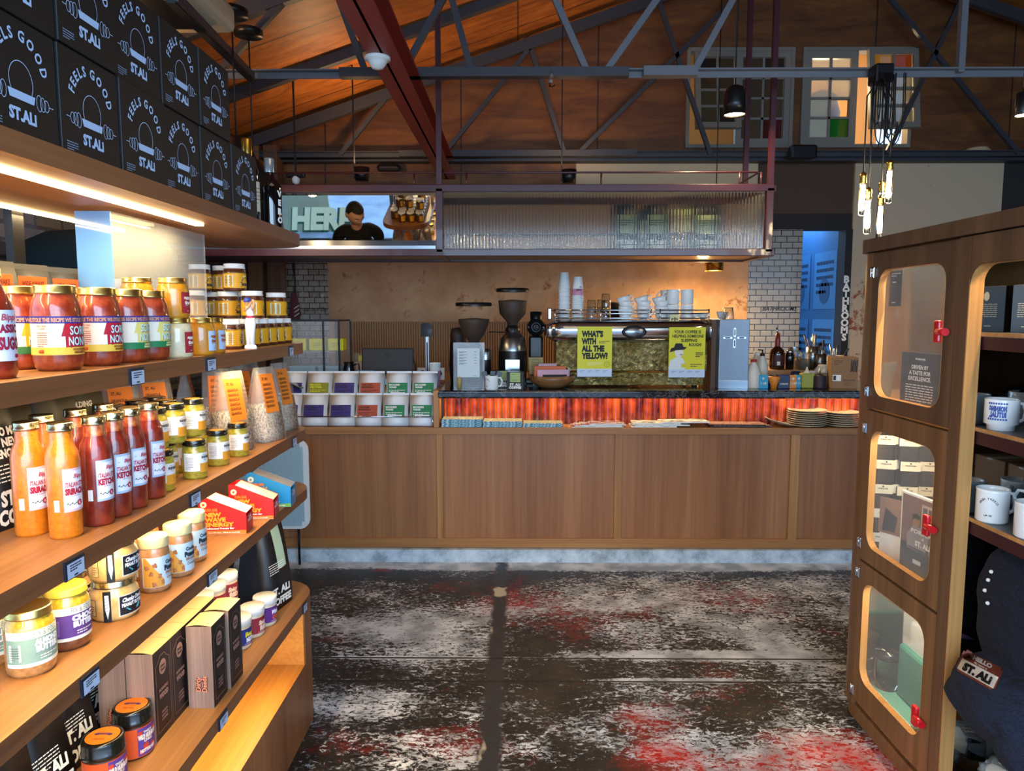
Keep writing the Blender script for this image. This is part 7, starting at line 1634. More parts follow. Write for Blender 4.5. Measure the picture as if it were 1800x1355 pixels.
# posters on the machine
def poster(label, pxa, pxb, pya, pyb, Y):
    w_ = wid(pxa, pxb, Y); h_ = hz(pya, Y)-hz(pyb, Y); o = cp((pxa+pxb)/2, Y, hz(pyb, Y))
    t = thing('poster', label, 'poster', o); MB().box(-w_/2, w_/2, 0, .003, 0, h_, 'poster_yellow', T=Matrix.Identity(4)).build('sheet', t, False)
    mb = MB(); f_ = fr((0, -.0008, 0), (1,0,0), (0,0,1)); mb.poly([(-w_/2, 0), (w_/2, 0), (w_/2, h_*.16), (-w_/2, h_*.16)], '#c9d6e8', f_); g_ = fr((0, -.0014, 0), (1,0,0), (0,0,1))
    for k in range(4): mb.lines(2, .002, .008, 'ink', g_, -w_*.42+k*w_*.22, h_*.12, w_*.14, k+3)
    return t, mb, w_, h_, g_
t, mb, w_, h_, g_ = poster("yellow poster reading WHAT'S WITH ALL THE YELLOW? on the machine", 1015, 1076, 574, 662, Ym-.062)
for k, (s, ww) in enumerate((("WHAT'S", .62), ('WITH', .42), ('ALL THE', .66), ('YELLOW?', .76))): mb.text(s, h_*.115, 'ink', g_, -w_*.38, h_*(.8-.145*k), 'l', w=w_*ww, bold=.07)
mb.lines(2, .004, .01, 'ink', g_, w_*.12, h_*.7, w_*.3, 5); mb.lines(3, .003, .008, '#e8eab0', g_, -w_*.2, h_*.28, w_*.4, 5)
c_ = [(w_*.36+.018*math.cos(i*PI/10), h_*.25+.018*math.sin(i*PI/10)) for i in range(20)]
for i in range(20): a, b_ = c_[i], c_[(i+1) % 20]; m_ = (w_*.36, h_*.25); mb.poly([a, b_, (m_[0]+(b_[0]-m_[0])*.9, m_[1]+(b_[1]-m_[1])*.9), (m_[0]+(a[0]-m_[0])*.9, m_[1]+(a[1]-m_[1])*.9)], 'ink', g_)
for s in (-.006, .006): mb.poly([(w_*.36+s+.002*math.cos(i), h_*.265+.003*math.sin(i)) for i in range(6)], 'ink', g_)
mb.poly([(w_*.36-.009, h_*.24), (w_*.36, h_*.225), (w_*.36+.009, h_*.24), (w_*.36, h_*.232)], 'ink', g_); mb.build('print', t, False)
t, mb, w_, h_, g_ = poster('yellow poster YOUR COFFEE IS HELPING SOMEONE SLEEPING ROUGH! with a hatted figure', 1176, 1240, 575, 663, Ym-.062)
for k, (s, ww, xx) in enumerate((('YOUR COFFEE IS', .74, .0), ('HELPING SOMEONE', .86, .02), ('SLEEPING', .44, .05), ('ROUGH!', .34, .22))): mb.text(s, h_*.06, 'ink', g_, w_*xx, h_*(.88-.085*k), w=w_*ww, bold=.03)
q_ = fr((0, -.002, 0), (1,0,0), (0,0,1)); r_ = fr((0, -.0026, 0), (1,0,0), (0,0,1))
mb.poly([(-w_*.5, h_*.16), (-w_*.05, h_*.16), (-w_*.06, h_*.32), (-w_*.15, h_*.4), (-w_*.3, h_*.4), (-w_*.46, h_*.34)], '#dfe3df', g_)
mb.poly([(-w_*.22+w_*.12*math.cos(i*PI/8), h_*.5+h_*.1*math.sin(i*PI/8)) for i in range(16)], '#e6e2d6', q_); mb.poly([(-w_*.48, h_*.5), (-w_*.44, h_*.58), (-w_*.36, h_*.6), (-w_*.32, h_*.68), (-w_*.14, h_*.68), (-w_*.1, h_*.61), (-w_*.0, h_*.6), (-w_*.08, h_*.555), (-w_*.3, h_*.54)], 'ink', r_)
mb.poly([(-w_*.2, h_*.445), (-w_*.12, h_*.45), (-w_*.14, h_*.465), (-w_*.19, h_*.46)], 'ink', r_); mb.poly([(-w_*.15, h_*.2), (-w_*.05, h_*.2), (-w_*.05, h_*.27), (-w_*.15, h_*.27)], '#e0c81c', r_); mb.lines(3, .006, .012, 'ink', g_, w_*.24, h_*.48, w_*.2, 6); mb.lines(2, .005, .011, 'ink', g_, w_*.1, h_*.25, w_*.32, 7); mb.build('print', t, False)
# ------------------------------------------------------------------ things standing on the espresso machine
zm = hz(562, Ym)+.002; Yt = Ym+.1
def cupstack(label, px, Y, pya, n, c, sleeve=None):
    z0 = zm; H = hz(pya, Y)-z0; hc = .105; step = (H-hc)/(n-1)
    t0 = None
    for k in range(n):
        L = cp(px, Y, z0+step*k)
        lb = '%s, %s from the bottom of its stack' % (label, ['first','second','third','fourth','fifth','sixth','seventh','eighth','ninth','tenth','eleventh','twelfth','thirteenth','fourteenth'][k])
        if t0 is None:
            t0 = thing('paper_cup', lb, 'cup', L, group=label+' stack')
            MB().lathe([(.039, .0), (.028, hc), (0, hc)], c, 24).build('cup', t0, False); MB().lathe([(.0385, 0), (.0415, .001), (.0415, .005), (.039, .007)], '#dfe4e4', 24).build('rim', t0, False)
        else: q = dup(t0, L, lb)
    return t0, cp(px, Y, z0+step*(n-1)), hc
t0, top, hc = cupstack('plain white paper cup, left stack on the machine', 991, Yt, 479, 9, '#d5dadb')
f_ = lambda u, v: Vector((top.x+(.0335-(v-.05)*.1)*math.sin(u/.035)*1.02, top.y-(.0335-(v-.05)*.1)*math.cos(u/.035)*1.02, top.z+v))
t0, top, hc = cupstack('white paper cup, right stack on the machine', 1015, Yt, 496, 11, '#d0d4d6')
pk = simple('paper_cup', 'pink printed paper cup near the top of the right stack', 'cup', top+Vector((0, 0, .018)), [('cup', MB().lathe([(.0385, 0), (.0295, .09), (0, .09)], '#c98aa8', 24)), ('print', MB().text('ali', .03, '#6a2a4a', lambda u, v: Vector((.0365*math.sin(u/.036), -.0365*math.cos(u/.036), v)), 0, .03, shear=.3, bold=.03))])
simple('paper_cup', 'topmost white paper cup of the right stack, over the pink one', 'cup', top+Vector((0, 0, .06)), [('cup', MB().lathe([(.037, 0), (.0275, .08), (0, .08)], '#e2e5e2', 24)), ('rim', MB().lathe([(.0365, 0), (.039, .001), (.039, .005), (.037, .007)], '#dfe4e4', 24))])
# glasses upside down
def glass(label, L, r=.034, h=.085, group='glasses on the machine'):
    return simple('drinking_glass', label, 'glass', L, [('glass', MB().lathe([(r, 0), (r*.97, .02), (r*.8, h), (0, h), (0, h-.004), (r*.74, h-.004), (r*.92, .02), (r*.95, 0)], 'glass_clear', 24))], group=group)
g0 = glass('upside-down glass beside the paper cups, lower one', cp(1039, Yt, zm))
dup(g0, cp(1039, Yt, zm+.045), 'upside-down glass stacked on the one beside the paper cups')
for k in range(3): dup(g0, cp(1064, Yt-.02, zm+.043*k), 'upside-down glass left of the coffee cups, %s of its stack' % ('bottom', 'middle', 'top')[k])
for k in range(2): dup(g0, cp(1056, Yt+.12, zm+.05*k), 'upside-down glass in the rear, %s one' % ('lower', 'upper')[k])
# white coffee cups, three columns of stacked cups with handles
def coffeecup(label, L, tilt=0.0, s=1.0):
    r, h = .046*s, .062*s
    t = thing('coffee_cup', label, 'cup', L, 0, 'white coffee cups on the machine'); T_ = Matrix.Rotation(tilt, 4, 'Y')
    MB().lathe([(0, .002), (r*.55, 0), (r*.72, h*.18), (r*.95, h*.7), (r, h), (r*.95, h*.98), (r*.88, h*.6), (r*.6, h*.15), (0, h*.1)], 'ceramic', 28, T=T_).build('cup_body', t, False)
    MB().tube([T_ @ Vector(p) for p in ((r*.92, 0, h*.8), (r*1.35, 0, h*.85), (r*1.45, 0, h*.5), (r*.85, 0, h*.28))], .004*s, 'ceramic', 8).build('handle', t, False); return t
c0 = None
cols = (('left', 1098), ('middle', 1130), ('right', 1161))
for nm, px in cols:
    for k in range(4):
        L = cp(px, Yt-.03, zm+(.0, .028, .062, .092)[k]); lb = 'white coffee cup, %s column on the machine, %s from bottom' % (nm, ('first', 'second', 'third', 'top one fourth')[k])
        if k < 3:
            if c0 is None: c0 = coffeecup(lb, L)
            else: dup(c0, L, lb)
        else:
            q = dup(c0, L, lb); q.rotation_euler = (0, -.3, 0)
# tall mugs
mm = mug('tall white mug, lower left of the four mugs on the machine', .041, .098, 'club', 'tall mugs on the machine'); mm.location = cp(1190-9, Yt-.02, zm); mm.rotation_euler = (0, 0, PI-.1)
for px, dz, s in ((1181, .1, 'upper left of the four mugs on the machine'), (1206, 0, 'lower right of the four mugs on the machine'), (1206, .1, 'upper right of the four mugs on the machine')): dup(mm, cp(px, Yt-.02+(.0 if px < 1200 else .01), zm+dz), 'tall white mug, '+s)
for k, (px, dz) in enumerate(((1170, .1), (1172, 0))): dup(mm, cp(px, Yt+.1, zm+dz), 'tall white mug in the second rank behind the cups, %s' % ('upper', 'lower')[k])
for k in range(2): dup(c0, cp(1222+12*k, Yt, zm+.002), 'small white cup right of the tall mugs, %s' % ('left', 'right')[k], scale=.7)
# steel tower, dark shelf, glass
Yw = 4.62; w_ = wid(1265, 1318, Yw)
t = thing('water_tower', 'tall brushed steel dispenser column with four slots in a cross', 'dispenser', cp(1291, Yw)); hh = hz(561, Yw)-ztop
MB().box(-w_/2, w_/2, 0, .3, 0, hh, 'brushed', .004).build('casing', t, False); MB().box(-w_/2+.002, w_/2-.002, -.003, 0, .0, hz(668, Yw)-ztop, 'steel', .001).build('drip_tray', t, False)
for (cx_, cz_, a, b_) in ((0, hh-.085, .007, .03), (0, hh-.155, .007, .03), (-.045, hh-.12, .03, .006), (.045, hh-.12, .03, .006)):
    mb = MB(); q = rrect(cx_-a, cx_+a, cz_-b_, cz_+b_, min(a, b_)*.98, 4); mb.prism(q, .004, 'chrome', XZ(-.004)); q2 = rrect(cx_-a*.55, cx_+a*.55, cz_-b_*.7, cz_+b_*.7, min(a*.55, b_*.7)*.98, 4); mb.prism(q2, .001, 'dark_metal', XZ(-.0052)); mb.build('slot', t, False)
g1 = glass('glass tumbler standing on the steel dispenser column', cp(1279, Yw+.05, ztop+hh+.001), .036, .075); g1.rotation_euler = (0, 0, 0)
dup(c0, cp(1268, Yw+.17, ztop+hh+.001), 'small white cup behind the tumbler on the steel column', scale=.8)
mb = MB(); x0, x1 = cp(1247, 4.75).x, cp(1266, 4.75).x; mb.box(x0, x1, 4.7, 5.0, ztop, hz(561, 4.75), 'old_timber'); 
tag(mb.build('stacked_trays'), 'dark wooden box between espresso machine and steel column', 'box')
# ------------------------------------------------------------------ right end of the counter
def lat(name, label, cat, px, Y, prof, m, extra=(), z=None, group=None, part='body', n=24):
    return simple(name, label, cat, cp(px, Y, z), [(part, MB().lathe(prof, m, n))]+list(extra), group=group)
simple('milk_jug', 'white plastic milk jug right of the steel column', 'jug', cp(1326, 4.66), [('body', MB().lathe([(0, 0), (.045, 0), (.047, .01), (.047, .1), (.035, .14), (.018, .165), (.018, .175)], 'milk_plastic', 24)), ('cap', MB().lathe([(.02, .172), (.02, .19), (0, .192)], '#a32a2a', 16))])
simple('milk_jug', 'white plastic bottle with white cap behind the milk jug', 'jug', cp(1331, 4.95), [('body', MB().lathe([(0, 0), (.04, 0), (.04, .16), (.018, .2)], 'milk_plastic', 24)), ('cap', MB().lathe([(.02, .2), (.02, .225), (0, .226)], 'white_plastic', 16))])
simple('pump_bottle', 'white pump bottle with black nozzle', 'bottle', cp(1341, 4.85), [('body', MB().lathe([(0, 0), (.04, 0), (.04, .13), (.02, .19), (.018, .2)], 'milk_plastic', 24)), ('pump', MB().lathe([(.016, .2), (.016, .215), (.005, .22), (.005, .245), (0, .246)], 'black_plastic', 14).tube([(0, 0, .24), (-.03, 0, .243)], .005, 'black_plastic', 6))])
Yb = 5.0
mb = MB(); mb.box(cp(1345, Yb).x, cp(1460, Yb).x, Yb-.1, Yb+.2, ztop, ztop+.1, 'panel_tan', .004); tag(mb.build('serving_shelf'), 'low tan wooden riser under the bourbon bottle and cutlery', 'riser')
zr = ztop+.1
t = simple('bourbon_bottle', 'dark bourbon bottle with red wax neck and pourer', 'bottle', cp(1367, Yb, zr), [('body', MB().lathe([(0, 0), (.05, 0), (.052, .01), (.052, .11), (.045, .135), (.017, .16), (.015, .175)], 'amber_whisky', 28)), ('wax_neck', MB().lathe([(.018, .16), (.018, .2), (.014, .25), (0, .252)], 'red_wax', 18)), ('pourer', MB().tube([(0, 0, .25), (-.012, 0, .29)], [.007, .004], 'chrome', 8))])
mb = MB(); mb.band(.0527, .025, .1, -2.4, -.7, '#3a1414', c=(0,0,0)); mb.band(.0532, .03, .055, -1.9, -1.5, 'label_cream'); mb.build('paper_label', t, False)
simple('cocktail_jar', 'dark syrup bottle right of the bourbon', 'bottle', cp(1389, Yb, zr), [('body', MB().lathe([(0, 0), (.03, 0), (.03, .1), (.02, .12)], 'black_gloss', 20)), ('collar', MB().lathe([(.024, .118), (.026, .13), (0, .132)], 'chrome', 16))])
for k, (px, rr, hh2, m_) in enumerate(((1396, .034, .15, 'steel'), (1405, .03, .12, 'glass_jar'), (1415, .038, .11, 'glass_jar'))):
    simple('canister', ('steel tin of spoons behind the syrup bottle', 'slim clear jar beside the steel tin', 'round clear jar before the cutlery tins')[k], 'canister', cp(px, Yb+(.12, .02, -.05)[k], zr), [('body', MB().lathe([(0, 0), (rr, 0), (rr, hh2)], m_, 22)), ('contents', MB().lathe([(0, .003), (rr*.85, .003), (rr*.85, hh2*.7), (0, hh2*.72)], '#7a746a', 18))])
r_ = random.Random(9)
def cutlery(label, px, Y, r, h, n, m_, z=None):
    t = simple('cutlery_holder', label, 'cutlery holder', cp(px, Y, z if z is not None else zr), [('holder', MB().lathe([(0, 0), (r, 0), (r, h), (r*.96, h), (r*.96, .01), (0, .01)], m_, 24))])
    mb = MB()
    for i in range(8): mb.lathe([(0,0),(.004,0)], 'dark_metal', 8, T=Matrix.Translation((r*1.01*math.sin(-1+i*.28), -r*1.01*math.cos(-1+i*.28), h*.5)) @ Matrix.Rotation(PI/2, 4, 'X'))
    mb.build('perforations', t, False)
    L = t.location
    k0 = None
    for i in range(n):
        a, b_ = r_.uniform(0, 2*PI), r_.uniform(.2, .9)*r*.8; dx, dy = math.cos(a)*b_, math.sin(a)*b_; Lh = h+r_.uniform(.03, .09)
        lb = 'steel cutlery handle fanned out of the %s' % label.split(' ', 1)[1]
        q = thing('cutlery', lb, 'cutlery', L+Vector((dx*.5, dy*.5, .012)), group='cutlery in the '+label.split(' ', 1)[1]); MB().tube([(0, 0, 0), (dx*.6, dy*.5, h*.7), (dx*1.6, dy*1.2, Lh)], [.003, .004, .006], 'steel', 6).build('handle', q, False)
cutlery('A perforated steel cutlery tin left of the white tub', 1429, Yb+.02, .045, .16, 8, 'steel'); cutlery('A steel cutlery tin by the doorway side', 1443, Yb-.03, .042, .11, 8, 'steel'); cutlery('A wide white tub of spoons', 1466, Yb+.1, .07, .13, 9, 'milk_plastic', ztop+.06)
tag(MB().lathe([(0, 0), (.075, 0), (.075, .058), (0, .06)], 'white_plastic', 24, c=cp(1466, Yb+.1)).build('white_drum'), 'white drum under the tub of spoons', 'tub')
# plates and bowls behind the tins
def plates(label, cat, L, r, n, dz, m='ceramic', group=None, name='plate', tint=None):
    p0 = None
    for k in range(n):
        lb = '%s, %s from the bottom' % (label, ['first','second','third','fourth','fifth','sixth','seventh','eighth','ninth','tenth'][k])
        q = Vector((L[0]+.002*((k*5) % 3-1), L[1], L[2]+dz*k))
        if p0 is None: p0 = thing(name, lb, cat, q, group=group or label); MB().lathe([(0, .001), (r*.55, 0), (r*.6, .003), (r*.95, .012), (r, .015), (r*.97, .016), (r*.6, .007), (0, .006)], m, 36).build('dish', p0, False); CH.pop(p0.name, None)
        else: dup(p0, q, lb)
    return p0
plates('small white plate stacked behind the navy tin', 'plate', cp(1387, 4.9), .072, 5, .011)
plates('white saucer stacked beside the kraft box', 'plate', cp(1449, 4.9), .075, 7, .012)
plates('white saucer stacked in the rear by the kraft box', 'plate', cp(1472, 4.82), .06, 8, .012)
bo = simple('bowl', 'white bowl upside down on the saucers, left one', 'bowl', cp(1428, 4.92, ztop+.045), [('bowl', MB().lathe([(.06, 0), (.055, .02), (.03, .05), (0, .052)], 'ceramic', 28))], group='bowls at the counter end'); dup(bo, cp(1449, 4.9, ztop+.088), 'white bowl upside down on the saucer stack beside the kraft box')
tag(MB().lathe([(0, 0), (.05, 0), (.05, .044), (0, .045)], 'ceramic', 24, c=cp(1428, 4.92)).build('ramekin'), 'white ramekin under the left upturned bowl', 'dish')
simple('glass_coupe', 'short stemmed glass dish behind the orange tin', 'dish', cp(1362, 4.88), [('glass', MB().lathe([(0, 0), (.03, 0), (.006, .01), (.006, .03), (.035, .06), (.037, .065)], 'glass_jar', 22))])
simple('glass_bowl', 'green glass bowl behind the navy tin', 'bowl', cp(1384, 4.8), [('bowl', MB().lathe([(0, 0), (.03, 0), (.045, .03), (.03, .075), (0, .08)], '#4a6a54', 24))])
def tin(label, px, w, d, h, m_, Y=4.62, txt=None):
    t = simple('tea_tin', label, 'tin', cp(px, Y), [('tin', MB().box(-w/2, w/2, 0, d, 0, h, m_, .004))], group=None)
    mb = MB(); g_ = fr((0, -.001, 0), (1,0,0), (0,0,1))
    if txt: mb.text(txt, .01, 'label_cream', g_, 0, h*.3, w=w*.7, bold=.05)
    else:
        for a in (0, 1, -1): mb.poly([(a*.012, h*.25), (a*.02+.004, h*.45), (a*.012, h*.5), (a*.008-.002, h*.4)], 'label_cream', g_)
        mb.poly([(.008*math.cos(i*PI/4), h*.75+.008*math.sin(i*PI/4)) for i in range(8)], 'label_cream', g_)
    mb.build('print', t, False)
tin('teal tea tin, left end of the row of tins', 1344, .068, .05, .09, 'tin_teal'); tin('navy lettered tin in the middle of the row', 1381, .074, .05, .092, 'tin_navy', txt='ALTERNATIVE'); tin('orange tea tin right of the navy one', 1397, .045, .05, .085, 'tin_orange', 4.64); tin('narrow teal tea tin next to the oil bottle', 1407, .036, .05, .085, 'tin_teal', 4.66)
simple('orange_cup', 'orange tapered pot between the teal and navy tins', 'pot', cp(1363, 4.63), [('pot', MB().lathe([(0, 0), (.02, 0), (.022, .03), (.04, .07), (.036, .08), (0, .078)], 'tin_orange', 20))])
lat('tea_jar', 'round dark blue lidded jar behind the orange tin', 'jar', 1401, 4.8, [(0, 0), (.035, 0), (.035, .08), (.03, .1), (0, .102)], 'tin_navy')
lat('tea_jar', 'small blue lidded jar behind the teal tin', 'jar', 1357, 4.76, [(0, 0), (.032, 0), (.032, .07), (.0, .08)], '#24448c')
simple('oil_bottle', 'square yellow oil squeeze bottle', 'bottle', cp(1424, 4.64), [('body', MB().box(-.042, .042, 0, .06, 0, .1, '#98973a', .01)), ('nozzle', MB().lathe([(.02, .1), (.01, .115), (.003, .14), (0, .141)], 'milk_plastic', 14, c=(0, .03, 0)))])
simple('squeeze_bottle', 'dark purple sauce squeeze bottle with grey nozzle', 'bottle', cp(1443, 4.65), [('body', MB().lathe([(0, 0), (.043, 0), (.044, .01), (.044, .075), (.038, .085)], '#2a1a24', 24)), ('nozzle', MB().lathe([(.04, .082), (.03, .095), (.008, .1), (.003, .13), (0, .131)], 'steel', 18))])
t = thing('kraft_box', 'kraft cardboard box with barcode label at the right counter end', 'box', cp(1484, 4.68), -.25); MB().box(-.08, .08, -.06, .1, 0, .205, 'kraft', .002).build('carton', t, False)
mb = MB(); g_ = fr((-.0808, 0, 0), (0,-1,0), (0,0,1)); g_ = fr((0, -.0608, 0), (1,0,0), (0,0,1)); mb.poly([(-.07, .05), (-.02, .05), (-.02, .09), (-.07, .09)], 'paper_white', g_); mb.poly([(-.066, .055), (-.05, .055), (-.05, .085), (-.066, .085)], 'ink', fr((0, -.0614, 0), (1,0,0), (0,0,1))); mb.text('ECO-STR', .012, '#4a3018', g_, .03, .05, w=.07); mb.lines(3, .004, .012, '#4a3018', g_, -.065, .18, .05, 6); mb.lines(2, .003, .01, '#4a3018', g_, -.0, .035, .06, 6)
for k in range(5): mb.poly([(.035+.008*k, .11+.01*(k % 2)), (.041+.008*k, .11), (.043+.008*k, .19), (.037+.008*k, .19-.012*(k % 2))], 'ink', g_)
mb.build('printed_label', t, False)
# ------------------------------------------------------------------ ledge under the stone top: books, papers, plates
zl = zt0+.0005; Yl = YC+.02
def books(px0, px1, n, name, group, t_=.0125):
    x0, x1 = cp(px0, YC+.03).x, cp(px1, YC+.03).x; b0 = None
    for k in range(n):
        lb = 'blue patterned paperback, %s of the %s stack on the ledge' % (('bottom', 'second', 'third', 'top')[k], name); L = Vector(((x0+x1)/2+.003*(k % 2), YC+.02, zl+t_*k*1.02))
        if b0 is None:
            b0 = thing('paperback', lb, 'book', L, group=group); w2 = (x1-x0)/2-.004
            MB().box(-w2, w2, 0, .13, .0015, t_-.0015, 'paper_white').build('pages', b0, False); MB().box(-w2-.002, w2+.002, -.002, .132, 0, .0015, 'book_teal').box(-w2-.002, w2+.002, -.002, .132, t_-.0015, t_, 'book_cover').box(-w2-.002, w2+.002, -.003, -.001, 0, t_, 'book_spine').build('cover', b0, False)
        else: dup(b0, L, lb)
w = NT('book_spine', .4); a = w.noise(w.map((60, 1, 200)), 1.0, 3); w.color(w.ramp(a, [(.4, '#1d5a70'), (.5, '#4a93a4'), (.6, '#c9d9dc')]))
w = NT('book_cover', .35); a = w.noise(w.map((40, 40, 1)), 1.0, 3); w.color(w.ramp(a, [(.4, '#7a8a6a'), (.5, '#c2b48a'), (.6, '#5a93a0')]))
books(774, 847, 4, 'leftmost', 'paperbacks on the ledge, left stack'); books(848, 918, 3, 'middle', 'paperbacks on the ledge, middle stack'); books(919, 990, 2, 'right', 'paperbacks on the ledge, right stack')
w = NT('mag_cover', .3, coat=.3); a = w.noise(w.map((9, 14, 9)), 1.0, 3, .6); w.color(w.ramp(a, [(.35, '#23364a'), (.45, '#8a3a34'), (.55, '#c9c4bc'), (.65, '#4a6a84')]))
w = NT('news_print', .7); a = w.noise(w.map((20, 60, 20)), 1.0, 4, .7); w.color(w.ramp(a, [(.45, '#5c5c60'), (.52, '#cfccc4'), (.6, '#dedbd2')]))
w = NT('ornate_print', .5); a = w.noise(w.map((50, 30, 50)), 1.0, 4, .7, 2.0); w.color(w.ramp(a, [(.42, '#5a1820'), (.5, '#c7a894'), (.58, '#7a3a34')]))
def sheet(name, label, cat, pxa, pxb, z, h, m_, dy=0.0, rz=0.0, d=.14, group=None, edge='paper_white'):
    x0, x1 = cp(pxa, YC+.03).x, cp(pxb, YC+.03).x; w2 = (x1-x0)/2
    t = thing(name, label, cat, Vector(((x0+x1)/2, YC+.012+dy+d/2, z)), rz, group)
    MB().box(-w2, w2, -d/2, d/2, 0, h*.8, edge, .0005).build('pages', t, False); MB().box(-w2, w2, -d/2, d/2, h*.8+.0002, h, m_).build('cover', t, False); return t
for k, (a, b_, s) in enumerate(((1006, 1098, 'glossy magazine at the bottom of the pile beside the paperbacks'), (1012, 1095, 'glossy magazine second in the pile beside the paperbacks'), (1022, 1102, 'glossy magazine third in the pile, shifted right'), (1038, 1096, 'smaller glossy magazine on top of the magazine pile'))): sheet('magazine', s, 'magazine', a, b_, zl+.0062*k, .006, 'mag_cover', 0, (.02, -.03, .03, -.02)[k], .13, 'magazines on the ledge')
for k, (a, b_, s, rz) in enumerate(((1112, 1192, 'folded newspaper at the bottom of the paper pile', .0), (1118, 1215, 'folded newspaper second in the paper pile', .04), (1115, 1200, 'thick folded newspaper on top, left of the paper pile', -.05), (1165, 1250, 'folded newspaper lying over to the right of the pile', .06))): sheet('newspaper', s, 'newspaper', a, b_, zl+(.0, .0095, .019, .0285)[k], .009, 'news_print', 0, rz, .13, 'newspapers on the ledge')
for k, (a, b_, s) in enumerate(((1252, 1362, 'ornate red printed magazine, bottom of its pile by the plates'), (1256, 1358, 'ornate red printed magazine, middle of its pile by the plates'), (1250, 1350, 'ornate red printed magazine, top of its pile by the plates'))): sheet('magazine', s, 'magazine', a, b_, zl+.0072*k, .007, 'ornate_print', 0, (.0, .02, -.03)[k], .13, 'ornate magazines on the ledge', 'black_card')
p_ = thing('plate', 'white plate leaning against the tall plate stack', 'plate', cp(1376, YC+.09, zl+.016)); p_.rotation_euler = (0, .25, 0); MB().lathe([(0, .001), (.06, 0), (.072, .003), (.095, .012), (.1, .015), (.097, .016), (.072, .007), (0, .006)], 'plate_warm', 36).build('dish', p_, False)
plates('cream plate, tall stack on the ledge', 'plate', cp(1423, YC+.09, zl), .122, 8, .0135, 'plate_warm', 'cream plates on the ledge, tall stack'); plates('cream plate, right stack on the ledge by the cabinet', 'plate', cp(1485, YC+.09, zl), .115, 7, .0135, 'plate_warm', 'cream plates on the ledge, right stack')
# red banner and chain on the glossy tiles
t = thing('pennant', 'dark red striped pennant hanging by a chain on the glossy tiles', 'pennant', (aty(519, 540, YB-.05).x, YB-.05, aty(519, 565, YB-.05).z))
za, zb_ = 0, aty(519, 512, YB-.05).z-t.location.z
mb = MB(); mb.prism([(-.06, 0), (.0, -.02), (.05, .06), (.01, zb_), (-.035, zb_*.95)], .01, '#5a1c24', XZ(0)); mb.build('cloth', t, False)
mb = MB()
for k in range(3): mb.quad((-.01, -.001, .04+.035*k), (.035, -.001, .07+.035*k), (.034, -.001, .08+.035*k), (-.01, -.001, .05+.035*k), 'label_cream')
mb.build('stripes', t, False)
mb = MB(); mb.tube([(0, .005, zb_-.02), (.005, .005, zb_+.1), (-.005, .005, zb_+.2), (0.0, .005, zb_+.34), (.01, .005, zb_+1.0)], [.006, .004, .012, .005, .004], 'cord', 6); mb.build('chain', t, False)
# dark green dome-topped hood behind the top shelf
t = thing('roaster_hood', 'large dark green dome-topped hood seen between the top two shelves', 'hood', (-2.2, 3.75, 0))
mb = MB(); c1 = aty(3, 440, 3.05); R = .4; zt2 = aty(140, 402, 3.75).z; ze = aty(0, 447, 3.75).z
mb.lathe([(0, ze-.35), (R*.99, ze-.3), (R, ze), (R*.9, ze+(zt2-ze)*.4), (R*.62, ze+(zt2-ze)*.8), (R*.3, zt2-.01), (0, zt2)], 'hood_green', 48); mb.v = [Vector((v.x, v.y*.7, v.z)) for v in mb.v]; mb.build('hood_dome', t, False)
MB().lathe([(0, 0), (.28, 0), (.25, .04), (.06, .1), (.06, ze-.35)], 'dark_metal', 24).build('pedestal', t, False)
# blue-grey cloth and pinkish card above the preserves
simple('grey_bag', 'blue-grey carton in the second row beside the amber honey', 'carton', (-1.185, 2.22, Z2), [('carton', MB().box(-.05, .05, -.04, .04, 0, .215, '#5f7f99', .004))])
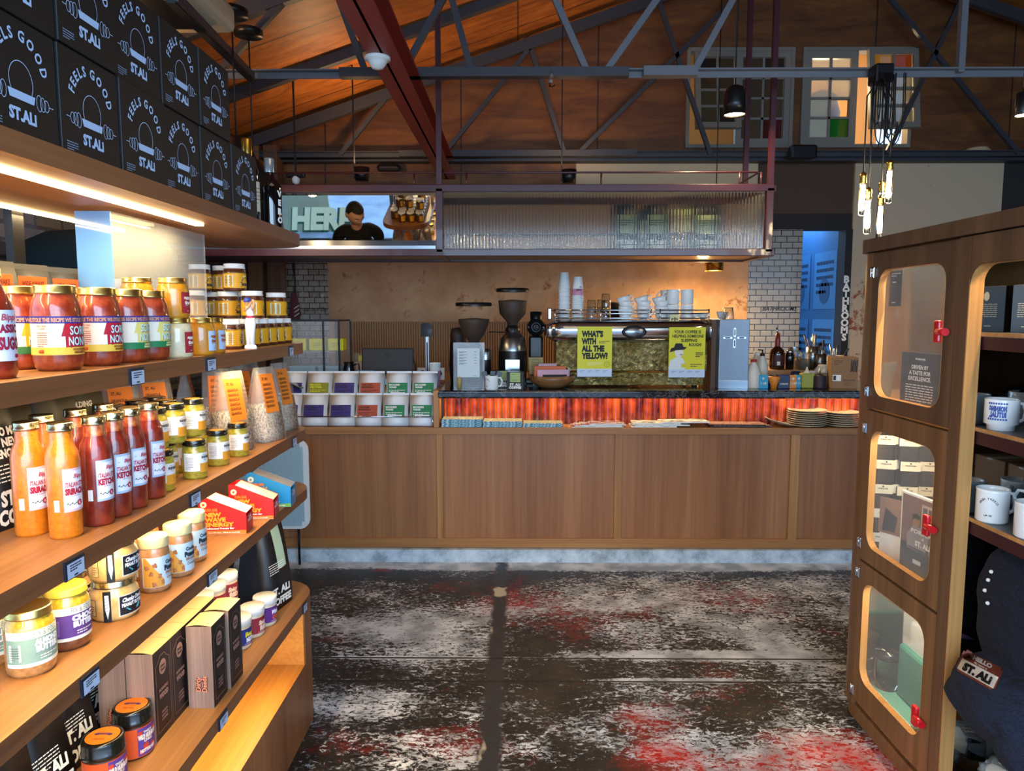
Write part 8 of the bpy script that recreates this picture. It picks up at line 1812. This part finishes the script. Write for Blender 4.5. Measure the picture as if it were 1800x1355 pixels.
# ================================================================== people
def skin_mesh(name, joints, edges, radii, m, parent, level=2, root=0):
    me = bpy.data.meshes.new(name); me.from_pydata([Vector(j) for j in joints], edges, [])
    o = bpy.data.objects.new(name, me); COL.objects.link(o); o.parent = parent
    bm = bmesh.new(); bm.from_mesh(me); ly = bm.verts.layers.skin.verify(); bm.verts.ensure_lookup_table()
    for v, r in zip(bm.verts, radii):
        v[ly].radius = r if isinstance(r, tuple) else (r, r); v[ly].use_root = (v.index == root)
    bm.to_mesh(me); bm.free(); me.materials.append(M(m))
    sk = o.modifiers.new('skin', 'SKIN'); sk.use_smooth_shade = True; sk.branch_smoothing = .5
    ss = o.modifiers.new('sub', 'SUBSURF'); ss.levels = level; ss.render_levels = level
    return o
def head(t, c, fwd, up, hairm, cap=None, skinm='skin', beard=False):
    """head mesh with face, ears and hair, looking along fwd"""
    f = Vector(fwd).normalized(); u = Vector(up); u = (u-f*u.dot(f)).normalized(); r = f.cross(u)
    T = TX(c, r, f, u)
    mb = MB(); n, k = 32, 36; vs = []
    for i in range(n+1):
        th = -PI/2+PI*i/n; z = math.sin(th)
        for j in range(k):
            ph = 2*PI*j/k; x, y = math.cos(th)*math.sin(ph), math.cos(th)*math.cos(ph)
            jaw = 1-.28*max(0, -z)**1.3; X = .076*x*jaw; Y = .097*y*(1-.12*max(0, -z)) ; Z = .118*z
            if y > .3:
                cx_ = abs(x)
                if -.55 < z < .15 and cx_ < .22: Y += .02*(1-cx_/.22)*(1-abs(z+.2)/.36 if abs(z+.2) < .36 else 0)     # nose
                if .0 < z < .22 and .2 < cx_ < .6: Y -= .008*(1-abs(cx_-.4)/.2)                                           # eye sockets
                if .2 < z < .34: Y += .004
                if -.75 < z < -.6 and cx_ < .3: Y += .004
                if z < -.8: Y += .008
            if y < -.2: Y *= 1.02
            vs.append((X, Y, Z))
    mb.add(vs, [(i*k+j, i*k+(j+1) % k, (i+1)*k+(j+1) % k, (i+1)*k+j)[::-1] for i in range(n) for j in range(k)], skinm, True, T)
    for s in (-1, 1): mb.lathe([(0, -.03), (.014, -.018), (.017, 0), (.014, .022), (0, .03)], skinm, 12, T=T @ Matrix.Translation((s*.079, -.008, -.005)) @ Matrix.Scale(.45, 4, (1,0,0)))
    mb.build('head', t, False)
    mb = MB()
    for s in (-1, 1):
        mb.lathe([(0, -.008), (.008, -.005), (.011, 0), (.008, .005), (0, .008)], '#e8e2da', 12, T=T @ Matrix.Translation((s*.03, .083, .012))); mb.lathe([(0, -.004), (.0045, 0), (0, .004)], 'ink', 8, T=T @ Matrix.Translation((s*.03, .0915, .011)))
        mb.tube([T @ Vector((s*.014, .092, .031)), T @ Vector((s*.032, .093, .037)), T @ Vector((s*.05, .08, .031))], [.002, .0035, .002], hairm, 6)
    mb.tube([T @ Vector((-.024, .084, -.058)), T @ Vector((0, .094, -.056)), T @ Vector((.024, .084, -.058))], [.002, .005, .002], '#9a5a4c', 8)
    mb.build('face_features', t, False)
    mb = MB(); vs = []
    rows = 14
    for i in range(rows+1):
        for j in range(k):
            ph = 2*PI*j/k; y = math.cos(ph); lo = .62 if y > .35 else (.62-.95*min(1, (.35-y)/.6)); th0 = math.asin(max(-.35, min(.9, lo))); th = th0+(PI/2-th0)*i/rows
            e = 1.05+.05*math.sin(th); vs.append((.0765*e*math.cos(th)*math.sin(ph)*1.0, .0975*e*math.cos(th)*y, .118*math.sin(th)*(1.03+.05*(i/rows))))
    mb.add(vs, [(i*k+j, i*k+(j+1) % k, (i+1)*k+(j+1) % k, (i+1)*k+j)[::-1] for i in range(rows) for j in range(k)], hairm, True, T); mb.build('hair', t, False)
    if cap:
        mb = MB(); mb.lathe([(.1, .035), (.104, .05), (.099, .09), (.075, .125), (.03, .14), (0, .142)], cap, 32, T=T @ Matrix.Scale(.86, 4, (1,0,0))); mb.prism([(.075*math.cos(a*PI/8), .06+.1*math.sin(a*PI/8)) for a in range(9)], .006, cap, T @ Matrix.Translation((0, .01, .045))); mb.build('cap', t, False)
def hand(t, wrist, d, palm_n, m='skin', curl=.9):
    d = Vector(d).normalized(); n = Vector(palm_n); n = (n-d*n.dot(d)).normalized(); s = d.cross(n)
    W = Vector(wrist); J = [W, W+d*.045, W+d*.085]; E = [(0,1), (1,2)]; R = [(.024,.017), (.034,.015), (.03,.013)]
    for i, (off, L) in enumerate(((-.028, .068), (-.009, .078), (.01, .072), (.027, .056))):
        b = len(J); p = W+d*.088+s*off; J.append(p); E.append((2, b)); R.append(.0095); dir_ = d.copy()
        for k in range(3):
            a = curl*(k+1)*.55; q = d*math.cos(a)+n*math.sin(a); p = p+q*(L*(.42, .32, .26)[k]); J.append(p); E.append((b+k, b+k+1)); R.append(.0092-.0012*k)
    b = len(J); p = W+d*.03+s*-.026; J += [p, p+(d*.5-s*.7+n*.4).normalized()*.035, p+(d*.5-s*.7+n*.4).normalized()*.035+(d*.8+n*.6).normalized()*.032]; E += [(0, b), (b, b+1), (b+1, b+2)]; R += [.014, .011, .009]
    return skin_mesh('hand', J, E, R, m, t, 2)
def standing(name, label, base, rz, lean=0.0, arms='phone', cap=None, look=(0, -.6), shirt='black_cloth', H=1.72):
    t = thing(name, label, 'person', base, rz); k = H/1.75     # faces -y in its own space
    v = lambda x, y, z: Vector((x*k, y*k, z*k))
    J = [v(0,0,.95), v(0,-.0,1.12), v(0,.005,1.3), v(0,.01,1.42), v(.1,.01,1.43), v(-.1,.01,1.43), v(.19,.01,1.4), v(-.19,.01,1.4)]
    R = [(.165,.115), (.15,.105), (.17,.115), (.12,.09), (.09,.08), (.09,.08), (.068,.066), (.068,.066)]
    E = [(0,1), (1,2), (2,3), (3,4), (3,5), (4,6), (5,7)]
    el = [v(.23,-.03,1.16), v(-.23,-.03,1.16)]; J += [v(.215,0,1.29), v(-.215,0,1.29)]; R += [.058, .058]; E += [(6,8), (7,9)]
    skin_mesh('shirt', J, E, R, shirt, t)
    wr = [v(.1,-.26,1.2), v(-.1,-.26,1.2)]
    for s_, e_, w_, i in ((v(.215,0,1.3), el[0], wr[0], 1), (v(-.215,0,1.3), el[1], wr[1], -1)):
        skin_mesh('forearm', [s_, e_, (e_+w_)/2, w_], [(0,1), (1,2), (2,3)], [.043, .042, .038, .026], 'skin', t)
        hand(t, w_, (w_-e_), (-i*.6, 0, .8))
    skin_mesh('trousers', [v(0,0,.98), v(.09,0,.88), v(.1,-.01,.5), v(.1,.0,.08), v(-.09,0,.88), v(-.1,-.01,.5), v(-.1,.0,.08)], [(0,1), (1,2), (2,3), (0,4), (4,5), (5,6)], [(.15,.11), .1, .07, .055, .1, .07, .055], '#23252c', t)
    for s_ in (-1, 1): mb = MB(); mb.lathe([(0, 0), (.048, 0), (.05, .03), (.04, .07), (0, .09)], 'black_plastic', 18, T=Matrix.Translation(v(s_*.1, -.05, 0)) @ Matrix.Scale(2.6, 4, (0,1,0)) @ Matrix.Scale(1.0, 4, (1,0,0))); mb.build('shoe', t, False)
    skin_mesh('neck', [v(0,.01,1.4), v(0,-.02,1.5), v(0,-.045,1.56)], [(0,1), (1,2)], [.062, .056, .055], 'skin', t)
    head(t, v(0,-.065,1.615), (look[0], -1, look[1]), (0, 0, 1), 'hair', cap)
    return t
# man standing behind the shelving, seen only in the tilted mirror
pm = standing('person', 'man with cropped dark hair in black t-shirt looking down, seen in the mirror', (-1.5, 2.6, 0), PI-.15, look=(-.6, -.75), H=1.68)
ph = simple('mobile_phone', 'phone held by the man in the mirror', 'phone', (-1.5, 2.6, 0), [('phone', MB().box(-.037, .037, -.005, .005, 0, .145, 'black_gloss', .004, T=Matrix.Translation((0, -.33, 1.17)) @ Matrix.Rotation(-.5, 4, 'X')))], rz=PI-.15)
# barista behind the machine, only the black cap shows
standing('person', 'barista in black cap bending behind the espresso machine', (cp(1072, 5.75).x, 5.75, 0), .3, look=(0, -.5), cap='black_cloth', H=1.68)
# ------------------------------------------------------------------ the shop front behind the camera, seen in the mirror
w = NT('pavement', .35); a = w.noise(w.co, 4, 6, .6); w.color(w.ramp(a, [(.35, '#4c6f93'), (.6, '#7fa2c4')]))  # blue sky light on the paving is mixed into this colour
mb = MB(); mb.quad((-6, -6, .004), (4.5, -6, .004), (4.5, -.5, .004), (-6, -.5, .004), 'pavement'); S('floor_pavement', mb)
GY = -.55
t = thing('shop_window', 'shop front window glass lettered HERE, reflected in the tilted mirror', 'window', (-2.65, GY, 0))
MB().box(-.8, .95, -.004, 0, .05, 2.6, 'cab_pane').build('glass_pane', t, False)
mb = MB()
for x in (-.84, .98): mb.box(x-.03, x+.03, -.03, .03, 0, 2.7, 'dark_metal')
mb.box(-.84, .98, -.03, .03, 0, .05, 'dark_metal'); mb.build('frame', t, False)
mb = MB(); f_ = fr((0, .003, 0), (-1,0,0), (0,0,1)); g_ = fr((0, .006, 0), (-1,0,0), (0,0,1))
HX, HZ, HW, HH = .09, .2, .84, .3
mb.text('HERE', HH, '#14523c', f_, HX+.02, HZ-.02, w=HW, bold=.09, shear=.2, flip=True); mb.text('HERE', HH, '#d6e4c4', g_, HX, HZ, w=HW, bold=.06, shear=.2, flip=True); mb.build('painted_lettering', t, False)
t = thing('green_door', 'olive green panelled door beyond the window, reflected in the mirror', 'door', (-3.15, -.95, 0))
MB().box(-.45, .45, -.02, .02, 0, .72, '#7a8450', .004).build('door_leaf', t, False); MB().box(-.36, .36, .02, .026, .76, .95, 'sky_pane').build('pane', t, False)
mb = MB(); mb.box(-.45, .45, -.02, .02, .72, .76, '#7a8450'); mb.box(-.45, -.38, -.02, .02, .7, 1.5, '#7a8450'); mb.box(.38, .45, -.02, .02, .7, 1.5, '#7a8450'); mb.box(-.3, .3, .02, .03, .2, .6, '#6a7446'); mb.box(-.3, .3, .02, .03, .62, .66, '#6a7446'); mb.build('door_frame', t, False)
